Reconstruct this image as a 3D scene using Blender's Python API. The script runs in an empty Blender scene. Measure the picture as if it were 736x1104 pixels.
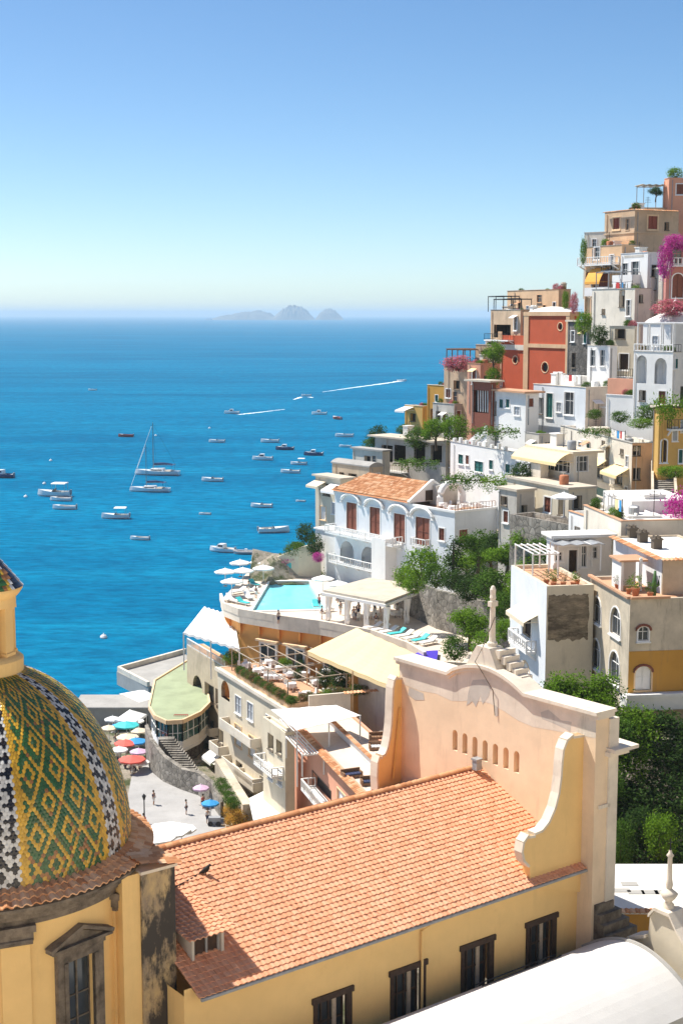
HAZE = 8e-5

import bpy, math, random
from mathutils import Vector, Matrix
from mathutils.geometry import tessellate_polygon
random.seed(7)
R = math.radians
SC = bpy.context.scene
COL = SC.collection
V = Vector
# ------------------------------------------------------------------ camera model
F = 1533.0; H = 60.0
PITCH = math.atan(213.0 / F); CP, SP = math.cos(PITCH), math.sin(PITCH)
EYE = V((0, 0, H))
def ray(u, v):
    x = (u - 368) / F; y = (552 - v) / F
    return V((x, CP + y * SP, -SP + y * CP))
def aty(u, v, Y):
    r = ray(u, v); return EYE + r * (Y / r.y)
def atz(u, v, z):
    r = ray(u, v); return EYE + r * ((z - H) / r.z)
def onplane(u, v, P0, N):
    r = ray(u, v); return EYE + r * ((P0 - EYE).dot(N) / r.dot(N))
# ------------------------------------------------------------------ materials
def newmat(name):
    m = bpy.data.materials.new(name); m.use_nodes = True
    nt = m.node_tree
    return m, nt, nt.nodes['Principled BSDF']
def nd(nt, t, **kw):
    n = nt.nodes.new(t)
    for k, v in kw.items():
        if k.startswith('i_'): n.inputs[k[2:].replace('_', ' ')].default_value = v
        else: setattr(n, k, v)
    return n
def mixc(nt, fac, a, b, mode='MIX'):
    n = nt.nodes.new('ShaderNodeMix'); n.data_type = 'RGBA'; n.blend_type = mode
    for sock, val in ((n.inputs[0], fac), (n.inputs[6], a), (n.inputs[7], b)):
        if hasattr(val, 'links'): nt.links.new(val, sock)
        else: sock.default_value = val if not isinstance(val, tuple) else (val + (1,) if len(val) == 3 else val)
    return n.outputs[2]
def ramp(nt, src, a, b):
    n = nt.nodes.new('ShaderNodeMapRange'); n.clamp = True
    n.inputs[1].default_value = a; n.inputs[2].default_value = b
    nt.links.new(src, n.inputs[0]); return n.outputs[0]
def noise(nt, scale, detail=4, rough=.6, sc=None, off=None):
    g = nt.nodes.new('ShaderNodeNewGeometry'); src = g.outputs['Position']
    if sc or off:
        mp = nt.nodes.new('ShaderNodeMapping'); mp.inputs['Scale'].default_value = sc or (1, 1, 1)
        mp.inputs['Location'].default_value = off or (0, 0, 0)
        nt.links.new(src, mp.inputs[0]); src = mp.outputs[0]
    n = nt.nodes.new('ShaderNodeTexNoise'); n.inputs['Scale'].default_value = scale
    n.inputs['Detail'].default_value = detail; n.inputs['Roughness'].default_value = rough
    nt.links.new(src, n.inputs['Vector']); return n.outputs[0]
def bump(nt, bs, h, strength=.4, dist=.05):
    b = nt.nodes.new('ShaderNodeBump'); b.inputs['Strength'].default_value = strength
    b.inputs['Distance'].default_value = dist
    nt.links.new(h, b.inputs['Height']); nt.links.new(b.outputs[0], bs.inputs['Normal'])
MATS = {}
def plaster(name, col, stain=.35, dirt=(.16, .13, .10), rough=.88, streak=.5, sc=1.0):
    m, nt, bs = newmat(name)
    big = ramp(nt, noise(nt, .35 * sc, 5, .65), .35, .7)
    c = mixc(nt, big, col, tuple(x * (1 - .36 * stain) for x in col))
    st = ramp(nt, noise(nt, 1.6 * sc, 5, .7, (1, 1, .16)), .56, .82)
    ml = nt.nodes.new('ShaderNodeMath'); ml.operation = 'MULTIPLY'; ml.inputs[1].default_value = min(.9, streak * stain * 1.7)
    nt.links.new(st, ml.inputs[0])
    c = mixc(nt, ml.outputs[0], c, dirt)
    blot = ramp(nt, noise(nt, .8 * sc, 8, .75, None, (31, 7, 3)), .60, .74)
    m2 = nt.nodes.new('ShaderNodeMath'); m2.operation = 'MULTIPLY'; m2.inputs[1].default_value = min(.95, stain * 1.0)
    nt.links.new(blot, m2.inputs[0])
    c = mixc(nt, m2.outputs[0], c, tuple(.5 * x + .5 * d for x, d in zip(col, dirt)))
    nt.links.new(c, bs.inputs['Base Color']); bs.inputs['Roughness'].default_value = rough
    bs.inputs['Specular IOR Level'].default_value = .25
    bump(nt, bs, noise(nt, 9, 6, .7), .25, .03)
    MATS[name] = m; return m
def plain(name, col, rough=.6, var=.15, scale=3, metal=0, spec=.4, bmp=0):
    m, nt, bs = newmat(name)
    f = ramp(nt, noise(nt, scale, 5, .65), .3, .7)
    nt.links.new(mixc(nt, f, tuple(min(1, x * (1 + var)) for x in col), tuple(x * (1 - var) for x in col)), bs.inputs['Base Color'])
    bs.inputs['Roughness'].default_value = rough; bs.inputs['Metallic'].default_value = metal
    bs.inputs['Specular IOR Level'].default_value = spec
    if bmp: bump(nt, bs, noise(nt, scale * 4, 6, .7), bmp, .05)
    MATS[name] = m; return m
def cellmat(name, c1, c2, c3, rough=.8, spec=.3, dirt=.3, lichen=(.10, .085, .06)):
    """colour picked per tile / leaf from the random value stored in the UV map"""
    m, nt, bs = newmat(name)
    uv = nt.nodes.new('ShaderNodeUVMap'); sx = nt.nodes.new('ShaderNodeSeparateXYZ')
    nt.links.new(uv.outputs[0], sx.inputs[0])
    cr = nt.nodes.new('ShaderNodeValToRGB'); e = cr.color_ramp.elements
    e[0].color = c1 + (1,); e[1].color = c3 + (1,); k = e.new(.5); k.color = c2 + (1,)
    nt.links.new(sx.outputs[0], cr.inputs[0]); c = cr.outputs[0]
    if dirt:
        f = ramp(nt, noise(nt, .6, 7, .75), .55, .8)
        ml = nt.nodes.new('ShaderNodeMath'); ml.operation = 'MULTIPLY'; ml.inputs[1].default_value = dirt
        nt.links.new(f, ml.inputs[0]); c = mixc(nt, ml.outputs[0], c, lichen)
    nt.links.new(c, bs.inputs['Base Color']); bs.inputs['Roughness'].default_value = rough
    bs.inputs['Specular IOR Level'].default_value = spec
    MATS[name] = m; return m
def leafmat(name, c1, c2, c3):
    m = cellmat(name, c1, c2, c3, .75, .1, 0)
    nt = m.node_tree; bs = nt.nodes['Principled BSDF']
    src = bs.inputs['Base Color'].links[0].from_socket
    tr = nt.nodes.new('ShaderNodeBsdfTranslucent'); nt.links.new(src, tr.inputs[0])
    mx = nt.nodes.new('ShaderNodeMixShader'); mx.inputs[0].default_value = .42
    nt.links.new(bs.outputs[0], mx.inputs[1]); nt.links.new(tr.outputs[0], mx.inputs[2])
    nt.links.new(mx.outputs[0], nt.nodes['Material Output'].inputs[0]); return m
plaster('white_wall', (.78, .77, .75), .5)
plaster('bluish_white', (.72, .75, .78), .4, (.34, .32, .29))
plaster('clean_white', (.80, .79, .77), .32, (.36, .33, .29))
plaster('cream', (.70, .62, .48), .5)
plaster('pale_cream', (.77, .70, .59), .6)
plaster('peach', (.76, .50, .30), .6)
plaster('orange_wall', (.80, .40, .13), .3)
plaster('ochre', (.68, .42, .13), .4)
plaster('deep_ochre', (.58, .30, .06), .4)
plaster('brown_stone', (.66, .48, .32), .8)
plaster('tan_wall', (.60, .49, .36), .8)
plaster('pink_wall', (.56, .24, .20), .5)
plaster('salmon', (.72, .36, .24), .35)
plaster('red_wall', (.55, .11, .05), .35)
plaster('grey_stucco', (.58, .54, .48), .8)
plaster('old_plaster', (.66, .57, .44), 1.1, streak=.7)
plaster('church_yellow', (.84, .57, .24), .32, (.30, .20, .10), streak=.3)
plaster('church_peach', (.85, .66, .46), .5, (.45, .34, .24))
plaster('church_cap', (.80, .71, .59), .75, (.26, .22, .17))
m, nt, bs = newmat('black_stain'); MATS['black_stain'] = m
c = mixc(nt, ramp(nt, noise(nt, .8, 6, .7, (1, 1, .5)), .40, .60), (.50, .36, .18), (.26, .20, .14))
c = mixc(nt, ramp(nt, noise(nt, .42, 9, .72, (1, 1, .45), (2.3, 0, 4)), .42, .49), c, (.05, .042, .035))
nt.links.new(c, bs.inputs['Base Color']); bs.inputs['Roughness'].default_value = .9; bump(nt, bs, noise(nt, 5, 7, .7), .4, .05)
plaster('dark_render', (.13, .105, .08), .6)
m, nt, bs = newmat('mottled_stain'); MATS['mottled_stain'] = m
c = mixc(nt, ramp(nt, noise(nt, 1.3, 9, .75, (.6, .6, 1.6)), .42, .66), (.10, .08, .055), (.36, .29, .20)); c = mixc(nt, ramp(nt, noise(nt, .5, 6, .7, (.4, .4, 2.2), (4, 1, 2)), .5, .62), c, (.20, .16, .11))
nt.links.new(c, bs.inputs['Base Color']); bs.inputs['Roughness'].default_value = .95; bump(nt, bs, noise(nt, 6, 8, .75), .6, .06)
plaster('concrete', (.40, .39, .37), .6)
plaster('roof_white', (.80, .78, .74), .5, (.35, .32, .28), streak=.3)
plaster('vault_white', (.68, .665, .64), .4, (.38, .36, .33), sc=.6, streak=.25)
plaster('roof_beige', (.60, .53, .43), .6)
plaster('floor_terracotta', (.58, .33, .20), .5)
plaster('floor_pale', (.70, .60, .50), .4)
plain('grey_stone', (.155, .125, .095), .85, .6, 1.6, bmp=.8)
plain('trim_white', (.80, .79, .77), .6, .05)
plain('trim_cream', (.78, .56, .34), .8, .1)
plain('iron', (.03, .03, .035), .5, .2, metal=.6)
plain('grey_metal', (.30, .31, .32), .45, .2)
plain('wood_dark', (.05, .028, .018), .7, .35, 4)
plain('wood_shutter', (.22, .07, .04), .65, .2, 6)
plain('wood_mid', (.24, .13, .07), .7, .3, 4)
plain('green_shutter', (.02, .13, .12), .6, .15, 6)
plain('grey_shutter', (.45, .47, .50), .6, .1, 6)
plain('red_shutter', (.28, .065, .035), .65, .2, 6)
plain('pale_wood', (.45, .37, .28), .75, .2, 4)
plain('glass', (.035, .045, .055), .12, .3, .7, spec=.7)
plain('glass_green', (.03, .09, .08), .12, .3, .7, spec=.7)
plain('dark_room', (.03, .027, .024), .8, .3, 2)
plain('canvas_white', (.82, .81, .79), .8, .04)
plain('canvas_yellow', (.84, .66, .36), .85, .06)
plain('canvas_sand', (.70, .60, .45), .85, .08)
plain('canvas_orange', (.75, .36, .06), .8, .08)
plain('canvas_blue', (.03, .28, .62), .75, .08)
plain('canvas_pink', (.62, .42, .58), .75, .08)
plain('canvas_red', (.70, .12, .09), .75, .08)
plain('purple_cover', (.06, .03, .45), .6, .15)
plain('turquoise', (.05, .50, .52), .6, .1)
plain('pool_water', (.22, .74, .84), .08, .08, .6)
plain('terracotta_pot', (.46, .17, .08), .8, .2)
plain('skin', (.48, .29, .20), .6, .05)
plain('cloth_red', (.55, .05, .05), .8, .1)
plain('cloth_navy', (.03, .04, .10), .8, .1)
plain('cloth_white', (.75, .74, .72), .8, .05)
plain('cloth_teal', (.04, .22, .28), .8, .1)
plain('hair', (.04, .025, .015), .7, .2)
plain('boat_white', (.82, .82, .81), .3, .03)
plain('boat_navy', (.03, .05, .13), .35, .1)
plain('boat_wood', (.62, .52, .40), .5, .2)
plain('boat_grey', (.32, .33, .35), .5, .1)
plain('boat_red', (.45, .07, .05), .5, .1)
plain('bark', (.10, .075, .05), .9, .35, 5, bmp=.5)
plaster('asphalt_pale', (.42, .41, .40), .7, (.22, .21, .20), sc=.6)
plain('foam', (.75, .82, .86), .7, .1, .5)
plain('leaf_plain', (.05, .12, .03), .7, .2)
plain('bird_black', (.012, .012, .014), .6, .2)
plain('copper_green', (.30, .35, .22), .85, .18, .3, bmp=.2)
cellmat('roof_tile', (.64, .295, .165), (.685, .34, .20), (.72, .385, .24), .8, .15, .2, (.30, .15, .09))
cellmat('old_tile', (.46, .20, .09), (.62, .32, .16), (.74, .48, .30), .85, .2, .5, (.25, .16, .10))
cellmat('red_tile', (.20, .055, .04), (.30, .08, .055), (.36, .12, .08), .75, .3, .3)
def stone(name, a, b, sc=1.4):
    m, nt, bs = newmat(name)
    g = nt.nodes.new('ShaderNodeNewGeometry')
    vo = nt.nodes.new('ShaderNodeTexVoronoi'); vo.inputs['Scale'].default_value = sc
    nt.links.new(g.outputs['Position'], vo.inputs['Vector'])
    ve = nt.nodes.new('ShaderNodeTexVoronoi'); ve.feature = 'DISTANCE_TO_EDGE'; ve.inputs['Scale'].default_value = sc
    nt.links.new(g.outputs['Position'], ve.inputs['Vector'])
    sx = nt.nodes.new('ShaderNodeSeparateColor'); nt.links.new(vo.outputs['Color'], sx.inputs[0])
    c = mixc(nt, sx.outputs[0], a, b)
    c = mixc(nt, ramp(nt, noise(nt, .5, 6, .7), .45, .7), c, tuple(x * .5 for x in a))
    c = mixc(nt, ramp(nt, ve.outputs['Distance'], .0, .06), tuple(x * .35 for x in a), c)
    nt.links.new(c, bs.inputs['Base Color']); bs.inputs['Roughness'].default_value = .9
    bump(nt, bs, ve.outputs['Distance'], .7, .1)
    MATS[name] = m
stone('rubble_stone', (.22, .20, .17), (.36, .33, .29))
stone('shaded_rubble', (.10, .09, .08), (.20, .18, .16), 1.2)  # shaded copy of the rubble stone, shadow put into its colour
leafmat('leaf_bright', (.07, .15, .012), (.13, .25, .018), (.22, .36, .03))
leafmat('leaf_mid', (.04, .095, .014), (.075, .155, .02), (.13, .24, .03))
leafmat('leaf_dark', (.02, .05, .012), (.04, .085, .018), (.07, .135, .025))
leafmat('bougainvillea', (.38, .03, .22), (.52, .05, .32), (.60, .12, .42))
leafmat('pink_bloom', (.50, .10, .16), (.62, .18, .25), (.10, .15, .03))
leafmat('flower_mix', (.06, .12, .03), (.14, .16, .05), (.55, .18, .12))
leafmat('flower_orange', (.10, .16, .03), (.60, .30, .05), (.65, .45, .10))
# ------------------------------------------------------------------ mesh builder
class MB:
    def __init__(s): s.v = []; s.f = []; s.m = []; s.uv = []; s.col = []
    def add(s, vs, fs, mi=0, uv=None, col=None):
        o = len(s.v); s.v.extend([tuple(x) for x in vs])
        for f in fs:
            s.f.append(tuple(o + i for i in f)); s.m.append(mi); s.uv.append(uv); s.col.append(col)
        return s
    def quad(s, a, b, c, d, mi=0, uv=None, col=None): return s.add([a, b, c, d], [(0, 1, 2, 3)], mi, uv, col)
    def hexa(s, p, mi=0):          # 8 points: bottom ring 0-3, top ring 4-7
        return s.add(p, [(3, 2, 1, 0), (4, 5, 6, 7), (0, 1, 5, 4), (1, 2, 6, 5), (2, 3, 7, 6), (3, 0, 4, 7)], mi)
    def box(s, x0, y0, z0, x1, y1, z1, M=None, mi=0):
        p = [(x0, y0, z0), (x1, y0, z0), (x1, y1, z0), (x0, y1, z0), (x0, y0, z1), (x1, y0, z1), (x1, y1, z1), (x0, y1, z1)]
        if M is not None: p = [M @ V(q) for q in p]
        return s.hexa(p, mi)
    def beam(s, a, b, w, h=None, mi=0):
        a = V(a); b = V(b); h = h or w; d = (b - a).normalized()
        up = V((0, 0, 1)) if abs(d.z) < .9 else V((1, 0, 0))
        x = d.cross(up).normalized() * (w / 2); y = x.cross(d).normalized() * (h / 2)
        return s.hexa([a - x - y, a + x - y, a + x + y, a - x + y, b - x - y, b + x - y, b + x + y, b - x + y], mi)
    def tube(s, pts, r, n=6, mi=0):
        pts = [V(p) for p in pts]; rs = r if isinstance(r, (list, tuple)) else [r] * len(pts)
        vs = []
        for i, p in enumerate(pts):
            d = (pts[min(i + 1, len(pts) - 1)] - pts[max(i - 1, 0)]).normalized()
            up = V((0, 0, 1)) if abs(d.z) < .95 else V((1, 0, 0))
            x = d.cross(up).normalized(); y = x.cross(d).normalized()
            vs += [p + (x * math.cos(2 * math.pi * k / n) + y * math.sin(2 * math.pi * k / n)) * rs[i] for k in range(n)]
        fs = []
        for i in range(len(pts) - 1):
            for k in range(n):
                fs.append((i * n + k, i * n + (k + 1) % n, (i + 1) * n + (k + 1) % n, (i + 1) * n + k))
        fs.append(tuple(range(n))[::-1]); fs.append(tuple((len(pts) - 1) * n + k for k in range(n)))
        return s.add(vs, fs, mi)
    def lathe(s, prof, c=(0, 0, 0), n=24, a0=0, a1=2 * math.pi, mi=0, sx=1, sy=1):
        c = V(c); full = abs(a1 - a0 - 2 * math.pi) < 1e-4; k = n if full else n + 1
        vs = []
        for r, z in prof:
            for i in range(k):
                a = a0 + (a1 - a0) * i / n
                vs.append(c + V((r * math.cos(a) * sx, r * math.sin(a) * sy, z)))
        fs = []
        for j in range(len(prof) - 1):
            for i in range(n):
                i2 = (i + 1) % k
                fs.append((j * k + i, j * k + i2, (j + 1) * k + i2, (j + 1) * k + i))
        return s.add(vs, fs, mi)
    def prism(s, poly, z0, z1, mi=0, M=None):     # polygon (x,y) ccw extruded in z
        n = len(poly); vs = [(x, y, z0) for x, y in poly] + [(x, y, z1) for x, y in poly]
        if M is not None: vs = [M @ V(q) for q in vs]
        fs = [tuple(range(n))[::-1], tuple(range(n, 2 * n))] + [(i, (i + 1) % n, n + (i + 1) % n, n + i) for i in range(n)]
        return s.add(vs, fs, mi)
    def panel(s, loops, P, n_in, depth, mi=0, mi2=None, back=False):
        """planar outline loops[0] with holes loops[1:], points mapped by P(s,z); hole reveals go in by depth along n_in"""
        ls = [[V((a, b, 0)) for a, b in lp] for lp in loops]
        flat = [q for lp in ls for q in lp]
        tris = tessellate_polygon(ls)
        W = [P(q.x, q.y) for q in flat]
        fs = []
        for t in tris:
            a, b, c = (W[i] for i in t)
            if (b - a).cross(c - a).dot(n_in) > 0: t = (t[0], t[2], t[1])
            fs.append(t)
        s.add(W, fs, mi)
        for lp in loops[1:]:
            k = len(lp); f = [P(a, b) for a, b in lp]; g = [q + n_in * depth for q in f]
            s.add(f + g, [(i, (i + 1) % k, k + (i + 1) % k, k + i) for i in range(k)], mi if mi2 is None else mi2)
        return s
    def slab(s, loops, P, n_in, depth, mi=0):     # solid thick plate with holes through
        s.panel([loops[0]], P, n_in, 0, mi) if len(loops) == 1 else s.panel(loops, P, n_in, depth, mi)
        Q = lambda a, b: P(a, b) + n_in * depth
        ls = [[V((a, b, 0)) for a, b in lp] for lp in loops]; flat = [q for lp in ls for q in lp]
        s.add([Q(q.x, q.y) for q in flat], [tuple(t) for t in tessellate_polygon(ls)], mi)
        lp = loops[0]; k = len(lp); f = [P(a, b) for a, b in lp]; g = [Q(a, b) for a, b in lp]
        s.add(f + g, [(i, (i + 1) % k, k + (i + 1) % k, k + i) for i in range(k)], mi)
        return s
    def build(s, name, mats, parent=None, root=None, smooth=False):
        """vertices are world coordinates; root (an object with no parent) is where the thing stands"""
        if not isinstance(mats, (list, tuple)): mats = [mats]
        me = bpy.data.meshes.new(name)
        vs = s.v
        if root is not None:
            inv = root.matrix_basis.inverted(); vs = [tuple(inv @ V(q)) for q in s.v]
        me.from_pydata(vs, [], s.f)
        for m in mats: me.materials.append(MATS[m] if isinstance(m, str) else m)
        me.polygons.foreach_set('material_index', s.m)
        if any(u is not None for u in s.uv):
            ul = me.uv_layers.new(name='UVMap'); d = []
            for f, u in zip(s.f, s.uv): d.extend((u or (.5, .5)) * len(f))
            ul.data.foreach_set('uv', d)
        if any(c is not None for c in s.col):
            ca = me.color_attributes.new('tile_color', 'FLOAT_COLOR', 'CORNER'); d = []
            for f, c in zip(s.f, s.col): d.extend(tuple(c or (.5, .5, .5)) * 1 + (1.0,) if False else [x for _ in f for x in (tuple(c or (.5, .5, .5)) + (1.0,))])
            ca.data.foreach_set('color', d)
        if smooth: me.polygons.foreach_set('use_smooth', [True] * len(me.polygons))
        me.update()
        o = bpy.data.objects.new(name, me); COL.objects.link(o)
        if parent is not None: o.parent = parent
        elif root is not None: o.parent = root
        return o
def tag(o, label=None, cat=None, group=None, kind=None):
    if label: o['label'] = label
    if cat: o['category'] = cat
    if group: o['group'] = group
    if kind: o['kind'] = kind
    return o
def thing(name, label, cat, loc=(0, 0, 0), rz=0, group=None):
    o = bpy.data.objects.new(name, None); COL.objects.link(o)
    o.location = loc; o.rotation_euler = (0, 0, rz)
    o.matrix_basis = Matrix.Translation(V(loc)) @ Matrix.Rotation(rz, 4, 'Z')
    return tag(o, label, cat, group)
def kids(o): return [c for c in bpy.data.objects if c.parent == o]
CH = {}
def dup(root, loc, rz=0, label=None, group=None, scale=1.0):
    if root.name not in CH:
        CH[root.name] = [(c, kids(c)) for c in kids(root)]
    r = root.copy(); COL.objects.link(r); r.location = loc; r.rotation_euler = (0, 0, rz)
    r.scale = (scale,) * 3 if not isinstance(scale, tuple) else scale
    if label: r['label'] = label
    if group: r['group'] = group
    for c, gs in CH[root.name]:
        d = c.copy(); COL.objects.link(d); d.parent = r
        for g in gs:
            e = g.copy(); COL.objects.link(e); e.parent = d
    return r
def arch(s0, s1, z0, z1, n=8):
    r = (s1 - s0) / 2; zc = max(z1 - r, z0 + .05); k = (z1 - zc) / r
    return [(s0, z0), (s1, z0)] + [(s0 + r + r * math.cos(math.pi * i / n), zc + r * k * math.sin(math.pi * i / n)) for i in range(n + 1)]
def sheet(name, label, cat, cs, mat, corr=0, th=.06, sag=0, post=None, postz=0, n=24, m_=6, valance=0, part='cloth'):
    t = thing(name, label, cat, cs[0]); mb = MB()
    def g(a, b):
        p = cs[0].lerp(cs[3], a).lerp(cs[1].lerp(cs[2], a), b)
        return p + V((0, 0, (corr * math.sin(a * n * math.pi / 2) - sag * math.sin(math.pi * a) * math.sin(math.pi * b))))
    for i in range(n):
        for j in range(m_):
            p = [g(i / n, j / m_), g((i + 1) / n, j / m_), g((i + 1) / n, (j + 1) / m_), g(i / n, (j + 1) / m_)]; mb.hexa([q - V((0, 0, th)) for q in p] + p)
    if valance:
        for i in range(n): a, b = g(i / n, 0), g((i + 1) / n, 0); mb.hexa([a + V((0, 0, -valance)), b + V((0, 0, -valance)), b + V((0, .04, -valance)), a + V((0, .04, -valance)), a, b, b + V((0, .04, 0)), a + V((0, .04, 0))])
    mb.build(part, mat, None, t)
    if post:
        for q in (cs[0], cs[3], cs[0].lerp(cs[3], .5)): MB().beam(V((q.x, q.y, postz)), q, .16).build('post', post, None, t)
    return t
def rect(s0, s1, z0, z1): return [(s0, z0), (s1, z0), (s1, z1), (s0, z1)]
def grow(lp, w, wb=None):
    ss = [a for a, _ in lp]; zz = [b for _, b in lp]
    cs = (min(ss) + max(ss)) / 2; cz = (min(zz) + max(zz)) / 2
    hx = (max(ss) - min(ss)) / 2; hz = (max(zz) - min(zz)) / 2
    return [(cs + (a - cs) * (hx + w) / hx, cz + (b - cz) * (hz + w) / hz) for a, b in lp]
def tiles(mb, O, U, D, nu, nv, tw, th, hgt=.075, keep=None, rnd=random, seg=5):
    """barrel tiles laid on a slope: U along the eave, D down the slope; nu columns, nv rows"""
    U = V(U).normalized(); D = V(D).normalized(); N = U.cross(D).normalized()
    if N.z < 0: N = -N
    prof = [(0, 0), (.16, .75), (.36, 1), (.6, .55), (.8, .06), (1, 0)]
    for j in range(nv):
        for i in range(nu):
            if keep and not keep((i + .5) * tw, (j + .5) * th): continue
            r = rnd.random(); jx = rnd.uniform(-.014, .014) + .02 * math.sin(j * 1.7 + i * .21); lift = rnd.uniform(0, .014) + (.02 if rnd.random() < .01 else 0)
            base = V(O) + U * (i * tw + jx) + D * (j * th)
            a = [base + U * (p * tw) + N * (q * hgt * .85) - D * .03 for p, q in prof]
            b = [base + U * (p * tw) + N * (q * hgt + .045 + lift) + D * (th + .05) for p, q in prof]
            c = [q - N * .05 for q in b]
            k = len(prof)
            mb.add(a + b + c, [(x, x + 1, k + x + 1, k + x) for x in range(k - 1)] + [(k + x, k + x + 1, 2 * k + x + 1, 2 * k + x) for x in range(k - 1)], 0, (r, rnd.random()))
# ------------------------------------------------------------------ camera, sky, sun, sea, islands, haze
cam = bpy.data.objects.new('camera', bpy.data.cameras.new('camera')); COL.objects.link(cam)
cam.location = EYE; cam.rotation_euler = (math.pi / 2 - PITCH, 0, 0)
cam.data.sensor_fit = 'VERTICAL'; cam.data.sensor_height = 36; cam.data.lens = F / 1104 * 36
cam.data.clip_start = .5; cam.data.clip_end = 200000
SC.camera = cam
SUN_AZ, SUN_EL = R(-62), R(57)           # azimuth from +Y, negative = left
w = bpy.data.worlds.new('World'); SC.world = w; w.use_nodes = True
nt = w.node_tree; bg = nt.nodes['Background']
sky = nt.nodes.new('ShaderNodeTexSky'); sky.sky_type = 'NISHITA'; sky.sun_disc = False
sky.sun_elevation = SUN_EL; sky.sun_rotation = SUN_AZ
sky.air_density = .8; sky.dust_density = 3; sky.ozone_density = 1.0; sky.altitude = 2200
hs = nt.nodes.new('ShaderNodeHueSaturation'); hs.inputs['Saturation'].default_value = 1.22
nt.links.new(sky.outputs[0], hs.inputs['Color']); nt.links.new(mixc(nt, 1.0, hs.outputs[0], (.95, .975, .93), 'MULTIPLY'), bg.inputs[0])
bg.inputs[1].default_value = .073
sl = bpy.data.lights.new('sun', 'SUN'); sl.energy = 3.15; sl.angle = R(.55); sl.color = (1, .94, .84)
so = bpy.data.objects.new('sun', sl); COL.objects.link(so); so.location = (-60, 30, 150)
sd = V((math.sin(SUN_AZ) * math.cos(SUN_EL), math.cos(SUN_AZ) * math.cos(SUN_EL), math.sin(SUN_EL)))
so.rotation_euler = sd.to_track_quat('Z', 'Y').to_euler()
SC.view_settings.view_transform = 'Standard'; SC.view_settings.look = 'None'
SC.view_settings.exposure = 1.25; SC.view_settings.gamma = 1; SC.view_settings.use_curve_mapping = False
SC.render.engine = 'CYCLES'
cy = SC.cycles; cy.use_denoising = True; cy.max_bounces = 8; cy.diffuse_bounces = 6; cy.glossy_bounces = 2
cy.transparent_max_bounces = 4; cy.volume_bounces = 2; cy.transmission_bounces = 2
cy.caustics_reflective = False; cy.caustics_refractive = False; cy.sample_clamp_indirect = 6

m, nt, bs = newmat('sea_water'); MATS['sea'] = m
big = ramp(nt, noise(nt, .004, 5, .6, (.35, 1, 1)), .40, .62)
mid = ramp(nt, noise(nt, .028, 7, .75, (.22, 1, 1), (5, 9, 0)), .44, .66)
c = mixc(nt, big, (.0, .128, .262), (.0, .178, .342))
c = mixc(nt, mid, c, (.004, .22, .385))
fine = ramp(nt, noise(nt, .36, 6, .72, (.42, 1, 1)), .40, .61)
c = mixc(nt, fine, mixc(nt, .40, (.0, .055, .14), c), c)  # shading of the wave troughs painted into the colour as darker streaks
nt.links.new(c, bs.inputs['Base Color'])
bs.inputs['Roughness'].default_value = .3; bs.inputs['IOR'].default_value = 1.33; bs.inputs['Specular IOR Level'].default_value = 0
b1 = nt.nodes.new('ShaderNodeBump'); b1.inputs['Strength'].default_value = .9; b1.inputs['Distance'].default_value = .5
nt.links.new(noise(nt, .25, 5, .62, (.45, 1, 1)), b1.inputs['Height']); nt.links.new(b1.outputs[0], bs.inputs['Normal'])
gl = nt.nodes.new('ShaderNodeBsdfGlossy'); gl.inputs['Roughness'].default_value = .25; nt.links.new(b1.outputs[0], gl.inputs['Normal'])
mx = nt.nodes.new('ShaderNodeMixShader'); mx.inputs[0].default_value = .012; nt.links.new(bs.outputs[0], mx.inputs[1]); nt.links.new(gl.outputs[0], mx.inputs[2]); nt.links.new(mx.outputs[0], nt.nodes['Material Output'].inputs[0])
tag(MB().quad((-26000, -1500, 0), (26000, -1500, 0), (26000, 40000, 0), (-26000, 40000, 0)).build('sea', 'sea'), kind='structure')

def island(u0, u1, hs_, Y, name, dep):
    rnd = random.Random(int(u0)); a = aty(u0, 346, Y); b = aty(u1, 346, Y); n = 44; k = 9; mb = MB(); vs = []
    ppm = F / Y; a.z = b.z = 0
    for j in range(k):
        t = j / (k - 1); e = math.sin(math.pi * t) ** .6
        for i in range(n + 1):
            s = i / n; f = s * (len(hs_) - 1); q = int(min(f, len(hs_) - 2)); hh = hs_[q] + (hs_[q + 1] - hs_[q]) * (f - q)
            z = hh / ppm * e * (1 + rnd.uniform(-.12, .12)) - 3
            vs.append((a.x + (b.x - a.x) * s + rnd.uniform(-5, 5), Y + (t - .5) * dep, z))
    mb.add(vs, [(j * (n + 1) + i, j * (n + 1) + i + 1, (j + 1) * (n + 1) + i + 1, (j + 1) * (n + 1) + i) for j in range(k - 1) for i in range(n)])
    return tag(mb.build(name, 'isle', smooth=False), kind='structure')
plain('isle', (.16, .15, .12), .95, .4, .01)
island(220, 302, [0, 2, 5, 6, 9, 9, 10, 7, 0], 16000, 'island_hill', 460)
island(293, 340, [0, 7, 12, 14, 15.5, 15, 12, 7, 0], 15600, 'island_hill', 420)
island(339, 371, [0, 7, 11, 12, 11, 6, 0], 15800, 'island_hill', 360)

hz = MB().box(-28000, -2500, -6.5, 28000, 42000, 130).build('haze', 'clean_white')
hz.data.materials.clear()
hm = bpy.data.materials.new('haze_air'); hm.use_nodes = True; hn = hm.node_tree; hn.nodes.clear()
ho = hn.nodes.new('ShaderNodeOutputMaterial'); pv = hn.nodes.new('ShaderNodeVolumePrincipled')
pv.inputs['Color'].default_value = (.68, .81, .91, 1); pv.inputs['Density'].default_value = HAZE
pv.inputs['Anisotropy'].default_value = .0
hn.links.new(pv.outputs[0], ho.inputs['Volume']); hz.data.materials.append(hm); tag(hz, kind='stuff')
hm.cycles.homogeneous_volume = True if hasattr(hm.cycles, 'homogeneous_volume') else None

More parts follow.
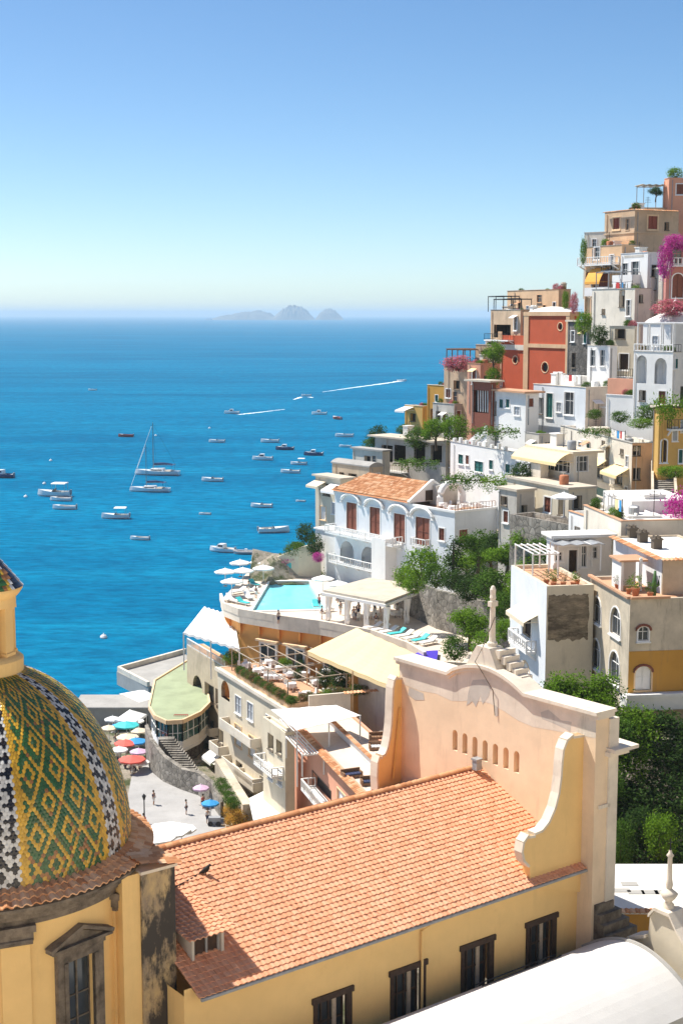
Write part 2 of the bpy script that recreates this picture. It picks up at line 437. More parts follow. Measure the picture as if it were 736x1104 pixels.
# ------------------------------------------------------------------ the church
CN = EYE + ray(-10, 908) * (F * 6.5 / 150)
ax = R(52.7); DA = V((math.sin(ax), math.cos(ax), 0)); DN = V((DA.y, -DA.x, 0))
C0 = V((CN.x, CN.y, 0)); ZB = CN.z
def K(a, n, z): return C0 + DA * a + DN * n + V((0, 0, z))
MK = Matrix(((DA.x, DN.x, 0, C0.x), (DA.y, DN.y, 0, C0.y), (0, 0, 1, 0), (0, 0, 0, 1)))
church = thing('church', 'yellow church with a majolica tiled dome, terracotta nave roof and scrolled gable', 'church', (C0.x, C0.y, 20))
def bc(mb, name, mat, parent=None, smooth=False): return mb.build(name, mat, parent, church, smooth)
TH0 = math.atan2(-CN.y, -CN.x)            # towards the camera
def pol(r, phi, z): return C0 + V((r * math.cos(TH0 + phi), r * math.sin(TH0 + phi), z))
# dome of glazed tiles
RA, RB = 6.5, 8.55
m, nt, bs = newmat('majolica'); MATS['majolica'] = m
at = nt.nodes.new('ShaderNodeVertexColor'); at.layer_name = 'tile_color'
gr = ramp(nt, noise(nt, 1.1, 7, .75), .52, .75)
ml = nt.nodes.new('ShaderNodeMath'); ml.operation = 'MULTIPLY'; ml.inputs[1].default_value = .45; nt.links.new(gr, ml.inputs[0])
nt.links.new(mixc(nt, ml.outputs[0], at.outputs[0], (.16, .08, .035)), bs.inputs['Base Color'])
bs.inputs['Roughness'].default_value = .22; bs.inputs['Specular IOR Level'].default_value = .6
mb = MB(); rnd = random.Random(3)
ts = [0.0]; ARC = .168
while RA * math.cos(ts[-1]) > 1.55:
    t = ts[-1]; ts.append(t + ARC / math.hypot(RA * math.sin(t), RB * math.cos(t)))
NR = len(ts) - 1; NT = 210; DPH = 2 * math.pi / NT; OFF = R(31) - 12 * DPH
def dpt(t, ph, lift):
    c, s = math.cos(t), math.sin(t); nx, nz = c / RA, s / RB; l = math.hypot(nx, nz)
    return pol(RA * c + lift * nx / l, ph, ZB + RB * s + lift * nz / l)
YEL, GRN, BLK, WHT, BRN, TEAL = (.60, .35, .03), (.034, .11, .03), (.012, .011, .014), (.58, .58, .56), (.30, .13, .035), (.05, .13, .05)
def tilecol(k, j):
    # k 0..29 inside one sector: 0,1 yellow edge, 2-21 panel, 22,23 yellow edge, 24-29 black and white rib
    odd = j % 2
    if k in (0, 1, 22, 23): c = YEL
    elif k >= 24:
        x = k - 26.75 + (.5 if odd else 0)
        f = lambda cx, cy: abs(x - cx) + abs(((j - cy + 2) % 4) - 2)
        c = BLK if min(f(-1.5, 0), f(1.5, 2)) < 1.4 else WHT
        if rnd.random() < .04: c = BLK
    else:
        x = (k - 11.75 + (.5 if odd else 0)); y = j + 3
        best = 9
        for cx in (-12, -8, -4, 0, 4, 8, 12):
            cyo = 0 if cx % 8 == 0 else 8
            dy = ((y - cyo + 8) % 16) - 8
            best = min(best, abs(x - cx) / 4 + abs(dy) / 8)
        c = YEL if best > .83 else GRN if best > .52 else YEL if best > .26 else GRN
        if c is GRN and rnd.random() < .12: c = TEAL
        if rnd.random() < (.22 if j < 13 else .03): c = BRN if c is YEL or rnd.random() < .5 else c
    q = rnd.uniform(.75, 1.2)
    return tuple(min(.8, v * q) for v in c)
for j in range(NR):
    t0 = ts[j]; t1 = ts[j + 1]; dt = t1 - t0
    for k in range(NT):
        p0 = OFF + (k + (.5 if j % 2 else 0)) * DPH; p1 = p0 + DPH * .97; pm = (p0 + p1) / 2
        l = rnd.uniform(.018, .032)
        A = dpt(t1 + dt * .15, p0, 0); B = dpt(t1 + dt * .15, p1, 0); Cq = dpt(t0 + dt * .25, p1, l * .7); Dq = dpt(t0 - dt * .12, pm, l * 1.35); E_ = dpt(t0 + dt * .25, p0, l * .7)
        T = dpt(t0 + dt * .6, pm, l * 1.1)
        mb.add([A, B, Cq, Dq, E_, T], [(0, 5, 1), (1, 5, 2), (2, 5, 3), (3, 5, 4), (4, 5, 0)], 0, None, tilecol(k % 30, j))
dome = bc(mb, 'dome', 'majolica', smooth=False)
mb = MB(); mb.lathe([(RA * math.cos(t) - .01, ZB + RB * math.sin(t)) for t in [ts[-1] * i / 20 for i in range(21)]], C0, 96)
bc(mb, 'dome_shell', 'dark_render')
# lantern
LZ = ZB + RB * math.sin(ts[-1]) - .25
mb = MB(); mb.lathe([(1.7, LZ - .3), (1.78, LZ), (1.78, LZ + .75), (1.66, LZ + .85), (1.45, LZ + .95), (1.0, LZ + .95)], C0, 32)
bc(mb, 'lantern_base', 'church_yellow')
mb = MB(); mb.lathe([(1.0, LZ + .9), (1.0, LZ + 3.3)], C0, 32); bc(mb, 'lantern_core', 'dark_room')
mb = MB()
for i in range(8):
    p = R(33 - 22.5) + i * R(45)
    for o_ in (0,):
        c_ = pol(1.26, p, 0); M_ = Matrix.Translation(c_) @ Matrix.Rotation(TH0 + p, 4, 'Z')
        mb.box(-.22, -.3, LZ + .95, .16, .3, LZ + 3.05, M_); mb.box(-.2, -.36, LZ + 3.05, .22, .36, LZ + 3.2, M_)
        mb.box(-.2, -.36, LZ + .95, .22, .36, LZ + 1.1, M_)
bc(mb, 'lantern_pier', 'church_yellow')
mb = MB(); mb.lathe([(1.0, LZ + 3.2), (1.52, LZ + 3.2), (1.52, LZ + 3.6), (1.62, LZ + 3.68), (1.72, LZ + 3.8), (1.84, LZ + 3.98), (1.84, LZ + 4.08), (1.4, LZ + 4.12)], C0, 40)
bc(mb, 'lantern_cornice', 'church_yellow')
mb = MB(); n = 9
for j in range(n):
    t0, t1 = j / n, (j + 1) / n
    rr = lambda t: 1.74 * (1 - t) ** .85 + .1; zz = lambda t: LZ + 4.1 + 1.95 * t
    for k in range(56):
        a0 = 2 * math.pi * k / 56 + (.05 if j % 2 else 0); a1 = a0 + 2 * math.pi / 56
        cc = [GRN, BLK, YEL, WHT][(k // 7 + (0 if (k % 7) in (1, 2, 3, 4, 5) else 1) * 2) % 4] if rnd.random() > .2 else BRN
        mb.quad(pol(rr(t0) + .04, a0, zz(t0)), pol(rr(t0) + .04, a1, zz(t0)), pol(rr(t1), a1, zz(t1)), pol(rr(t1), a0, zz(t1)), 0, None, cc)
bc(mb, 'lantern_cap', 'majolica')
mb = MB(); mb.lathe([(.12, LZ + 5.7), (.2, LZ + 6), (.05, LZ + 6.2), (.03, LZ + 7.4), (0, LZ + 7.45)], C0, 12); bc(mb, 'lantern_finial', 'iron')
# ring of roof tiles round the foot of the dome
mb = MB(); NTR = 116
for k in range(NTR):
    a = 2 * math.pi * k / NTR; da = 2 * math.pi / NTR
    for j in range(3):
        r0 = 6.42 + j * .36; r1 = r0 + .42; z0 = ZB + .28 - j * .16; z1 = z0 - .16 + .02
        prof = [(0, 0), (.2, .075), (.42, .10), (.62, .05), (.8, 0), (1, 0)]
        A = [pol(r0, a + da * p, z0 + q) for p, q in prof]; B = [pol(r1, a + da * p, z1 + q + .03) for p, q in prof]
        B2 = [q - V((0, 0, .06)) for q in B]; kk = len(prof)
        mb.add(A + B + B2, [(x, x + 1, kk + x + 1, kk + x) for x in range(kk - 1)] + [(kk + x, kk + x + 1, 2 * kk + x + 1, 2 * kk + x) for x in range(kk - 1)], 0, (rnd.random(), 0))
bc(mb, 'dome_eaves', 'old_tile')
mb = MB(); mb.lathe([(6.5, ZB + .1), (7.5, ZB - .3), (7.5, ZB - .42), (7.3, ZB - .5), (7.25, ZB - .72), (7.0, ZB - .82), (6.98, ZB - 1.0), (6.8, ZB - 1.1), (6.78, ZB - 1.35), (6.5, ZB - 1.4)], C0, 96)
bc(mb, 'dome_cornice', 'grey_stone')
# drum: window piers; wall as a ring with a real opening for the window facing us
RW = 6.62; wz0, wz1 = ZB - 8.2, ZB - 3.55; PW = R(33); hw = .72 / RW
mb = MB(); zt, zb_ = ZB - 1.2, ZB - 16
def ringwall(p0, p1, z0, z1, n=10):
    for i in range(n):
        a, b = p0 + (p1 - p0) * i / n, p0 + (p1 - p0) * (i + 1) / n
        mb.quad(pol(RW, a, z0), pol(RW, b, z0), pol(RW, b, z1), pol(RW, a, z1))
ringwall(PW + hw, PW - hw + 2 * math.pi, zb_, zt, 100); ringwall(PW - hw, PW + hw, zb_, wz0, 4); ringwall(PW - hw, PW + hw, wz1, zt, 4)
for s_ in (-1, 1): mb.quad(pol(RW, PW + s_ * hw, wz0), pol(RW - .5, PW + s_ * hw, wz0), pol(RW - .5, PW + s_ * hw, wz1), pol(RW, PW + s_ * hw, wz1))
bc(mb, 'drum', 'church_yellow')
MW = Matrix.Translation(pol(RW, PW, 0)) @ Matrix.Rotation(TH0 + PW - math.pi / 2, 4, 'Z') @ Matrix.Rotation(math.pi, 4, 'Z')   # local -y looks outwards
mb = MB()
for s_ in (-1, 1): mb.box(s_ * .98 - .26, -.14, wz0, s_ * .98 + .26, .2, wz1 + .02, MW); mb.box(s_ * .82 - .1, -.2, wz0, s_ * .82 + .1, .0, wz1 + .02, MW)
mb.box(-1.24, -.14, wz1 + .023, 1.24, .2, wz1 + .42, MW); mb.box(-1.3, -.22, wz1 + .423, 1.3, .2, wz1 + .66, MW)
mb.box(-1.62, -.34, wz1 + .664, 1.62, .2, wz1 + .80, MW)
dwin = bc(mb, 'drum_window', 'grey_stone')
mb = MB(); zp = wz1 + .803
mb.prism([(-1.30, zp), (1.30, zp), (0, zp + .52)], -.10, .2, 0, MW @ Matrix(((1, 0, 0, 0), (0, 0, 1, 0), (0, 1, 0, 0), (0, 0, 0, 1))))
for s_ in (-1, 1): mb.beam(MW @ V((s_ * 1.68, -.12, zp + .04)), MW @ V((s_ * -.02, -.12, zp + .72)), .5, .16)
bc(mb, 'pediment', 'grey_stone', dwin)
mb = MB(); mb.box(-.73, .30, wz0, .73, .34, wz1, MW); bc(mb, 'pane', 'glass', dwin)
mb = MB()
for x in (-.7, 0, .7): mb.box(x - .04, .22, wz0, x + .04, .298, wz1, MW)
for z in (.12, .38, .62, .96): mb.box(-.7, .24, wz0 + (wz1 - wz0) * z - .03, .7, .297, wz0 + (wz1 - wz0) * z + .03, MW)
bc(mb, 'sash', 'grey_stone', dwin)
for ph in (R(33 - 25.5), R(33 + 24.5)):      # pilasters with dark capitals
    M_ = Matrix.Translation(pol(RW, ph, 0)) @ Matrix.Rotation(TH0 + ph - math.pi / 2, 4, 'Z') @ Matrix.Rotation(math.pi, 4, 'Z')
    mb = MB(); mb.box(-.62, -.12, zb_, .62, .3, ZB - 2.2, M_); pl = bc(mb, 'pilaster', 'church_yellow')
    mb = MB(); mb.box(-.66, -.18, ZB - 2.2, .66, .3, ZB - 2.0, M_); mb.box(-.75, -.32, ZB - 2.0, .75, .3, ZB - 1.6, M_); mb.box(-.85, -.42, ZB - 1.597, .85, .3, ZB - 1.3, M_)
    mb.tube([M_ @ V((-.7, -.3, ZB - 2.02)), M_ @ V((.7, -.3, ZB - 2.02))], .14, 8)
    bc(mb, 'capital', 'grey_stone', pl)
# stair block between drum and nave, its tiled top following the eaves
mb = MB(); mb.box(3.35, 3.6, 18, 4.25, 6.5, ZB - .45, MK); bc(mb, 'stair_block', 'church_yellow')
mb = MB(); mb.box(4.25, 1.5, 18, 6.0, 6.62, ZB - .5, MK); bc(mb, 'stained_buttress', 'black_stain')
mb = MB(); mb.box(4.2, 1.2, ZB - .5, 6.1, 6.7, ZB - .36, MK); bc(mb, 'buttress_cap', 'church_cap')
mb = MB(); tiles(mb, K(4.1, 1.0, ZB + .15), DN, DA + V((0, 0, -.22)), 15, 5, .40, .42, .09, None, rnd); bc(mb, 'buttress_roof', 'old_tile')
# nave roof
RZ, EZ, EN = 33.1, 29.55, 8.75; A0, A1 = 5.9, 31.0
SLP = V(DN) * EN + V((0, 0, EZ - RZ)); SL = SLP.length
mb = MB(); tiles(mb, K(A0, 0, RZ), DA, SLP, 84, 29, (A1 - A0) / 84, SL / 29, .058, None, rnd)
nroof = bc(mb, 'nave_roof', 'roof_tile')
mb = MB()
for s_, e in ((1, 0), (-1, 0)):
    mb.quad(K(A0, 0, RZ - .03), K(A1, 0, RZ - .03), K(A1, s_ * EN, EZ - .03), K(A0, s_ * EN, EZ - .03))
bc(mb, 'roof_board', 'old_tile')
mb = MB()
for i in range(60):
    a = A0 + (A1 - A0) * i / 60; p = K(a, 0, RZ); q = K(a + .46, 0, RZ)
    vs = []
    for (c_, r_, up) in ((p, .17, 0), (q, .2, .03)):
        for k in range(7): an = math.pi * k / 6; vs.append(c_ + DN * (math.cos(an) * r_) + V((0, 0, math.sin(an) * r_ * .8 + up + .03)))
    mb.add(vs, [(k, k + 1, 8 + k, 7 + k) for k in range(6)], 0, (rnd.random() * .6, 0))
bc(mb, 'ridge_tiles', 'old_tile', nroof)
mb = MB(); n = 12
pts = [K(A0 + .1 + (30.9 - A0) * i / n, EN + .02, EZ - .12) for i in range(n + 1)]; mb.tube(pts, .09, 8)
bc(mb, 'gutter', 'grey_metal')
mb = MB(); dp = [K(20.0, EN + .02, EZ - .15), K(19.9, 8.5, EZ - .35), K(19.5, 8.24, EZ - .7), K(19.5, 8.24, 20)]; mb.tube(dp, .07, 8)
bc(mb, 'drainpipe', 'church_yellow')
# nave wall with window openings
NW = 8.1; WINS = [(12.72, 15.02), (17.52, 19.82), (22.3, 24.6), (27.05, 29.35)]
mb = MB(); P = lambda s, z: K(s, NW, z)
mb.panel([rect(5.5, 31.2, 17, EZ + .25)] + [rect(a, b, 24.1, 26.9) for a, b in WINS], P, -DN, .45)
mb.quad(K(5.5, NW, 17), K(5.5, -NW, 17), K(5.5, -NW, RZ - 3.6), K(5.5, NW, RZ - 3.6)); mb.quad(K(5.5, -NW, 17), K(31.2, -NW, 17), K(31.2, -NW, EZ + .25), K(5.5, -NW, EZ + .25))
bc(mb, 'nave_wall', 'church_yellow')
for a, b in WINS:
    mb = MB()
    for x0, x1 in ((a - .02, a + .2), (b - .32, b + .02)): mb.box(x0, NW - .12, 24.12, x1, NW + .07, 26.9, MK)
    mb.box(a - .12, NW - .1, 26.903, b + .12, NW + .12, 27.2, MK)
    nw = bc(mb, 'nave_window', 'wood_dark')
    mb = MB(); mb.box(a + .2, NW - .40, 24.12, b - .3, NW - .36, 26.9, MK); bc(mb, 'pane', 'glass', nw)
    mb = MB()
    for x in (.2, .62, 1.08, 1.5, 1.92): mb.box(a + x, NW - .36, 24.12, a + x + .09, NW - .28, 26.9, MK)
    mb.box(a + .2, NW - .358, 25.6, b - .3, NW - .29, 25.7, MK)
    bc(mb, 'sash', 'wood_dark', nw)
    mb = MB(); mb.box(b - .98, NW - .34, 24.3, b - .74, NW - .26, 26.75, MK); bc(mb, 'curtain', 'pale_wood', nw)
# dormer near the buttress: an open-fronted hatch with its own tiled hood
mb = MB(); dz = lambda n_: RZ + (EZ - RZ) * n_ / EN
da0, da1 = 6.7, 8.45
mb.box(da0, 3.6, dz(6.9) - .3, da0 + .14, 6.85, 31.5, MK); mb.box(da1 - .14, 3.6, dz(6.9) - .3, da1, 6.85, 31.5, MK); mb.box(da0 + .14, 3.6, 30.2, da1 - .14, 3.8, 31.6, MK)
dm = bc(mb, 'dormer', 'grey_stucco')
mb = MB(); mb.box(da0 + .15, 6.55, dz(6.9) - .1, da1 - .15, 6.6, 31.45, MK); bc(mb, 'hatch', 'wood_dark', dm)
mb = MB(); mb.box(da0 + .1, 6.605, dz(6.9) - .1, da0 + .2, 6.7, 31.45, MK); mb.box(da0 + .85, 6.605, dz(6.9) - .1, da0 + .95, 6.68, 31.45, MK); mb.box(da1 - .25, 6.605, dz(6.9) - .1, da1 - .15, 6.7, 31.45, MK)
bc(mb, 'hatch_frame', 'grey_metal', dm)
mb = MB(); tiles(mb, K(da0 - .45, 3.0, 32.0), DA, DN * 4.3 + V((0, 0, -.42)), 9, 13, .30, .335, .07, None, rnd); bc(mb, 'dormer_roof', 'roof_tile', dm)
# gable wall with curved top, slits, scroll fins
top = [(-7.6, 38.15), (-2.8, 38.2)] + [(-2.8 + 6.6 * i / 12, 38.25 + .95 * math.sin(math.pi * i / 12) ** .8) for i in range(1, 12)] + [(3.8, 38.3), (9.2, 38.4)]
out = [(9.2, 20.0)] + top[::-1] + [(-7.6, 20.0)]
slits = [arch(-2.45 + i * .892, -2.45 + i * .892 + .44, 33.55, 34.85, 6) for i in range(7)]
mb = MB(); P = lambda n_, z: K(31.0, n_, z); mb.slab([out] + slits, P, DA, 1.0); bc(mb, 'gable_wall', 'church_peach')
mb = MB(); mb.box(31.5, -3, 33, 31.55, 4, 35.2, MK); bc(mb, 'slit_back', 'orange_wall')
mb = MB()
for (n0, z0), (n1, z1) in zip(top[:-1], top[1:]):
    n0 -= .25 if n0 == -7.6 else 0; n1 += .25 if n1 == 9.2 else 0
    for lo, hi, f, b in ((0.02, .22, .28, .35), (-.22, .02, .12, .2)):
        mb.hexa([K(31 - f, n0, z0 + lo), K(32 + b, n0, z0 + lo), K(32 + b, n1, z1 + lo), K(31 - f, n1, z1 + lo), K(31 - f, n0, z0 + hi), K(32 + b, n0, z0 + hi), K(32 + b, n1, z1 + hi), K(31 - f, n1, z1 + hi)])
bc(mb, 'gable_cap', 'church_cap')
mb = MB()                                  # paler render band under the cap with its peeled dark patches
band = [(n_, z - .24) for n_, z in top]; low = [(-7.5, 36.7), (-5.6, 36.6), (-4, 36.75), (-2.6, 36.6), (-1.6, 36.8), (-.4, 37.1), (.8, 37.2), (2.0, 37.0), (3.2, 36.7), (4.4, 36.6), (5.8, 36.75), (7.2, 36.9), (9.2, 37.1)]
mb.panel([band + low[::-1]], lambda n_, z: K(30.994, n_, z), DA, 0); bc(mb, 'render_band', 'church_cap')
mb = MB()
for bl in ([(-.7, 38.3), (.5, 38.6), (.9, 38.2), (.7, 37.6), (.2, 37.0), (.0, 37.5), (-.4, 36.7), (-.7, 37.0), (-1.2, 36.6), (-1.1, 37.4)], [(1.2, 37.2), (1.5, 37.1), (1.55, 36.6), (1.3, 36.5)],
           [(5.0, 37.6), (5.6, 37.9), (6.6, 37.5), (7.4, 37.6), (7.3, 37.0), (6.8, 37.1), (5.9, 37.2), (5.1, 37.25)], [(-6.6, 36.6), (-5.2, 36.5), (-5.1, 36.1), (-6.0, 35.9), (-6.7, 36.1)]):
    mb = MB(); mb.panel([bl], lambda n_, z: K(30.988, n_, z), DA, 0); bc(mb, 'peeled_patch', 'grey_stucco')
prof = [(31, 37.1), (30.2, 37.15), (29.75, 36.95), (29.5, 36.5), (29.42, 35.9), (29.36, 35.0), (29.22, 34.1), (28.95, 33.3), (28.5, 32.6), (27.95, 32.2), (27.4, 32.15), (26.95, 32.2), (26.6, 31.9), (26.5, 31.4), (26.65, 30.9), (27.0, 30.55), (27.1, 29.3), (31.0, 28.0)]
PROF0 = prof
for s_, n0, n1 in ((1, 7.75, 8.35), (-1, -8.0, -7.3)):
    prof = PROF0 if s_ > 0 else [(31 - (31 - a) * .42, z if z > 32 else z - (32 - z) * .8) for a, z in PROF0]
    mb = MB(); mb.prism(prof, n0 + .03, n1 - .03, 0, MK @ Matrix(((1, 0, 0, 0), (0, 0, 1, 0), (0, 1, 0, 0), (0, 0, 0, 1))))
    sc_ = bc(mb, 'scroll', 'church_yellow')
    mb = MB()
    for (a0, z0), (a1, z1) in zip(prof[:15], prof[1:16]):
        e = V((a1 - a0, 0, z1 - z0)).normalized(); nn = V((e.z, 0, -e.x)); nn = -nn if nn.x > 0 or (abs(nn.x) < .3 and nn.z < 0) else nn
        q = lambda a, n_, z, o_: K(a + nn.x * o_, n_, z + nn.z * o_)
        a1 += e.x * .04; z1 += e.z * .04
        mb.hexa([q(a0, n0, z0, 0), q(a1, n0, z1, 0), q(a1, n1, z1, 0), q(a0, n1, z0, 0), q(a0, n0, z0, .14), q(a1, n0, z1, .14), q(a1, n1, z1, .14), q(a0, n1, z0, .14)])
    bc(mb, 'scroll_cap', 'church_cap', sc_)
    mb = MB(); mb.beam(K(30.75, (n0 if s_ > 0 else n1) - .12 * s_, 35.2), K(29.4 if s_ > 0 else 30.2, (n0 if s_ > 0 else n1) - .12 * s_, 30.6), .12, .12); bc(mb, 'rain_pipe', 'ochre', sc_)
# corner pier of the front with its cornice
mb = MB(); mb.box(32.0, 8.2, 18, 32.75, 9.3, 38.0, MK); bc(mb, 'front_pier', 'church_cap')
mb = MB(); mb.box(31.75, -7.5, 35.95, 33.3, 9.6, 36.2, MK); mb.box(31.85, -7.5, 36.2, 33.8, 9.85, 36.4, MK); mb.box(31.3, 8.3, 33.0, 32.2, 9.3, 33.2, MK); bc(mb, 'front_cornice', 'church_cap')
mb = MB()
for i in range(4): mb.box(31.2 - .0, 8.15 + .0, 27.0 - i * .5, 32.6 + i * .35, 9.4 + i * .28, 27.5 - i * .5 - .003, MK)
bc(mb, 'pier_foot', 'grey_stone')
mb = MB(); mb.box(31.003, 8.1, 17, 32.0, 8.8, 28.9, MK); bc(mb, 'corner_wall', 'church_yellow')
# lightning cable over the gable
mb = MB(); mb.tube([K(31.5, .6, 42.3), K(31.0, .15, 40.5), K(30.6, -.1, 39.6), K(30.68, .2, 39.3), K(30.85, 1.2, 38.1), K(30.9, 1.35, 36.6)], .028, 6); bc(mb, 'cable', 'grey_stone')
mb = MB(); mb.box(30.2, .2, 33.15, 30.6, .6, 33.75, MK); mb.box(30.15, .15, 33.753, 30.65, .65, 33.85, MK); bc(mb, 'junction_box', 'grey_metal')
# stone cross on its stepped pedestal on the gable
cross = thing('stone_cross', 'weathered white stone cross on the stepped pedestal above the church gable', 'cross', K(31.6, .3, 39.3))
mb = MB()
mb.prism([(-1.3, 39.1), (1.5, 39.1), (.75, 40.5), (-.35, 40.5)], 30.95, 32.0, 0, MK @ Matrix(((0, 0, 1, 0), (1, 0, 0, 0), (0, 1, 0, 0), (0, 0, 0, 1))))
for i in range(5): mb.box(31.3 + .1 * i, .9 + i * .36, 39.9 - i * .3, 32.6, 1.25 + i * .36, 40.4 - i * .33, MK)
mb.build('pedestal', 'church_cap', None, cross)
mb = MB(); mb.lathe([(.32, 40.5), (.32, 40.7), (.22, 40.8), (.19, 41.0), (.16, 43.3), (.2, 43.4), (.16, 43.6), (.18, 43.9), (.1, 44.1), (0, 44.15)], K(31.6, .3, 0), 10)
mb.build('shaft', 'church_cap', None, cross)
mb = MB(); mb.box(31.33, .14, 42.9, 31.87, .46, 43.2, MK); mb.build('arms', 'church_cap', None, cross)
# white barrel vault over the side aisle
mb = MB(); n = 20; va0, va1 = 4, 30.6
cc = lambda i: (9.0 + 8.2 * i / n, 24.15 + 2.55 * math.sin(math.pi * (.12 + .80 * i / n)) ** .95)
for i in range(n):
    (n0, z0), (n1, z1) = cc(i), cc(i + 1)
    mb.quad(K(va0, n0, z0), K(va1, n0, z0), K(va1, n1, z1), K(va0, n1, z1))
lp = [cc(i) for i in range(n + 1)]
mb.panel([[(9.0, 18)] + [(17.2, 18)] + lp[::-1]], lambda n_, z: K(va1, n_, z), -DA, 0)
mb.quad(K(va0, 17.2, 18), K(va1, 17.2, 18), K(va1, *cc(n)), K(va0, *cc(n)))
vr = bc(mb, 'vault_roof', 'vault_white', smooth=False)
for f in vr.data.polygons: f.use_smooth = len(f.vertices) == 4 and abs(f.normal.z) > .2
mb = MB(); mb.tube([K(va1, *cc(i)) + V((0, 0, .02)) for i in range(n + 1)], .12, 6); bc(mb, 'vault_edge', 'concrete', vr)
mb = MB(); mb.box(4, 8.1, 18, 30.6, 9.02, 24.2, MK); bc(mb, 'valley_gutter', 'concrete')
mb = MB(); mb.box(30.6, 8.9, 18, 32.6, 11.2, 25.2, MK); bc(mb, 'terrace_corner', 'concrete')
mb = MB()
for o_ in (0, .5): mb.tube([K(21.5, 10.1 + o_, cc(3)[1] + .12 + o_ * .28), K(27.2, 10.1 + o_, cc(3)[1] + .12 + o_ * .28)], .035, 5)
bc(mb, 'roof_cable', 'iron')
# stepped side gable with finial
sg = thing('side_gable', 'small curved ochre side gable with stone caps beside the white vault', 'gable wall', K(31.5, 14, 20))
S2 = [(11.6, 18), (11.6, 26.3), (12.3, 26.6), (12.9, 26.9), (13.0, 28.1), (13.4, 28.6), (14.4, 28.6), (14.9, 27.9), (15.4, 27.4), (16.0, 26.8), (16.6, 26.3), (17.4, 25.2), (17.5, 18)]
mb = MB(); mb.slab([S2], lambda n_, z: K(31.4, n_, z), DA, .8); mb.build('gable_face', 'cream', None, sg)
for (n0, z0), (n1, z1) in zip(S2[1:-1], S2[2:]):
    if abs(n1 - n0) < .2: continue
    mb = MB(); mb.hexa([K(31.2, n0, z0 + .01), K(32.4, n0, z0 + .01), K(32.4, n1, z1 + .01), K(31.2, n1, z1 + .01), K(31.2, n0, z0 + .2), K(32.4, n0, z0 + .2), K(32.4, n1, z1 + .2), K(31.2, n1, z1 + .2)])
    mb.build('cap_stone', 'church_cap', None, sg)
fi = thing('stone_finial', 'slender turned stone finial on the small side gable', 'finial', K(31.8, 13.9, 28.8))
mb = MB(); mb.lathe([(.28, 28.75), (.3, 29.0), (.16, 29.15), (.34, 29.35), (.48, 29.6), (.30, 29.75), (.13, 29.9)], K(31.8, 13.9, 0), 14); mb.build('base', 'church_cap', None, fi, True)
mb = MB(); mb.lathe([(.16, 29.9), (.2, 30.1), (.15, 30.4), (.12, 31.6), (.2, 31.7), (.1, 31.85), (.07, 32.0)], K(31.8, 13.9, 0), 14); mb.build('shaft', 'church_cap', None, fi, True)
mb = MB(); mb.tube([K(31.8, 13.9, 32), K(31.8, 13.9, 32.6)], .03, 5); mb.tube([K(31.65, 13.9, 32.4), K(31.95, 13.9, 32.4)], .03, 5); mb.build('tip', 'iron', None, fi)
# flat white annex roof and its ochre wall to the right
an = thing('annex', 'flat white roofed annex with an ochre wall and scalloped tile edge', 'building', (14, 79, 18))
mb = MB(); mb.box(12.0, 79.1, 15, 30, 86.0, 25.3); mb.build('wall', 'deep_ochre', None, an)
mb = MB(); mb.box(11.9, 79.0, 25.305, 30.1, 86.2, 25.5); mb.build('roof', 'roof_white', None, an)
mb = MB(); tiles(mb, V((11.9, 79.2, 25.55)), V((1, 0, 0)), V((0, -1, -.35)), 62, 1, .29, .34, .07, None, rnd); mb.build('tile_edge', 'old_tile', None, an)
mb = MB()
for u, v in ((678, 953), (670, 960), (685, 962), (700, 962), (714, 962)):
    p = atz(u, v, 25.51); mb.box(p.x - .5, p.y - .28, 25.505, p.x + .5, p.y + .28, 25.535)
mb.build('roof_slab', 'concrete', None, an)
# pigeon on the ridge cable
bd = thing('bird', 'small dark bird perched on the terracotta nave roof', 'bird', onplane(222, 944, K(0, 0, RZ), (DN * (RZ - EZ) + V((0, 0, EN))).normalized()))
b0 = bd.location.copy(); mb = MB()
mb.tube([b0 + V((-.34, 0, .12)), b0 + V((-.18, 0, .20)), b0 + V((0, 0, .30)), b0 + V((.10, 0, .42)), b0 + V((.15, 0, .52)), b0 + V((.22, 0, .56)), b0 + V((.30, 0, .54))], [.03, .09, .14, .12, .07, .075, .012], 8)
mb.build('body', 'bird_black', None, bd, True)
mb = MB()
for y in (-.05, .05): mb.tube([b0 + V((.0, y, .22)), b0 + V((.02, y, .02))], .014, 4)
mb.build('leg', 'bird_black', None, bd)
mb = MB(); p0 = onplane(186, 937, K(0, 2.2, 0), DN) ; mb.tube([K(6.0, 3.3, 32.0), b0 + V((-.3, 0, .1))], .03, 5); bc(mb, 'roof_wire', 'iron')
# ------------------------------------------------------------------ building kit
ANCH = []; BLDS = []
STY = {  # frame material, frame width, kind, inner material, recess
    'glass': ('trim_white', .12, 'glass', 'glass', .18), 'plainglass': (None, .07, 'glass', 'glass', .15),
    'brown': ('trim_white', .14, 'shutter', 'wood_shutter', .10), 'green': ('trim_white', .10, 'shutter', 'green_shutter', .08),
    'grey': ('trim_white', .10, 'shutter', 'grey_shutter', .08), 'red': ('trim_cream', .22, 'shutter', 'red_shutter', .10),
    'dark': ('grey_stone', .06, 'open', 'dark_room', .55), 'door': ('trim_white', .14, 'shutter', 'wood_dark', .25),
    'whitedoor': ('trim_cream', .12, 'shutter', 'trim_white', .2), 'greendoor': ('trim_white', .12, 'shutter', 'green_shutter', .15),
    'bigglass': ('trim_white', .08, 'grid', 'glass', .2), 'oval': ('trim_cream', .13, 'open', 'dark_room', .3)}
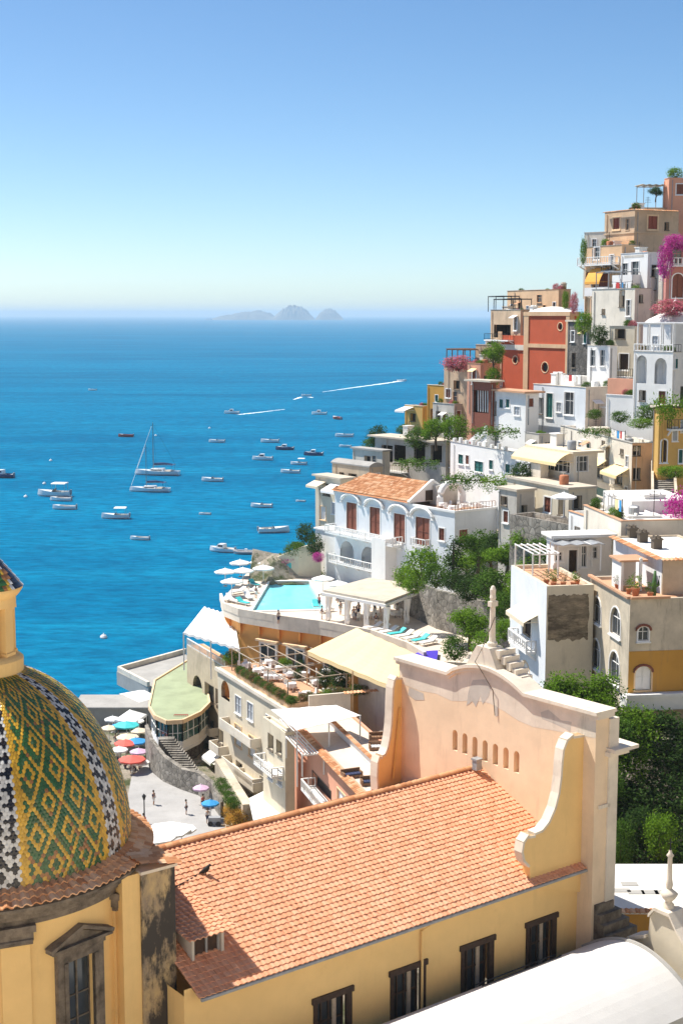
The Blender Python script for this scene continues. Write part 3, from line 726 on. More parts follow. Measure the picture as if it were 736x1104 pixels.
class Bld:
    def __init__(s, name, label, uc, vt, vb, Y, az, ul, ur, mat, roof='flat', roofmat='roof_white', par=.45, found=7, cat='house', root=None, Lmax=40, group=None, over=.3):
        s.O = aty(uc, vb, Y); s.z0 = s.O.z; s.z1 = aty(uc, vt, Y).z
        a = R(az); s.by = V((math.sin(a), math.cos(a), 0)); s.bx = V((math.cos(a), -math.sin(a), 0))
        s.Ll = s.solve(ul, s.by, Lmax); s.Lr = s.solve(ur, s.bx, Lmax)
        s.mat, s.roof, s.roofmat, s.par, s.found, s.over = mat, roof, roofmat, par, found, over
        s.holes = {'L': [], 'R': []}
        s.own = root is None; BLDS.append(s)
        s.root = root or thing(name, label, cat, (s.O.x, s.O.y, s.z0), -a, group)
        if s.own or True:
            for p, q in ((0, 0), (s.Lr, 0), (0, s.Ll), (s.Lr / 2, s.Ll / 2)):
                w_ = s.O + s.bx * p + s.by * q
                if s.own: ANCH.append((w_.x, w_.y, s.z0 - .4))
    def solve(s, u, d, Lmax):
        k = (u - 368) / F; c = -(s.z0 - H) * SP
        den = d.x - k * d.y * CP
        t = (k * (s.O.y * CP + c) - s.O.x) / den if abs(den) > 1e-6 else Lmax
        return min(t, Lmax) if t > .5 else min(8, Lmax)
    def W(s, x, y, z): return V((s.O.x, s.O.y, 0)) + s.bx * x + s.by * y + V((0, 0, z))
    def M(s):
        return Matrix(((s.bx.x, s.by.x, 0, s.O.x), (s.bx.y, s.by.y, 0, s.O.y), (0, 0, 1, 0), (0, 0, 0, 1)))
    def px(s, face, u, v):
        N = s.bx if face == 'L' else s.by; p = onplane(u, v, s.O, N); d = p - s.O
        return (d.dot(s.by) if face == 'L' else d.dot(s.bx)), p.z
    def P(s, face):
        return (lambda q, z: s.W(0, q, z)) if face == 'L' else (lambda q, z: s.W(q, 0, z))
    def n_in(s, face): return s.bx if face == 'L' else s.by
    def b(s, mb, name, mat, parent=None, smooth=False): return mb.build(name, mat, parent, s.root, smooth)
    def span(s, face, u, v, w, h):
        a, _ = s.px(face, u - w / 2, v); b, _ = s.px(face, u + w / 2, v); _, z0 = s.px(face, u, v + h / 2); _, z1 = s.px(face, u, v - h / 2)
        L = s.Ll if face == 'L' else s.Lr; a, b = sorted((a, b))
        return max(a, .12), min(b, L - .12), max(z0, s.z0 + .02 - s.found * .5), min(z1, s.z1 - .12)
    def w(s, face, u, v, w, h, style='glass', arched=False, sill=True, name='window', label=None):
        a, b, z0, z1 = s.raw if getattr(s, 'raw', None) else s.span(face, u, v, w, h)
        if b - a < .25 or z1 - z0 < .25: return
        hole = arch(a, b, z0, z1) if arched else rect(a, b, z0, z1)
        if style == 'oval':
            cx, cz, rx, rz = (a + b) / 2, (z0 + z1) / 2, (b - a) / 2, (z1 - z0) / 2
            hole = [(cx + rx * math.cos(2 * math.pi * i / 14), cz + rz * math.sin(2 * math.pi * i / 14)) for i in range(14)]
        for h_ in s.holes[face]:
            if not (max(q for q, _ in h_) < a or min(q for q, _ in h_) > b or max(q for _, q in h_) < z0 or min(q for _, q in h_) > z1): return
        s.holes[face].append(hole)
        fm, fw, kind, im, dp = STY[style]; P = s.P(face); N = s.n_in(face)
        g = grow(hole, fw); Q = lambda q, z: P(q, z) - N * .06
        mb = MB(); mb.panel([g, hole], Q, N, .09)
        k = len(g); mb.add([Q(*q) for q in g] + [P(*q) for q in g], [(i, (i + 1) % k, k + (i + 1) % k, k + i) for i in range(k)])
        if sill and style != 'oval':
            c = [P(a - fw - .05, z0 - fw - .02) , P(b + fw + .05, z0 - fw - .02)]
            mb.beam(c[0] - N * .08, c[1] - N * .08, .22, .10)
        D = lambda q, z: P(q, z) + N * (dp - .02)
        if kind in ('glass', 'grid'):
            nx, nz = (1, 1) if kind == 'glass' else (max(2, int((b - a) / .9)), 1)
            for i in range(nx + 2): x = a + (b - a) * i / (nx + 1); mb.beam(D(x, z0), D(x, z1), .07, .05)
            for i in range(nz + 1): z = z0 + (z1 - z0) * (i * .62 if nz == 1 else i / nz); mb.beam(D(a, z), D(b, z), .06, .05)
        fr = s.b(mb, name, fm or s.mat)
        if label: fr['label'] = label
        mb = MB(); E = lambda q, z: P(q, z) + N * dp
        mb.panel([hole], E, N, 0)
        if kind == 'shutter':
            m_ = (a + b) / 2; E2 = lambda q, z: P(q, z) + N * (dp - .03)
            for x0, x1 in ((a, m_ - .015), (m_ + .015, b)):
                mb.beam(E2(x0 + .04, z0), E2(x0 + .04, z1), .08, .05); mb.beam(E2(x1 - .04, z0), E2(x1 - .04, z1), .08, .05)
                for t in (.03, .5, .97): mb.beam(E2(x0, z0 + (z1 - z0) * t), E2(x1, z0 + (z1 - z0) * t), .05, .09)
        s.b(mb, {'shutter': 'shutter', 'glass': 'pane', 'grid': 'pane', 'open': 'opening'}[kind], im, fr)
        return fr
    def loggia(s, face, u, v, w, h, arched=True, depth=1.6, inner=None, door='wood_dark', name='loggia'):
        a, b, z0, z1 = s.span(face, u, v, w, h)
        if b - a < .4: return
        hole = arch(a, b, z0, z1, 10) if arched else rect(a, b, z0, z1)
        s.holes[face].append(hole); P = s.P(face); N = s.n_in(face)
        mb = MB(); k = len(hole); f = [P(*q) + N * .02 for q in hole]; g = [p + N * depth for p in f]
        mb.add(f + g, [(i, (i + 1) % k, k + (i + 1) % k, k + i) for i in range(k)]); mb.panel([hole], lambda q, z: P(q, z) + N * depth, N, 0)
        lo = s.b(mb, name, inner or s.mat)
        if door:
            c = (a + b) / 2; ww = min(1.2, (b - a) * .5); hh = min(2.2, (z1 - z0) * .7)
            mb = MB(); M_ = s.M()
            q0, q1 = c - ww / 2, c + ww / 2
            pts = [P(q0, z0), P(q1, z0)]
            mb.hexa([P(q0, z0 + .02) + N * (depth - .1), P(q1, z0 + .02) + N * (depth - .1), P(q1, z0 + .02) + N * (depth - .02), P(q0, z0 + .02) + N * (depth - .02), P(q0, z0 + hh) + N * (depth - .1), P(q1, z0 + hh) + N * (depth - .1), P(q1, z0 + hh) + N * (depth - .02), P(q0, z0 + hh) + N * (depth - .02)])
            s.b(mb, 'door', door, lo)
        return lo
    def rail(s, mb, A, B, h=1.0, kind='white'):
        A = V(A); B = V(B); L = (B - A).length; n = max(2, int(L / (.5 if kind != 'iron' else .4)))
        up = V((0, 0, 1)); t = .10 if kind == 'white' else .04 if kind == 'iron' else .05
        mb.beam(A + up * h, B + up * h, .14 if kind == 'white' else .05, .10 if kind == 'white' else .05)
        mb.beam(A + up * .12, B + up * .12, t, t)
        for i in range(n + 1):
            p = A.lerp(B, i / n); mb.beam(p, p + up * h, t if i % 6 else t * 1.7, t if i % 6 else t * 1.7)
    def balcony(s, face, u0, u1, v, depth=1.2, kind='white', h=1.0, mat=None, z=None):
        a, zz = s.px(face, u0, v); b, _ = s.px(face, u1, v); a, b = sorted((a, b)); z = z if z is not None else zz
        L = s.Ll if face == 'L' else s.Lr; a = max(a, 0); b = min(b, L)
        if b - a < .4: return
        P = s.P(face); N = s.n_in(face); mb = MB()
        q = lambda x, y, z_: P(x, z_) - N * y
        mb.hexa([q(a, .003, z - .2), q(b, .003, z - .2), q(b, depth, z - .2), q(a, depth, z - .2), q(a, .003, z), q(b, .003, z), q(b, depth, z), q(a, depth, z)])
        n = max(1, int((b - a) / 2.5))
        for i in range(n + 1):
            x = a + .15 + (b - a - .3) * i / n; mb.beam(q(x, .0, z - .75), q(x, depth * .75, z - .2), .16)
        ba = s.b(mb, 'balcony', mat or 'trim_white'); mb = MB()
        pts = [q(a + .06, .05, z), q(a + .06, depth - .06, z), q(b - .06, depth - .06, z), q(b - .06, .05, z)]
        for A, B in zip(pts[:-1], pts[1:]):
            if kind == 'solid': mb.beam(A + V((0, 0, h / 2)), B + V((0, 0, h / 2)), .14, h)
            elif kind == 'glass': mb.beam(A + V((0, 0, h / 2)), B + V((0, 0, h / 2)), .04, h)
            else: s.rail(mb, A, B, h, kind)
        s.b(mb, 'railing', {'white': 'trim_white', 'iron': 'iron', 'solid': mat or s.mat, 'glass': 'glass_green', 'wood': 'wood_mid'}[kind], ba)
        return ba
    def awning(s, face, u0, u1, v, drop=.8, depth=1.6, mat='canvas_white', curved=False):
        a, z = s.px(face, u0, v); b, _ = s.px(face, u1, v); a, b = sorted((a, b))
        P = s.P(face); N = s.n_in(face); mb = MB(); n = 6
        pr = [(i / n * depth, z - (drop * (i / n) ** (2.2 if curved else 1))) for i in range(n + 1)] + [(depth + .01, z - drop - .3)]
        q = lambda x, y, z_: P(x, z_) - N * (y + .03)
        for (y0, h0), (y1, h1) in zip(pr[:-1], pr[1:]):
            mb.hexa([q(a, y0, h0 - .04), q(b, y0, h0 - .04), q(b, y1, h1 - .04), q(a, y1, h1 - .04), q(a, y0, h0), q(b, y0, h0), q(b, y1, h1), q(a, y1, h1)])
        for x in (a, b): mb.beam(q(x, .0, z - drop), q(x, depth, z - drop - .02), .05)
        return s.b(mb, 'awning', mat)
    def chimney(s, x, y, w=.7, d=.7, h=1.3, mat=None, name='chimney'):
        z = s.z1 - (s.par if s.roof == 'flat' else 0) - .3; M_ = s.M(); mb = MB()
        mb.box(x - w / 2, y - d / 2, z, x + w / 2, y + d / 2, z + h + .3, M_); mb.box(x - w / 2 - .08, y - d / 2 - .08, z + h + .303, x + w / 2 + .08, y + d / 2 + .08, z + h + .42, M_)
        for q in (-.25, .25): mb.box(x + q * w - .06, y - d / 2, z + h + .423, x + q * w + .06, y + d / 2, z + h + .62, M_)
        return s.b(mb, name, mat or s.roofmat)
    def box(s, name, x0, y0, z0, x1, y1, z1, mat, parent=None):
        return s.b(MB().box(x0, y0, z0, x1, y1, z1, s.M()), name, mat, parent)
    def band(s, z, h=.22, out=.12, mat=None, name='cornice'):
        mb = MB(); M_ = s.M(); L, Rr = s.Ll, s.Lr
        mb.box(-out, -out, z, Rr + out, -.002, z + h, M_); mb.box(-out, .0, z, -.002, L + out, z + h, M_)
        return s.b(mb, name, mat or s.mat)
    def auto(s, p=.82, L=True, Rr=True, styles=('plainglass', 'brown', 'dark', 'grey', 'glass', 'green')):
        rn = random.Random(int(abs(s.O.x * 7 + s.O.y * 13)))
        for face, on in (('L', L), ('R', Rr)):
            ln = s.Ll if face == 'L' else s.Lr
            if not on or ln < 2.2 or s.z1 - s.z0 < 2.6: continue
            nf = max(1, int((s.z1 - s.z0) / 3.2)); nc = max(1, int(ln / 3.0))
            for i in range(nf):
                for j in range(nc):
                    if rn.random() > p: continue
                    c = ln * (j + .5) / nc + rn.uniform(-.3, .3); zc = s.z0 + (s.z1 - s.z0 - .5) * (i + .5) / nf + rn.uniform(-.2, .2); hw_ = rn.uniform(.38, .55); hh_ = rn.choice((.6, .75, 1.05))
                    P_ = s.P(face); q = P_(c, zc)
                    if any(not (max(a for a, _ in h_) < c - hw_ - .4 or min(a for a, _ in h_) > c + hw_ + .4 or max(b for _, b in h_) < zc - hh_ - .4 or min(b for _, b in h_) > zc + hh_ + .4) for h_ in s.holes[face]): continue
                    s.raw = (c - hw_, c + hw_, zc - hh_, zc + hh_); s.w(face, 0, 0, 0, 0, rn.choice(styles)); s.raw = None
                    if hh_ > 1 and rn.random() < .5 and zc - hh_ > s.z0 - .5:
                        d_ = rn.uniform(.7, 1.1); zz = zc - hh_ - .12; a0, a1 = max(.05, c - 1.1), min(ln - .05, c + 1.1); N = s.n_in(face); q = lambda x, y, z_: P_(x, z_) - N * y; mb = MB()
                        mb.hexa([q(a0, .08, zz - .15), q(a1, .08, zz - .15), q(a1, d_, zz - .15), q(a0, d_, zz - .15), q(a0, .08, zz), q(a1, .08, zz), q(a1, d_, zz), q(a0, d_, zz)]); ba = s.b(mb, 'balcony', rn.choice(('trim_white', 'concrete', s.mat))); mb = MB(); kd = rn.choice(('white', 'iron'))
                        pts = [q(a0 + .05, .1, zz), q(a0 + .05, d_ - .05, zz), q(a1 - .05, d_ - .05, zz), q(a1 - .05, .1, zz)]
                        for A_, B_ in zip(pts[:-1], pts[1:]): s.rail(mb, A_, B_, .95, kd)
                        s.b(mb, 'railing', 'trim_white' if kd == 'white' else 'iron', ba)
                    elif rn.random() < .22:
                        N = s.n_in(face); mb = MB(); zt = zc + hh_ + .35; q = lambda x, y, z_: P_(x, z_) - N * y; a0, a1 = c - hw_ - .25, c + hw_ + .25
                        mb.hexa([q(a0, .08, zt - .05), q(a1, .08, zt - .05), q(a1, .95, zt - .5), q(a0, .95, zt - .5), q(a0, .08, zt), q(a1, .08, zt), q(a1, .95, zt - .45), q(a0, .95, zt - .45)]); s.b(mb, 'window_awning', rn.choice(('canvas_white', 'canvas_yellow', 'canvas_sand', 'floor_terracotta')))
        return s
    def clutter(s):
        rn = random.Random(int(abs(s.O.x * 5 + s.O.y * 3))); L, Rr = s.Ll, s.Lr; zr = s.z1 - (s.par if s.roof == 'flat' else -.25); M_ = s.M()
        x = min(.5, Rr * .2); pts = [s.W(x, -.09, s.z1 - .3), s.W(x, -.09, s.z0 - 1)]; s.b(MB().tube(pts, .06, 6), 'drainpipe', rn.choice(('grey_metal', s.mat, 'concrete')))
        y = L * rn.uniform(.75, .95); s.b(MB().tube([s.W(-.09, y, s.z1 - .3), s.W(-.09, y, s.z0 - 1)], .06, 6), 'drainpipe', rn.choice(('grey_metal', s.mat, 'concrete')))
        if s.roof == 'flat':
            mb = MB(); o = .07
            for a in ((-o, -o, s.z1 + .003, Rr + o, .32, s.z1 + .07), (-o, .32, s.z1 + .003, .32, L + o, s.z1 + .07)): mb.box(*a, M_)
            s.b(mb, 'coping', rn.choice(('church_cap', s.mat, 'floor_terracotta', 'concrete')))
        if s.roof in ('flat', 'slab') and L > 3 and Rr > 2.5:
            p = s.W(Rr * rn.uniform(.5, .8), L * rn.uniform(.4, .8), zr)
            mb = MB(); mb.tube([p, p + V((0, 0, 2.4))], .035, 5)
            for k in range(4): mb.tube([p + V((-.45 + .05 * k, 0, 1.6 + .22 * k)), p + V((.45 - .05 * k, 0, 1.6 + .22 * k))], .018, 4)
            s.b(mb, 'antenna', 'iron')
            p = s.W(Rr * rn.uniform(.2, .5), L * rn.uniform(.15, .5), zr); mb = MB(); mb.lathe([(.5, 0), (.5, .9), (.42, 1.0), (0, 1.05)], p, 12); s.b(mb, 'water_tank', rn.choice(('grey_metal', 'canvas_white', 'terracotta_pot')), None, True)
            if rn.random() < .7:
                mb = MB(); q = s.W(Rr * rn.uniform(.1, .9), L * rn.uniform(.1, .4), zr); mb.tube([q, q + V((0, 0, .9))], .03, 5); mb.lathe([(0, 0), (.25, .03), (.42, .12)], q + V((0, 0, .95)), 12); s.b(mb, 'satellite_dish', 'trim_white')
            if rn.random() < .8:
                w_, d_, h_ = rn.uniform(1.2, 2.2), rn.uniform(1, 2), rn.uniform(.9, 1.9); x0, y0 = Rr * rn.uniform(.35, .6), L * rn.uniform(.45, .7); x1, y1 = min(x0 + w_, Rr - .3), min(y0 + d_, L - .3)
                if x1 > x0 + .5 and y1 > y0 + .5: s.b(MB().box(x0, y0, zr - .1, x1, y1, zr + h_, M_).box(x0 - .1, y0 - .1, zr + h_ + .003, x1 + .1, y1 + .1, zr + h_ + .12, M_), 'roof_hut', rn.choice((s.mat, 'roof_white', 'pale_cream')))
        return s
    def done(s):
        if s.own and s.root.get('category') == 'house' and getattr(s, 'detail', True): s.auto(); s.clutter()
        mb = MB(); zb = s.z0 - s.found; L, Rr, z1 = s.Ll, s.Lr, s.z1
        mb.panel([rect(0, L, zb, z1)] + s.holes['L'], s.P('L'), s.bx, .5)
        mb.panel([rect(0, Rr, zb, z1)] + s.holes['R'], s.P('R'), s.by, .5)
        W = s.W
        mb.quad(W(Rr, 0, zb), W(Rr, L, zb), W(Rr, L, z1), W(Rr, 0, z1)); mb.quad(W(Rr, L, zb), W(0, L, zb), W(0, L, z1), W(Rr, L, z1))
        if s.roof == 'flat':
            t = .28; zr = z1 - s.par
            o = [W(0, 0, z1), W(Rr, 0, z1), W(Rr, L, z1), W(0, L, z1)]; i = [W(t, t, z1), W(Rr - t, t, z1), W(Rr - t, L - t, z1), W(t, L - t, z1)]
            lo = [V((p.x, p.y, zr)) for p in i]
            for k in range(4): j = (k + 1) % 4; mb.quad(o[k], o[j], i[j], i[k]); mb.quad(i[k], i[j], lo[j], lo[k])
            s.b(mb, 'wall', s.mat); s.b(MB().quad(*lo), 'roof', s.roofmat)
        else:
            s.b(mb, 'wall', s.mat)
            if s.roof == 'slab': e = s.over; s.b(MB().box(-e, -e, z1 + .003, Rr + e, L + e, z1 + .25, s.M()), 'roof', s.roofmat)
            elif s.roof == 'vault':
                mb = MB(); n = 10; e = .15
                pts = [(-e + (Rr + 2 * e) * i / n, z1 + .05 + s.par * math.sin(math.pi * i / n) ** .8) for i in range(n + 1)]
                for (x0, h0), (x1, h1) in zip(pts[:-1], pts[1:]):
                    mb.quad(W(x0, -e, h0), W(x1, -e, h1), W(x1, L + e, h1), W(x0, L + e, h0))
                    mb.quad(W(x0, -e, z1 - .15), W(x1, -e, z1 - .15), W(x1, -e, h1), W(x0, -e, h0)); mb.quad(W(x0, L + e, z1 - .15), W(x1, L + e, z1 - .15), W(x1, L + e, h1), W(x0, L + e, h0))
                mb.quad(W(-e, -e, z1 - .15), W(-e, L + e, z1 - .15), W(-e, L + e, z1 + .05), W(-e, -e, z1 + .05))
                s.b(mb, 'roof', s.roofmat, None)
            elif s.roof == 'dome':
                mb = MB(); n = 9; e = .2
                for j in range(n):
                    for i in range(n):
                        g = lambda a, b: W(-e + (Rr + 2 * e) * a / n, -e + (L + 2 * e) * b / n, z1 + .02 + s.par * (math.sin(math.pi * a / n) * math.sin(math.pi * b / n)) ** .55)
                        mb.quad(g(i, j), g(i + 1, j), g(i + 1, j + 1), g(i, j + 1))
                s.b(mb, 'roof', s.roofmat, None, True)
        return s
def pergola(label, O, dx, dy, Lx, Ly, h, nx=3, ny=2, slats=8, mat='wood_mid', name='pergola', cover=None, th=.10, group=None, cat='pergola'):
    O = V(O); dx = V(dx).normalized(); dy = V(dy).normalized(); t = thing(name, label, cat, O, 0, group); up = V((0, 0, 1))
    for i in range(nx):
        for j in range(ny):
            if 0 < j < ny - 1 and 0 < i < nx - 1: continue
            p = O + dx * (Lx * i / (nx - 1)) + dy * (Ly * j / (ny - 1)); MB().beam(p, p + up * h, th * 1.2).build('post', mat, None, t)
    mb = MB()
    for j in range(ny): p = O + dy * (Ly * j / (ny - 1)) + up * h; mb.beam(p, p + dx * Lx, th)
    mb.build('beam', mat, None, t)
    if slats:
        mb = MB()
        for i in range(slats): p = O + dx * (Lx * i / (slats - 1)) + up * (h + th); mb.beam(p - dy * .2, p + dy * (Ly + .2), th * .8)
        mb.build('rafters', mat, None, t)
    if cover:
        mb = MB(); z = V((0, 0, h + th * 2)); e = .3; n = 7
        for i in range(n):
            f = lambda k: -e + (Lx + 2 * e) * k / n; sg_ = lambda k: up * (-.08 if k % 2 else .05)
            a, b_ = O + dx * f(i) - dy * e + z + sg_(i), O + dx * f(i + 1) - dy * e + z + sg_(i + 1); c, d = b_ + dy * (Ly + 2 * e), a + dy * (Ly + 2 * e)
            mb.hexa([a - up * .04, b_ - up * .04, c - up * .04, d - up * .04, a, b_, c, d])
        mb.build('canopy', cover, None, t)
    return t
# ------------------------------------------------------------------ right: ochre arched house and its neighbours
Bld.detail = False
A = Bld('arched_house', 'weathered cream house with tall arched white windows and an ochre lower band, above the gorge', 676, 646, 747, 105, -8, 634, 775, 'old_plaster', roofmat='floor_terracotta', par=.25, found=3)
for u, v, w_, h_ in ((643.3, 657.4, 9, 28), (663.3, 669.9, 11, 31), (642, 704.5, 9, 31), (662, 719, 11, 34)): A.w('L', u, v, w_, h_, 'glass', True)
A.w('R', 692.9, 683, 11, 15, 'glass', True); A.w('R', 692.6, 731, 17, 26, 'whitedoor', True, False, 'door')
z = A.px('R', 690, 702)[1]
mb = MB(); lp = rect(.02, A.Lr, A.z0 + .02, z); dr = A.holes['R'][1]; mb.slab([lp, dr], lambda q, zz: A.W(q, -.05, zz), A.by, .047); A.b(mb, 'ochre_band', 'deep_ochre')
for (u, v, r_) in ((692.9, 676, 8.5), (692.6, 721, 11)):
    q, zz = A.px('R', u, v); rr = r_ / 14.6; mb = MB(); mb.tube([A.W(q + rr * math.cos(math.pi * i / 8), -.1, zz - .25 + rr * .75 * math.sin(math.pi * i / 8)) for i in range(9)], .1, 6); A.b(mb, 'brick_hood', 'wood_shutter')
A.done()
A.box('balcony_slab', -.6, -1.5, A.z0 - 1.0, A.Lr, -.003, A.z0 - .02, 'clean_white'); A.box('balcony_parapet', -.6, -1.6, A.z0 - .017, A.Lr, -1.4, A.z0 + .25, 'clean_white')
mb = MB(); mb.beam(A.W(0, -.1, A.z1 + .1), A.W(A.Lr * .42, -.1, A.z1 + .1), .3, .18); mb.beam(A.W(-.1, 0, A.z1 + .1), A.W(-.1, A.Ll, A.z1 + .1), .3, .18); A.b(mb, 'tile_coping', 'floor_terracotta')
A2 = Bld('', '', 713, 603, 643, 108, -8, 660, 790, 'tan_wall', roofmat='roof_white', par=.12, found=1, root=A.root, Lmax=22); A2.done()
mb = MB(); n = 60
tiles(mb, A2.W(-.15, -.2, A2.z1 + .1), A2.by, -A2.bx + V((0, 0, -.35)), int(A2.Ll / .35), 1, .35, .4, .07)
tiles(mb, A2.W(-.2, -.1, A2.z1 + .1), A2.bx, -A2.by + V((0, 0, -.35)), int(A2.Lr / .35), 1, .35, .4, .07); A2.b(mb, 'roof_edge', 'old_tile')
mb = MB(); mb.box(-.006, .2, A2.z0 - .2, -.004, A2.Ll, A2.z1 - .02, A2.M()); A2.b(mb, 'terrace_face', 'bluish_white')
# small white shelter with shelves and the niche on its terrace
q = A.W(A.Lr * .05 + .3, 5.5, A.z1)
mb = MB(); M_ = A.M(); zt = A.z1 - .2
mb.box(.7, 4.2, zt, .9, 6.4, zt + 2.3, M_); mb.box(.9, 6.2, zt, 2.6, 6.4, zt + 2.3, M_); mb.box(2.1, 3.9, zt, 2.3, 4.1, zt + 2.6, M_)
A.b(mb, 'terrace_niche', 'clean_white'); A.b(MB().box(.5, 4.0, zt + 2.303, 2.8, 6.6, zt + 2.45, M_), 'niche_roof', 'floor_terracotta')
for i in range(4):
    r_ = A2.W(2.5 + i * 1.6, 3.2 + i * 3.1, A2.z1)
for i, (u, v) in enumerate(((676, 578), (687, 583), (702, 590))):
    p = atz(u, v, A2.z1); q = p - V((A2.O.x, A2.O.y, 0)); A2.chimney(q.dot(A2.bx) + .4, q.dot(A2.by), .7, .7, .75, 'dark_render', 'roof_vent')
for u, v, w_, h_, mt in ((690, 566, 3.0, 1.0, 'roof_white'), (702, 560, 2.0, 2.4, 'roof_white'), (668, 556, 2.2, .9, 'clean_white')):
    p = atz(u, v, A2.z1); q = p - V((A2.O.x, A2.O.y, 0)); A2.chimney(q.dot(A2.bx), q.dot(A2.by), w_, w_ * .7, h_, mt)
C2 = Bld('white_flat_roof_house', 'low white flat roofed house with roof huts behind the arched house', 668, 562, 606, 121, -8, 628, 760, 'pale_cream', 'flat', 'roof_white', .3, 5); C2.w('L', 650, 580, 8, 8, 'dark'); C2.done(); C2.clutter(); C2.box('roof_step', 3, 6, C2.z1 - .3, 9, 14, C2.z1 + .9, 'roof_white'); C2.chimney(10, 5, 1.2, .9, 1.1); C2.chimney(2, 9, .8, .8, 1.3)
B = Bld('stained_house', 'narrow white house whose side wall carries a big dark stained patch', 587, 632, 745, 112, -10, 549, 637, 'cream', roofmat='floor_terracotta', par=.3)
B.w('L', 568, 671, 9, 30, 'door', name='door'); B.w('L', 566, 725, 11, 24, 'whitedoor', True, name='door'); B.balcony('L', 558, 578, 688, .9, 'white', .9)
B.awning('L', 560, 580, 650, .6, 1.2, 'canvas_sand'); B.done()
z0, z1 = B.px('R', 610, 690)[1], B.px('R', 610, 640)[1]
prn_ = random.Random(3); e_ = lambda a, b, n_: [a + (b - a) * i / n_ for i in range(n_)]
jt = lambda t: .09 * math.sin(t * 2.3) + .06 * math.sin(t * 5.1 + 1) + prn_.uniform(-.03, .03)
lp = [(x, z0 + jt(x * 2)) for x in e_(.1, B.Lr - .4, 40)] + [(B.Lr - .4 + jt(z) * .5, z) for z in e_(z0, z1, 30)] + [(x, z1 - .1 + jt(x * 3 + 2) * .6) for x in e_(B.Lr - .4, .1, 40)] + [(.12 + jt(z + 4) * .3, z) for z in e_(z1, z0, 30)]
mb = MB(); mb.panel([lp], lambda q, z: B.W(q, -.015, z), B.by, 0); B.b(mb, 'stained_patch', 'mottled_stain')
mb = MB(); mb.panel([rect(.01, B.Ll, B.z0 - 4, B.z1 - .01)] + B.holes['L'], lambda q, z: B.W(-.012, q, z), B.bx, .01); B.b(mb, 'limewash', 'bluish_white')
C1 = Bld('canopy_house', 'small white roof house with a translucent lean-to canopy above the stained house', 596, 580, 634, 121, -10, 588, 657, 'clean_white', 'slab', 'roof_white', .2, 4, over=.4)
for u, v, w_, h_, st in ((617, 605, 9, 24, 'door'), (629, 600, 5, 22, 'glass'), (640, 596, 6, 12, 'plainglass'), (602, 600, 7, 9, 'glass')): C1.w('R', u, v, w_, h_, st)
C1.done()
pergola('white framed pergola of bare beams on the stained house roof', B.W(.2, B.Ll * .45, B.z1 - .2), B.bx, B.by, 2.2, B.Ll * .5, 2.0, 2, 3, 5, 'trim_white')
pergola('grey translucent lean-to canopy on the terrace beside the canopy house', C1.W(-.4, -2.2, C1.z1 - 2.6), C1.bx, C1.by, 3.8, 2.1, 2.25, 2, 2, 5, 'trim_white', 'canopy_shelter', 'grey_metal', .08, None, 'canopy')
Bld.detail = True
# ------------------------------------------------------------------ yellow awning house (middle right)
Hh = Bld('cream_house', 'tall cream house with a peach end wall of three small windows and roof plants', 679, 478, 552, 158, -9, 600, 708, 'pale_cream', roofmat='roof_white', par=.9, found=6, Lmax=26)
for u, v, w_, h_ in ((685.5, 486, 8, 10), (685.5, 511, 7, 12), (692, 538, 5, 6)): Hh.w('R', u, v, w_, h_, 'dark')
for u, v, w_, h_ in ((646, 505, 8, 22), (667, 512, 8, 22)): Hh.w('L', u, v, w_, h_, 'plainglass', name='door')
Hh.w('L', 650, 478, 3, 5, 'dark'); Hh.w('L', 670, 487, 3, 5, 'dark')
Hh.done(); mb = MB(); mb.panel([rect(.01, Hh.Lr, Hh.z0 - 4, Hh.z1 - .01)] + Hh.holes['R'], lambda q, z: Hh.W(q, -.012, z), Hh.by, .01); Hh.b(mb, 'end_wall', 'peach')
Hh.awning('L', 637, 655, 491, .8, 1.5, 'canvas_yellow'); Hh.awning('L', 660, 678, 500, .8, 1.5, 'canvas_yellow')
Hh.balcony('L', 636, 677, 524, 2.0, 'glass', .9, 'pale_cream'); Hh.band(Hh.px('R', 690, 531)[1], .2, .1, 'cream')
H2 = Bld('veranda_house', 'cream veranda house with a long yellow awning over dark glazing and arches below', 617, 489, 558, 153, -25, 571, 642, 'pale_cream', 'slab', 'canvas_sand', .2, 6, over=.5)
H2.w('L', 594, 501, 40, 12, 'bigglass', False, False); H2.loggia('L', 602, 530, 17, 28); H2.w('L', 583, 532, 6, 14, 'grey')
H2.w('R', 627, 500, 12, 16, 'bigglass', False, False); H2.loggia('R', 630, 536, 12, 20, door=None)
H2.done(); H2.awning('L', 569, 618, 481, 1.0, 2.2, 'canvas_yellow', True)
H3 = Bld('low_terrace_house', 'low peach annex with brown doors on the terrace under the veranda house', 612, 528, 560, 147, -25, 546, 640, 'cream', 'slab', 'roof_beige', .2, 5, over=.2)
for u, st in ((556, 'grey'), (572, 'door'), (590, 'brown')): H3.w('L', u, 544, 7, 16, st)
H3.w('R', 622, 542, 8, 14, 'dark'); H3.done()
wl = Bld('terrace_wall', 'long grey stone retaining wall below the terrace of the veranda house', 614, 566, 590, 139, -33, 549, 640, 'rubble_stone', roofmat='floor_pale', par=.7, found=6, cat='retaining wall'); wl.done()
lr = Bld('lower_roof_house', 'white house with a flat parapet roof between grey terrace wall and canopy house', 640, 560, 592, 133, -15, 612, 690, 'clean_white', roofmat='roof_white', par=.5); lr.w('L', 622, 572, 5, 7, 'dark'); lr.done(); lr.chimney(2, 3, .8, .6, 1)
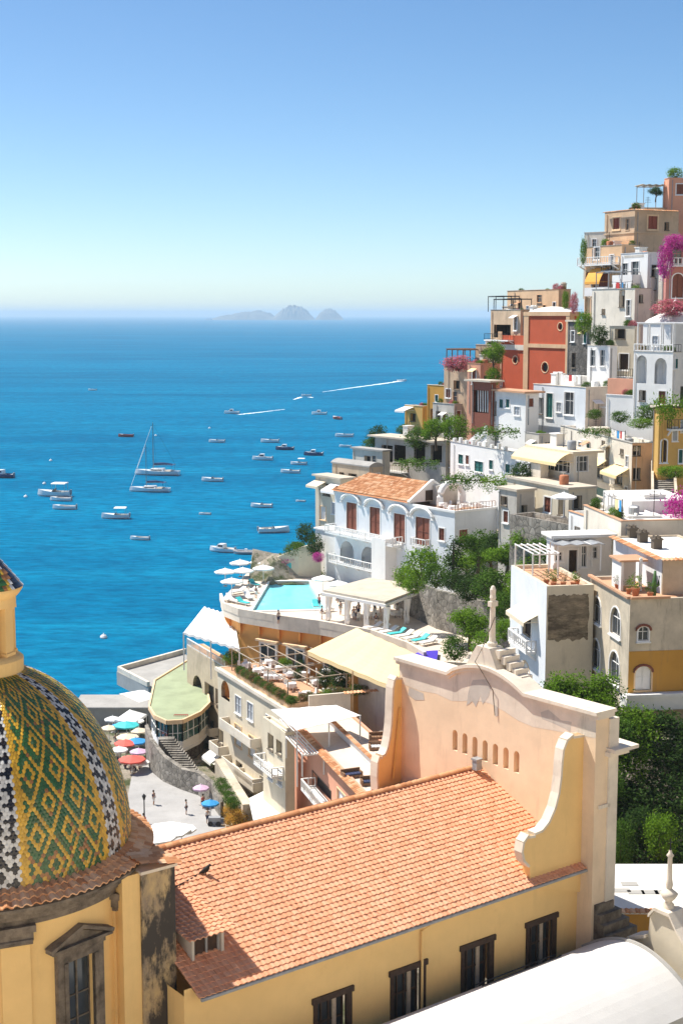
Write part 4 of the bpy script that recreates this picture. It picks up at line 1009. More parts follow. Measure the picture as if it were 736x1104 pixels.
# yellow houses at the right edge with the stairway between
Y1 = Bld('yellow_lane_house', 'yellow house with an arched doorway beside the long stairway at the edge of town', 708, 440, 512, 152, -14, 702, 760, 'ochre', 'slab', 'roof_beige', .2, 8)
Y1.w('R', 715, 486, 6, 24, 'door', True, name='door'); Y1.w('R', 727, 468, 5, 14, 'grey'); Y1.w('R', 733, 492, 4, 14, 'green'); Y1.balcony('R', 718, 745, 462, 1.0, 'iron'); Y1.done()
st = thing('stairway', 'grey stone stairway climbing between the cream house and the yellow house', 'stairs', atz(716, 545, 36))
mb = MB(); p0 = aty(716, 552, 140); p1 = aty(714, 503, 158); n = 22
for i in range(n):
    a = p0.lerp(p1, i / n); b_ = p0.lerp(p1, (i + 1) / n); mb.box(a.x - 1.1, a.y, a.z - 2, a.x + 1.1, b_.y - .002 + .01, b_.z)
mb.build('steps', 'rubble_stone', None, st)
mb = MB()
for s_ in (-1.2, 1.2): mb.beam(p0 + V((s_, 0, .2)), p1 + V((s_, 0, .2)), .25, 1.2)
mb.build('side_wall', 'old_plaster', None, st)
ANCH.append((p0.x, p0.y, p0.z - 2)); ANCH.append((p1.x, p1.y, p1.z - 2))
# ------------------------------------------------------------------ big white house and small red roofed one
G = Bld('white_terraced_house', 'wide white house with a green door and pale window below the red church', 630, 418, 462, 182, -28, 574, 678, 'bluish_white', roofmat='roof_white', par=.3, found=6)
G.w('L', 592, 437, 7, 26, 'greendoor', name='door'); G.w('L', 613, 435, 10, 24, 'glass'); G.done()
mb = MB(); mb.panel([rect(.01, G.Lr, G.z0 - 4, G.z1 - .01)], lambda q, z: G.W(q, -.012, z), G.by, 0); G.b(mb, 'end_wall', 'pale_cream')
G.box('roof_hut', 2, G.Ll * .45, G.z1 - .2, 5, G.Ll * .45 + 3, G.z1 + 1.2, 'roof_white'); G.chimney(6, 4, 1.2, .8, .8); G.chimney(3, 10, 1.5, 1.0, 1.6); G.chimney(9, 3, .8, .8, .7)
G.box('lean_to', G.Lr * .35, -3.2, G.z0 - 3, G.Lr, -.003, G.z0 + 2.6, 'pale_cream'); G.box('lean_to_roof', G.Lr * .3, -3.5, G.z0 + 2.603, G.Lr + .2, -.003, G.z0 + 2.8, 'roof_white')
Gs = Bld('red_roof_cottage', 'small white cottage with a flat red roof and green shutters beside the white terraced house', 566, 424, 450, 186, -28, 531, 580, 'clean_white', 'slab', 'floor_terracotta', .2, 6, over=.6)
Gs.w('L', 540, 435, 4, 9, 'green'); Gs.w('L', 547, 435, 4, 9, 'green'); Gs.w('L', 533, 440, 3, 14, 'dark'); Gs.w('R', 572, 434, 5, 9, 'brown'); Gs.w('L', 557, 443, 6, 9, 'grey'); Gs.done()
mb = MB(); n = 10; A_, B_ = G.W(-3.4, G.Ll - 1, 0), G.W(-3.4, G.Ll + 7, 0)
mb.slab([[(0, 0), (9, 0)] + [(9 * (1 - i / n), 2.2 + 2.3 * math.cos(math.pi / 2 * (1 - i / n) ** .8) ** 1.5 * 0 + 2.4 * (i / n) ** 2) for i in range(n + 1)]], lambda q, z: G.W(-3.4, G.Ll + 7 - q, G.z0 + z - 1.2), G.bx, .3)
G.b(mb, 'curved_wall', 'bluish_white')
Ov = Bld('shaded_loggia_house', 'dark brick house with a white curtain under a deep flat roof', 528, 412, 450, 192, -35, 508, 534, 'wood_shutter', 'slab', 'roof_beige', .2, 6, over=.8)
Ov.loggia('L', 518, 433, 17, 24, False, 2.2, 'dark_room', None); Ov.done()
mb = MB(); q = Ov.Ll
for i in range(6): mb.beam(Ov.W(.4, q * (.12 + .13 * i), Ov.z0 + .6), Ov.W(.4, q * (.12 + .13 * i) + .1, Ov.z1 - .5), .5, .08)
Ov.b(mb, 'curtain', 'canvas_white')
# battlemented white house
Fh = Bld('battlement_house', 'long white house with teal shutters and small battlements on its roof edge', 579, 492, 522, 176, -24, 485, 596, 'clean_white', roofmat='roof_white', par=.5)
for u, v, w_, h_ in ((496.5, 495, 5, 10), (516, 503, 9, 11), (547, 505, 5, 9)): Fh.w('L', u, v, w_, h_, 'green')
Fh.done(); mb = MB(); Ls = Fh.Ll
for i in range(9): y = Ls * (.35 + .6 * i / 8); mb.box(0, y, Fh.z1 + .002, .4, y + .5, Fh.z1 + .55 + .2 * (i % 2), Fh.M())
Fh.b(mb, 'battlement', 'clean_white')
F2 = Bld('grey_upper_house', 'plain pale grey upper house with a stepped outside stair behind the battlements', 580, 468, 497, 183, -24, 541, 596, 'grey_stucco', roofmat='roof_beige', par=.4); F2.w('L', 546, 476, 5, 12, 'dark'); F2.done()
mb = MB(); n = 10
for i in range(n): mb.box(-2.2, F2.Ll + .5 + i * .6, F2.z0 - 2, -.9, F2.Ll + 1.1 + i * .6, F2.z0 + 2.9 - i * .32, F2.M())
mb.beam(F2.W(-2.3, F2.Ll + .2, F2.z0 + 3.6), F2.W(-2.3, F2.Ll + 6.6, F2.z0 + .3), .25, .9); F2.b(mb, 'outside_stair', 'clean_white')
# ------------------------------------------------------------------ villa with arches
D = Bld('arched_villa', 'white seaside villa with arched balconies, brown shutters and a terracotta hip roof', 489, 551, 652, 181, -36, 361, 534, 'bluish_white', roofmat='floor_terracotta', par=.5, found=6, cat='villa')
for u, v, w_, h_ in ((379, 557, 11, 30), (404, 562, 11, 30), (430.5, 569, 12, 30), (455.5, 573, 15, 30)):
    D.w('L', u, v, w_, h_, 'brown', False, False)
    a, b_, z0, z1 = D.span('L', u, v, w_ + 9, h_); mb = MB(); c_ = (a + b_) / 2; rr = (b_ - a) / 2
    mb.tube([D.W(-.25, c_ + rr * math.cos(math.pi * i / 10), z1 - .1 + rr * .62 * math.sin(math.pi * i / 10)) for i in range(11)], .22, 6); D.b(mb, 'arch_hood', 'trim_white')
D.w('L', 476, 576, 6, 13, 'brown'); D.w('R', 499, 578, 9, 14, 'brown')
for u, v in ((374, 597), (397, 603)): D.loggia('L', u, v, 15, 27, True, 2.2, 'bluish_white')
D.done()
D.box('side_wing', .4, D.Ll, D.z0 - 6, 7, D.Ll + 5.5, D.px('L', 370, 577)[1], 'clean_white'); D.box('side_wing_roof', .2, D.Ll + .003, D.px('L', 370, 577)[1] + .003, 7.2, D.Ll + 5.7, D.px('L', 370, 577)[1] + .2, 'trim_white')
D.balcony('L', 352, 434, 577, 1.8, 'white', 1.05, None, D.px('L', 400, 580)[1]); D.balcony('L', 447, 463, 586, .8, 'white', .9)
D.balcony('L', 350, 414, 609, 1.2, 'white', 1.0, None, D.px('L', 380, 608)[1])
D.band(D.z1 - .25, .28, .2, 'trim_white')
ya_, yb_ = sorted((D.px('L', 412, 600)[0], D.px('L', 427, 600)[0])); D.box('porch_tower', -1.9, ya_, D.z0 - 5, -.003, yb_, D.px('L', 420, 579)[1], 'clean_white')
# hip roof over the seaward part
e = .5; y0, y1 = D.Ll * .34, D.Ll + e; x0, x1 = -e, min(D.Lr, 11) + e; zr = D.z1 + .1; hh = 2.5; xm = (x0 + x1) / 2; rf = None
ym0, ym1 = y0 + .2, y1 - (x1 - x0) / 2 * .9
mb = MB(); mb.add([D.W(x0, y0, zr), D.W(x0, y1, zr), D.W(x1, y1, zr), D.W(x1, y0, zr), D.W(xm, ym0, zr + hh), D.W(xm, ym1, zr + hh)], [(0, 1, 5, 4), (1, 2, 5), (2, 3, 4, 5), (3, 0, 4), (0, 3, 2, 1)])
rf = D.b(mb, 'hip_roof', 'old_tile')
sl_ = math.hypot(xm - x0, hh); L_ = y1 - y0; cut = y1 - ym1
mb = MB(); tiles(mb, D.W(xm, y0, zr + hh + .02), D.by, (-D.bx * (xm - x0) + V((0, 0, -hh))), int(L_ / .45), int(sl_ / .5), .45, .5, .11, lambda u, v: u < (L_ - cut) + cut * v / sl_)
sl2 = math.hypot(cut, hh)
tiles(mb, D.W(x0, ym1, zr + hh + .02), D.bx, (D.by * cut + V((0, 0, -hh))), int((x1 - x0) / .45), int(sl2 / .5), .45, .5, .11, lambda u, v: abs(u - (x1 - x0) / 2) < (x1 - x0) / 2 * v / sl2)
D.b(mb, 'roof_tiles', 'old_tile', rf)
mb = MB(); mb.panel([[(x0, zr), (x1, zr), (xm, zr + hh + .25)]], lambda q, z: D.W(q, y0 - .02, z), D.by, 0); mb.beam(D.W(x0, y0, zr + .1), D.W(xm, y0, zr + hh + .3), .4, .3); mb.beam(D.W(x1, y0, zr + .1), D.W(xm, y0, zr + hh + .3), .4, .3)
D.b(mb, 'gable_end', 'trim_white', rf); D.b(MB().box(xm - 1.2, y0 - .1, zr + .1, xm + .1, y0 - .03, zr + 1.5, D.M()), 'attic_window', 'wood_dark', rf)
mb = MB(); c_ = D.W(D.Lr * .72, D.Ll * .26, D.z1 - .4); mb.tube([c_ + D.bx * (2.0 * math.cos(math.pi * i / 10)) + V((0, 0, 1.2 + 1.9 * math.sin(math.pi * i / 10))) for i in range(11)], .45, 8); mb.beam(c_ + D.bx * 2, c_ + D.bx * 2 + V((0, 0, 1.3)), .8); mb.beam(c_ - D.bx * 2, c_ - D.bx * 2 + V((0, 0, 1.3)), .8); D.b(mb, 'terrace_arch', 'clean_white')
D.box('stair_hut', D.Lr * .5, D.Ll * .30, D.z1 - .4, D.Lr, D.Ll * .36, D.z1 + 2.2, 'grey_stucco')
mb = MB(); D.rail(mb, D.W(.2, .2, D.z1), D.W(D.Lr - .2, .2, D.z1), .8, 'wood'); D.b(mb, 'terrace_railing', 'wood_mid')
sh = pergola('brown slatted lean-to shelter against the villa end wall', D.W(D.Lr * .55, -3.4, D.z0 + 1.2), D.bx, D.by, 7, 3.2, 3.2, 3, 2, 9, 'pale_wood', 'lean_to_shelter', 'pale_wood', .12, None, 'shelter')
# stair house right of villa
Vr = Bld('ruined_house', 'small weathered grey and pink house with rough walls right of the villa', 556, 530, 575, 150, -30, 537, 575, 'grey_stucco', 'slab', 'roof_beige', .2, 6, over=.2); Vr.w('L', 543, 540, 6, 9, 'dark'); Vr.w('L', 545, 557, 5, 12, 'brown'); Vr.w('R', 564, 552, 6, 14, 'dark'); Vr.done()
# ------------------------------------------------------------------ upper town
E_ = Bld('red_church', 'dark red chapel with cream stone ribs framing blind panels and oval windows', 612, 337, 440, 220, -30, 566, 622, 'red_wall', roofmat='roof_white', par=.12, found=6, cat='chapel')
E_.w('L', 603.5, 352, 5, 8, 'oval'); E_.w('L', 587, 396, 7, 11, 'oval'); E_.done()
zm = E_.px('L', 590, 373)[1]; M_ = E_.M(); mb = MB(); o = .16
for y0, y1 in ((0, .8), (E_.Ll - .6, E_.Ll + .6)): mb.box(-o, y0 - (.16 if y0 == 0 else 0), E_.z0, -.003, y1, E_.z1 + .02, M_)
mb.box(-o + .003, .8, zm - .3, -.003, E_.Ll - .6, zm + .3, M_); mb.box(-o - .05, -.2, E_.z1 - .5, -.003, E_.Ll + .7, E_.z1 + .12, M_); mb.box(-.16, -o, E_.z0, .7, -.003, E_.z1 + .02, M_); mb.box(-.16, -o - .05, E_.z1 - .5, E_.Lr, -.003, E_.z1 + .12, M_)
E_.b(mb, 'stone_ribs', 'peach'); 
mb = MB(); n = 8
for j in range(n):
    for i in range(n):
        g = lambda a, b: E_.W(E_.Lr * a / n, E_.Ll * b / n, E_.z1 + .14 + .8 * (math.sin(math.pi * a / n) * math.sin(math.pi * b / n)) ** .6)
        mb.quad(g(i, j), g(i + 1, j), g(i + 1, j + 1), g(i, j + 1))
E_.b(mb, 'dome_roof', 'roof_white', None, True); E_.chimney(1, E_.Ll - .4, 1.0, .8, 1.0, 'roof_white')
E2 = Bld('', '', 569, 362, 440, E_.W(0, E_.Ll, 0).y - .05, -30, 538, 580, 'red_wall', roofmat='roof_beige', par=.3, found=6, root=E_.root); E2.w('L', 555, 388, 5, 8, 'oval'); E2.done()
E2.b(MB().box(-.15, E2.Ll - .5, E2.z0, -.003, E2.Ll + .5, E2.z1 + .6, E2.M()), 'end_rib', 'peach'); E2.b(MB().box(-.2, 0, E2.px('L', 555, 375)[1] - .35, -.003, E2.Ll, E2.px('L', 555, 375)[1] + .5, E2.M()), 'weathered_band', 'pale_cream')
Dw = Bld('shaded_gap_filler', 'filler house and lane wall with the shadow of the gap put into their stone colour, right of the red chapel', 636, 347, 428, 204, -20, 610, 650, 'shaded_rubble', 'slab', 'roof_beige', .2, 8); Dw.done()  # filler for the gap, its shadow painted into the dark stone
Pk = Bld('peach_block', 'plain peach block with one small window rising behind the red chapel', 601, 312, 350, 236, -20, 546, 614, 'peach', roofmat='roof_beige', par=.3); Pk.w('L', 581, 322, 5, 8, 'plainglass'); Pk.done(); Pk.chimney(2, 2, .7, .7, 1.2)
Pg = Bld('terraced_brown_house', 'shadowed brown house of stacked open terraces on the seaward side of the peach block', 560, 334, 385, 232, -25, 528, 575, 'brown_stone', roofmat='roof_beige', par=.9)
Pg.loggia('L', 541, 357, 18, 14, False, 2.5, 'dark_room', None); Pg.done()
Pg.balcony('L', 530, 556, 366, 1.6, 'iron')
pergola('dark iron terrace frame with a thin roof over the brown terraces', Pg.W(.3, Pg.Ll * .3, Pg.z1 - .9), Pg.bx, Pg.by, 3.5, Pg.Ll * .65, 2.6, 2, 3, 5, 'iron', 'terrace_pergola', None, .1)
pergola('upper dark terrace frame beside the peach block roof', Pk.W(-3.2, Pk.Ll - 5, Pk.z1 - 3.6), Pk.bx, Pk.by, 3, 6, 2.6, 2, 3, 5, 'iron', 'terrace_pergola', None, .1)
T = Bld('top_stone_house', 'tall weathered stone house with red shutters at the top of the town', 681, 226, 330, 206, -26, 649, 728, 'brown_stone', roofmat='roof_beige', par=.2, found=6)
T.w('L', 664, 241, 7, 12, 'red', False); T.w('R', 703, 240, 10, 14, 'red', False); T.w('L', 663, 272, 7, 15, 'door', name='door'); T.w('R', 718, 244, 4, 8, 'dark'); T.w('R', 700, 278, 6, 10, 'dark'); T.done()
zz = T.px('L', 664, 252)[1]; mb = MB(); mb.panel([rect(.01, T.Ll, T.z0, zz)] + [h for h in T.holes['L'] if max(q[1] for q in h) < zz], lambda q, z: T.W(-.014, q, z), T.bx, .01); T.b(mb, 'lower_render', 'peach'); T.band(zz - .1, .25, .15, 'brown_stone')
mb = MB(); tiles(mb, T.W(-.4, -.3, T.z1 + .02), T.by, -T.bx + V((0, 0, -.3)), int(T.Ll / .45), 1, .45, .5, .09); tiles(mb, T.W(-.3, -.4, T.z1 + .02), T.bx, -T.by + V((0, 0, -.3)), int(T.Lr / .45), 1, .45, .5, .09); T.b(mb, 'roof_edge', 'old_tile')
T2 = Bld('orange_balcony_house', 'orange house with balustraded balconies and an orange awning clinging under the top stone house', 668, 264, 345, 202, -28, 629, 690, 'peach', roofmat='floor_terracotta', par=.3, found=6)
T2.w('L', 643, 273, 6, 13, 'glass'); T2.balcony('L', 630, 667, 286, 1.5, 'white', 1.0); T2.loggia('L', 632, 300, 6, 14); T2.loggia('L', 631, 332, 9, 30, True, 1.5, 'pale_cream'); T2.w('L', 650, 302, 10, 14, 'brown'); T2.w('L', 654, 332, 8, 16, 'glass'); T2.done()
T2.awning('L', 641, 657, 289, 2.0, 1.8, 'canvas_orange', True); T2.balcony('L', 640, 668, 318, 1.8, 'solid', 1.0, 'clean_white')
Tt = Bld('roof_terrace_house', 'small pale house with a thin parapet on the seaward shoulder of the top stone house', 652, 250, 270, 212, -46, 629, 660, 'pale_cream', roofmat='roof_beige', par=.9); Tt.w('L', 640, 262, 5, 8, 'glass'); Tt.done()
W1 = Bld('white_parapet_house', 'white house with a slotted parapet and glazed doors right of the orange awning', 697, 272, 306, 196, -24, 668, 716, 'clean_white', roofmat='roof_white', par=.8)
W1.w('L', 684, 292, 8, 20, 'glass', name='door'); W1.w('L', 673, 293, 6, 18, 'plainglass'); W1.w('R', 705, 292, 8, 12, 'dark'); W1.done(); W1.balcony('L', 664, 690, 305, 1.4, 'solid', 1.0, 'clean_white')
mb = MB()
for i in range(9): mb.box(-.02, W1.Ll * (.15 + .08 * i), W1.z1 - .6, -.004, W1.Ll * (.15 + .08 * i) + .5, W1.z1 - .25, W1.M())
W1.b(mb, 'parapet_slots', 'grey_stucco')
W2 = Bld('pale_house', 'pale house with a blank terrace wall and small windows left of the pink arch house', 683, 311, 350, 193, -24, 637, 700, 'pale_cream', roofmat='roof_beige', par=.9)
W2.w('L', 670, 322, 5, 18, 'dark'); W2.w('R', 690, 322, 4, 8, 'dark'); W2.w('L', 650, 336, 3, 5, 'dark'); W2.done(); pergola('grey metal terrace frame over the pale house terrace', W2.W(.3, W2.Ll * .35, W2.z1 - .9), W2.bx, W2.by, 5, W2.Ll * .6, 3.2, 2, 3, 4, 'grey_metal', 'terrace_pergola', None, .1)
Dk = Bld('shadowed_house', 'dark weathered grey house behind the bougainvillea left of the pink arch house', 712, 290, 345, 194, -10, 697, 722, 'grey_stucco', 'slab', 'roof_beige', .2); Dk.w('R', 704, 323, 6, 8, 'dark'); Dk.w('R', 706, 300, 9, 14, 'grey'); Dk.done()
R1 = Bld('pink_arch_house', 'dusty pink house with arched doorways draped in magenta bougainvillea', 716, 262, 345, 186, -5, 713, 760, 'pink_wall', roofmat='roof_white', par=.4)
R1.w('R', 730, 308, 12, 26, 'brown', True, False, 'door'); R1.w('R', 729, 276, 10, 22, 'plainglass', True); R1.balcony('R', 718, 750, 286, 1.2, 'white', .9); R1.done()
TR = Bld('top_red_house', 'terracotta red house with dark shutters at the top right corner of the town', 719, 192, 250, 214, -8, 714, 765, 'salmon', roofmat='floor_terracotta', par=.4); TR.w('R', 733, 204, 9, 11, 'brown'); TR.w('R', 727, 236, 6, 10, 'dark'); TR.done()
pergola('small grey awning frame with a dark terrace left of the top red house', TR.W(-3.4, 1.2, TR.z1 - 4.2), TR.bx, TR.by, 3.0, 3.0, 3.2, 2, 2, 4, 'grey_metal', 'terrace_awning', 'canvas_sand', .08, None, 'awning')
TR.box('terrace_base', -3.6, .8, TR.z0, -.003, 5, TR.z1 - 4.2, 'brown_stone')
W3 = Bld('white_arches_house', 'white house with two tall pointed arches under a pergola terrace', 723, 380, 445, 168, -36, 681, 732, 'clean_white', roofmat='roof_white', par=.25, found=6)
W3.loggia('L', 691, 398, 11, 30, True, 1.8, 'bluish_white', 'grey_shutter'); W3.loggia('L', 711.5, 400, 13, 28, True, 1.8, 'bluish_white', 'grey_shutter'); W3.w('R', 728, 392, 4, 10, 'green'); W3.done()
pergola('white pergola frame on the terrace above the two tall arches', W3.W(.3, .3, W3.z1 - .2), W3.bx, W3.by, 4.5, W3.Ll - .6, 3.5, 2, 4, 4, 'trim_white', 'terrace_pergola', None, .14)
mb = MB(); W3.rail(mb, W3.W(.1, .1, W3.z1), W3.W(.1, W3.Ll, W3.z1), .9, 'white'); W3.b(mb, 'terrace_railing', 'trim_white'); mb = MB(); W3.rail(mb, W3.W(.1, .1, W3.z1), W3.W(W3.Lr, .1, W3.z1), .9, 'iron'); W3.b(mb, 'side_railing', 'iron')
Wg = Bld('small_white_house', 'small white house tucked under the rose coloured garden wall', 682, 427, 462, 174, -42, 652, 688, 'clean_white', roofmat='floor_pale', par=.2, found=4); Wg.done()
W3d = Bld('white_dome_house', 'white house with a low domed roof and tiny finial below the pink arch house', 722, 348, 382, 177, -30, 692, 760, 'clean_white', 'dome', 'roof_white', 1.4, 4); W3d.done()
mb = MB(); mb.lathe([(.5, 0), (.5, .3), (.28, .5), (.2, 1.0), (.35, 1.2), (.1, 1.6), (0, 2.0)], W3d.W(W3d.Lr / 2, W3d.Ll / 2, W3d.z1 + 1.3), 10); W3d.b(mb, 'finial', 'roof_white')
W4 = Bld('two_window_house', 'small white house with two tall narrow windows beside an ochre balcony house', 656, 373, 412, 184, -28, 632, 664, 'clean_white', roofmat='floor_terracotta', par=.3)
for u in (638.5, 649): W4.w('L', u, 386, 5, 17, 'plainglass')
W4.done()
W5 = Bld('ochre_balcony_house', 'ochre house with a dark glazed door and iron balcony between white houses', 682, 352, 412, 186, -42, 655, 688, 'cream', roofmat='roof_beige', par=.3); W5.w('L', 672, 390, 10, 17, 'door', name='door'); W5.w('L', 668, 360, 10, 10, 'dark', False); W5.w('L', 661, 383, 2, 3, 'dark'); W5.done(); W5.balcony('L', 656, 682, 405, 1.5, 'iron')
Pw = Bld('rose_wall', 'low rose coloured garden wall under the ochre balcony house', 681, 409, 432, 176, -42, 654, 686, 'salmon', roofmat='floor_pale', par=.3, cat='garden wall', found=4); Pw.done()
# ------------------------------------------------------------------ seaward cliff houses
K1 = Bld('flat_roof_restaurant', 'long restaurant with a pale flat roof over dark open glazing', 480, 478, 512, 218, -40, 404, 496, 'grey_stucco', 'slab', 'roof_beige', .2, 7, over=.9)
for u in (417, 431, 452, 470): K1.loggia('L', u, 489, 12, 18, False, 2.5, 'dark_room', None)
K1.w('L', 443, 490, 7, 20, 'whitedoor'); K1.done(); K1.balcony('L', 408, 440, 505, 1.5, 'wood')
K2 = Bld('tan_cliff_house', 'tan house with small awnings on the cliff left of the villa', 367, 517, 585, 212, -36, 340, 380, 'cream', 'slab', 'roof_beige', .2, 10, over=.4)
K2.w('L', 352, 528, 7, 12, 'dark'); K2.w('L', 348, 553, 6, 14, 'whitedoor'); K2.w('L', 360, 548, 5, 12, 'grey'); K2.done(); K2.awning('L', 340, 352, 517, .7, 1.8, 'canvas_sand'); K2.awning('L', 357, 372, 521, .9, 2.0, 'canvas_white')
K3 = Bld('grey_roof_house', 'house with sloping grey sheet roofs between the villa and the restaurant', 398, 503, 530, 212, -40, 358, 412, 'tan_wall', 'vault', 'concrete', .5, 8); K3.w('L', 380, 515, 8, 8, 'dark'); K3.done()
K3b = Bld('seaside_shed', 'low pale shed with a tilted roof at the seaward end of the restaurant', 412, 487, 505, 222, -40, 380, 420, 'pale_cream', 'slab', 'concrete', .2, 8); K3b.w('L', 396, 496, 6, 8, 'dark'); K3b.done()
K4 = Bld('ochre_cliff_house', 'low ochre house with white awnings at the tip of the far cliff', 455, 438, 464, 252, -40, 436, 464, 'ochre', roofmat='roof_beige', par=.4, found=10); K4.w('L', 445, 450, 5, 8, 'dark'); K4.done(); K4.awning('L', 436, 446, 438, .6, 2.4, 'canvas_white')
K5 = Bld('ochre_stack_house', 'narrow ochre house with dark doors above the far cliff', 479, 416, 462, 246, -36, 460, 488, 'deep_ochre', roofmat='roof_beige', par=.4, found=10); K5.w('R', 484, 425, 4, 12, 'dark'); K5.w('L', 467, 447, 6, 12, 'dark'); K5.done()
K5b = Bld('grey_cliff_house', 'rough grey stone house under the narrow ochre house', 489, 436, 470, 236, -36, 466, 500, 'grey_stucco', roofmat='roof_beige', par=.4, found=10); K5b.w('L', 472, 448, 4, 9, 'dark'); K5b.w('R', 494, 447, 4, 8, 'brown'); K5b.done()
K6 = Bld('brown_cliff_house', 'brown house with shadowed terraces left of the red chapel', 503, 396, 440, 236, -36, 478, 516, 'brown_stone', roofmat='roof_beige', par=.5, found=10); K6.w('L', 492, 415, 6, 9, 'dark'); K6.w('R', 509, 412, 5, 12, 'dark'); K6.w('L', 483, 424, 5, 9, 'brown'); K6.done()
K7 = Bld('russet_house', 'narrow russet house with a cream rib just left of the red chapel', 517, 392, 440, 228, -36, 503, 538, 'salmon', roofmat='roof_beige', par=.4, found=10); K7.w('R', 524, 410, 5, 9, 'dark'); K7.done()
K8 = Bld('stepped_terrace_house', 'grey terraced house with iron railings between the brown cliff house and the terraces', 535, 372, 420, 236, -40, 512, 548, 'brown_stone', roofmat='floor_terracotta', par=.6, found=10); K8.loggia('L', 522, 384, 9, 12, False, 1.5, 'dark_room', None); K8.done(); K8.balcony('L', 514, 534, 393, 1.2, 'iron')
pergola('flower covered terrace pergola on posts at the far cliff edge', K6.W(.3, K6.Ll * .25, K6.z1 - .4), K6.bx, K6.by, 4, K6.Ll * .7, 3.2, 2, 4, 8, 'wood_mid', 'flower_pergola', None, .14)
# ------------------------------------------------------------------ hotel: pool deck, orange storey, flower terrace, blocks below
ZD, ZT, ZP = 22.0, 16.5, 4.0
hotel = thing('cliff_hotel', 'stepped cream and orange hotel with a pool deck above the beach square', 'hotel', (-4, 170, ZT))
def hb(mb, name, mat, parent=None): return mb.build(name, mat, parent, hotel)
dk = [(238, 647), (241, 657), (258, 664), (300, 671), (345, 677), (400, 687), (440, 701), (458, 712)]
ed = [atz(u, v, ZD) for u, v in dk]
bk = [(24, 150), (30, 166), (18, 182), (4, 192), (-4, 204), (-8, 214), (-14, 208)]
pc = [atz(u, v, ZD) for u, v in ((291, 627), (333, 627), (352, 657), (272, 659))]
poly = [(p.x, p.y) for p in ed] + bk
mb = MB(); UPP = lambda q, z: V((q, z, ZD)); mb.panel([poly, [(p.x, p.y) for p in pc]], UPP, V((0, 0, -1)), 1.5); hb(mb, 'deck', 'floor_pale')
mb = MB(); k = len(poly)
mb.add([(x, y, ZD - .9) for x, y in poly] + [(x, y, ZD) for x, y in poly], [(i, (i + 1) % k, k + (i + 1) % k, k + i) for i in range(k)]); mb.add([(x, y, ZD - .9) for x, y in poly], [tuple(range(k))[::-1]])
hb(mb, 'deck_edge', 'church_cap')
mb = MB(); mb.add([V((p.x, p.y, ZD - .35)) for p in pc], [(0, 1, 2, 3)]); pool = hb(mb, 'pool', 'pool_water')
mb = MB(); cx = sum((p for p in pc), V()) / 4
for i in range(4): a, b_ = pc[i], pc[(i + 1) % 4]; mb.hexa([V((q.x, q.y, z)) for z in (ZD + .004, ZD + .10) for q in (a, b_, b_ + (b_ - cx).normalized() * .7, a + (a - cx).normalized() * .7)])
hb(mb, 'pool_coping', 'clean_white', pool)
mb = MB()
for a, b_ in zip(ed[:-1], ed[1:]): mb.beam(a + V((0, .2, .45)), b_ + V((0, .2, .45)), .35, .9)
hb(mb, 'deck_parapet', 'church_cap')
inn = [V((p.x, p.y + 1.1, 0)) for p in ed]; inn[0].x += .9; inn[1].x += .8
mb = MB(); pts = [(p.x, p.y) for p in inn]
for (x0, y0), (x1, y1) in zip(pts[:-1], pts[1:]): mb.quad((x0, y0, 2), (x1, y1, 2), (x1, y1, ZD - .9), (x0, y0, ZD - .9))
mb.quad((pts[0][0], pts[0][1], -3), (-13.5, 206, -3), (-13.5, 206, ZD - .9), (pts[0][0], pts[0][1], ZD - .9))
ow = hb(mb, 'upper_storey', 'orange_wall')
mb = MB()
for (p, q, e0, e1) in [(inn[i], inn[i + 1], ed[i], ed[i + 1]) for i in range(1, 6)]:
    n = max(1, int((q - p).length / 2.6))
    for i in range(n):
        a = p.lerp(q, i / n); c = e0.lerp(e1, i / n); o_ = V((c.x - a.x, c.y - a.y, 0)) * .9; d_ = (q - p).normalized() * .35; A0_ = V((a.x, a.y, ZD - 3.0)); s8 = [A0_ + o_ * math.sin(t / 5 * math.pi / 2) ** 2 + V((0, 0, 2.08 * t / 5)) for t in range(6)]
        top_ = [V((a.x, a.y, ZD - .92))]
        pf = s8 + top_; mb = MB(); mb.add([x - d_ * .4 for x in pf] + [x + d_ * .4 for x in pf], [tuple(range(7)), tuple(range(13, 6, -1))] + [(i_, (i_ + 1) % 7, 7 + (i_ + 1) % 7, 7 + i_) for i_ in range(7)]); hb(mb, 'bracket_arch', 'orange_wall', ow)
for u0, u1 in ((283, 302), (312, 332), (352, 366), (380, 396)):
    a = onplane((u0), 700, inn[3], V((-(inn[5] - inn[2]).y, (inn[5] - inn[2]).x, 0)).normalized()); b_ = onplane((u1), 700, inn[3], V((-(inn[5] - inn[2]).y, (inn[5] - inn[2]).x, 0)).normalized())
    t_ = (inn[5] - inn[2]).normalized(); nn = V((t_.y, -t_.x, 0)); mb = MB()
    a = V((a.x, a.y, 0)) + nn * .55; b_ = V((b_.x, b_.y, 0)) + nn * .55; zu = V((0, 0, 1))
    mb.beam(a + zu * (ZT + 1.3), b_ + zu * (ZT + 1.3), .3, 2.6); dr_ = hb(mb, 'terrace_door', 'trim_white'); mb = MB()
    for f in (.12, .55): mb.beam(a.lerp(b_, f) + nn * .17 + zu * (ZT + 1.3), a.lerp(b_, f + .35) + nn * .17 + zu * (ZT + 1.3), .06, 2.1)
    hb(mb, 'pane', 'glass', dr_); mb = MB(); mb.beam(a - t_ * .3 + nn * .2 + zu * (ZT + 2.85), b_ + t_ * .3 + nn * .2 + zu * (ZT + 2.85), .7, .25); hb(mb, 'hood', 'trim_cream', dr_)
P1 = Bld('', '', 312, 768, 885, 153, -26, 236, 372, 'cream', 'flat', 'floor_terracotta', .05, 4, root=hotel, Lmax=44)
P1.z1 = ZT + .05
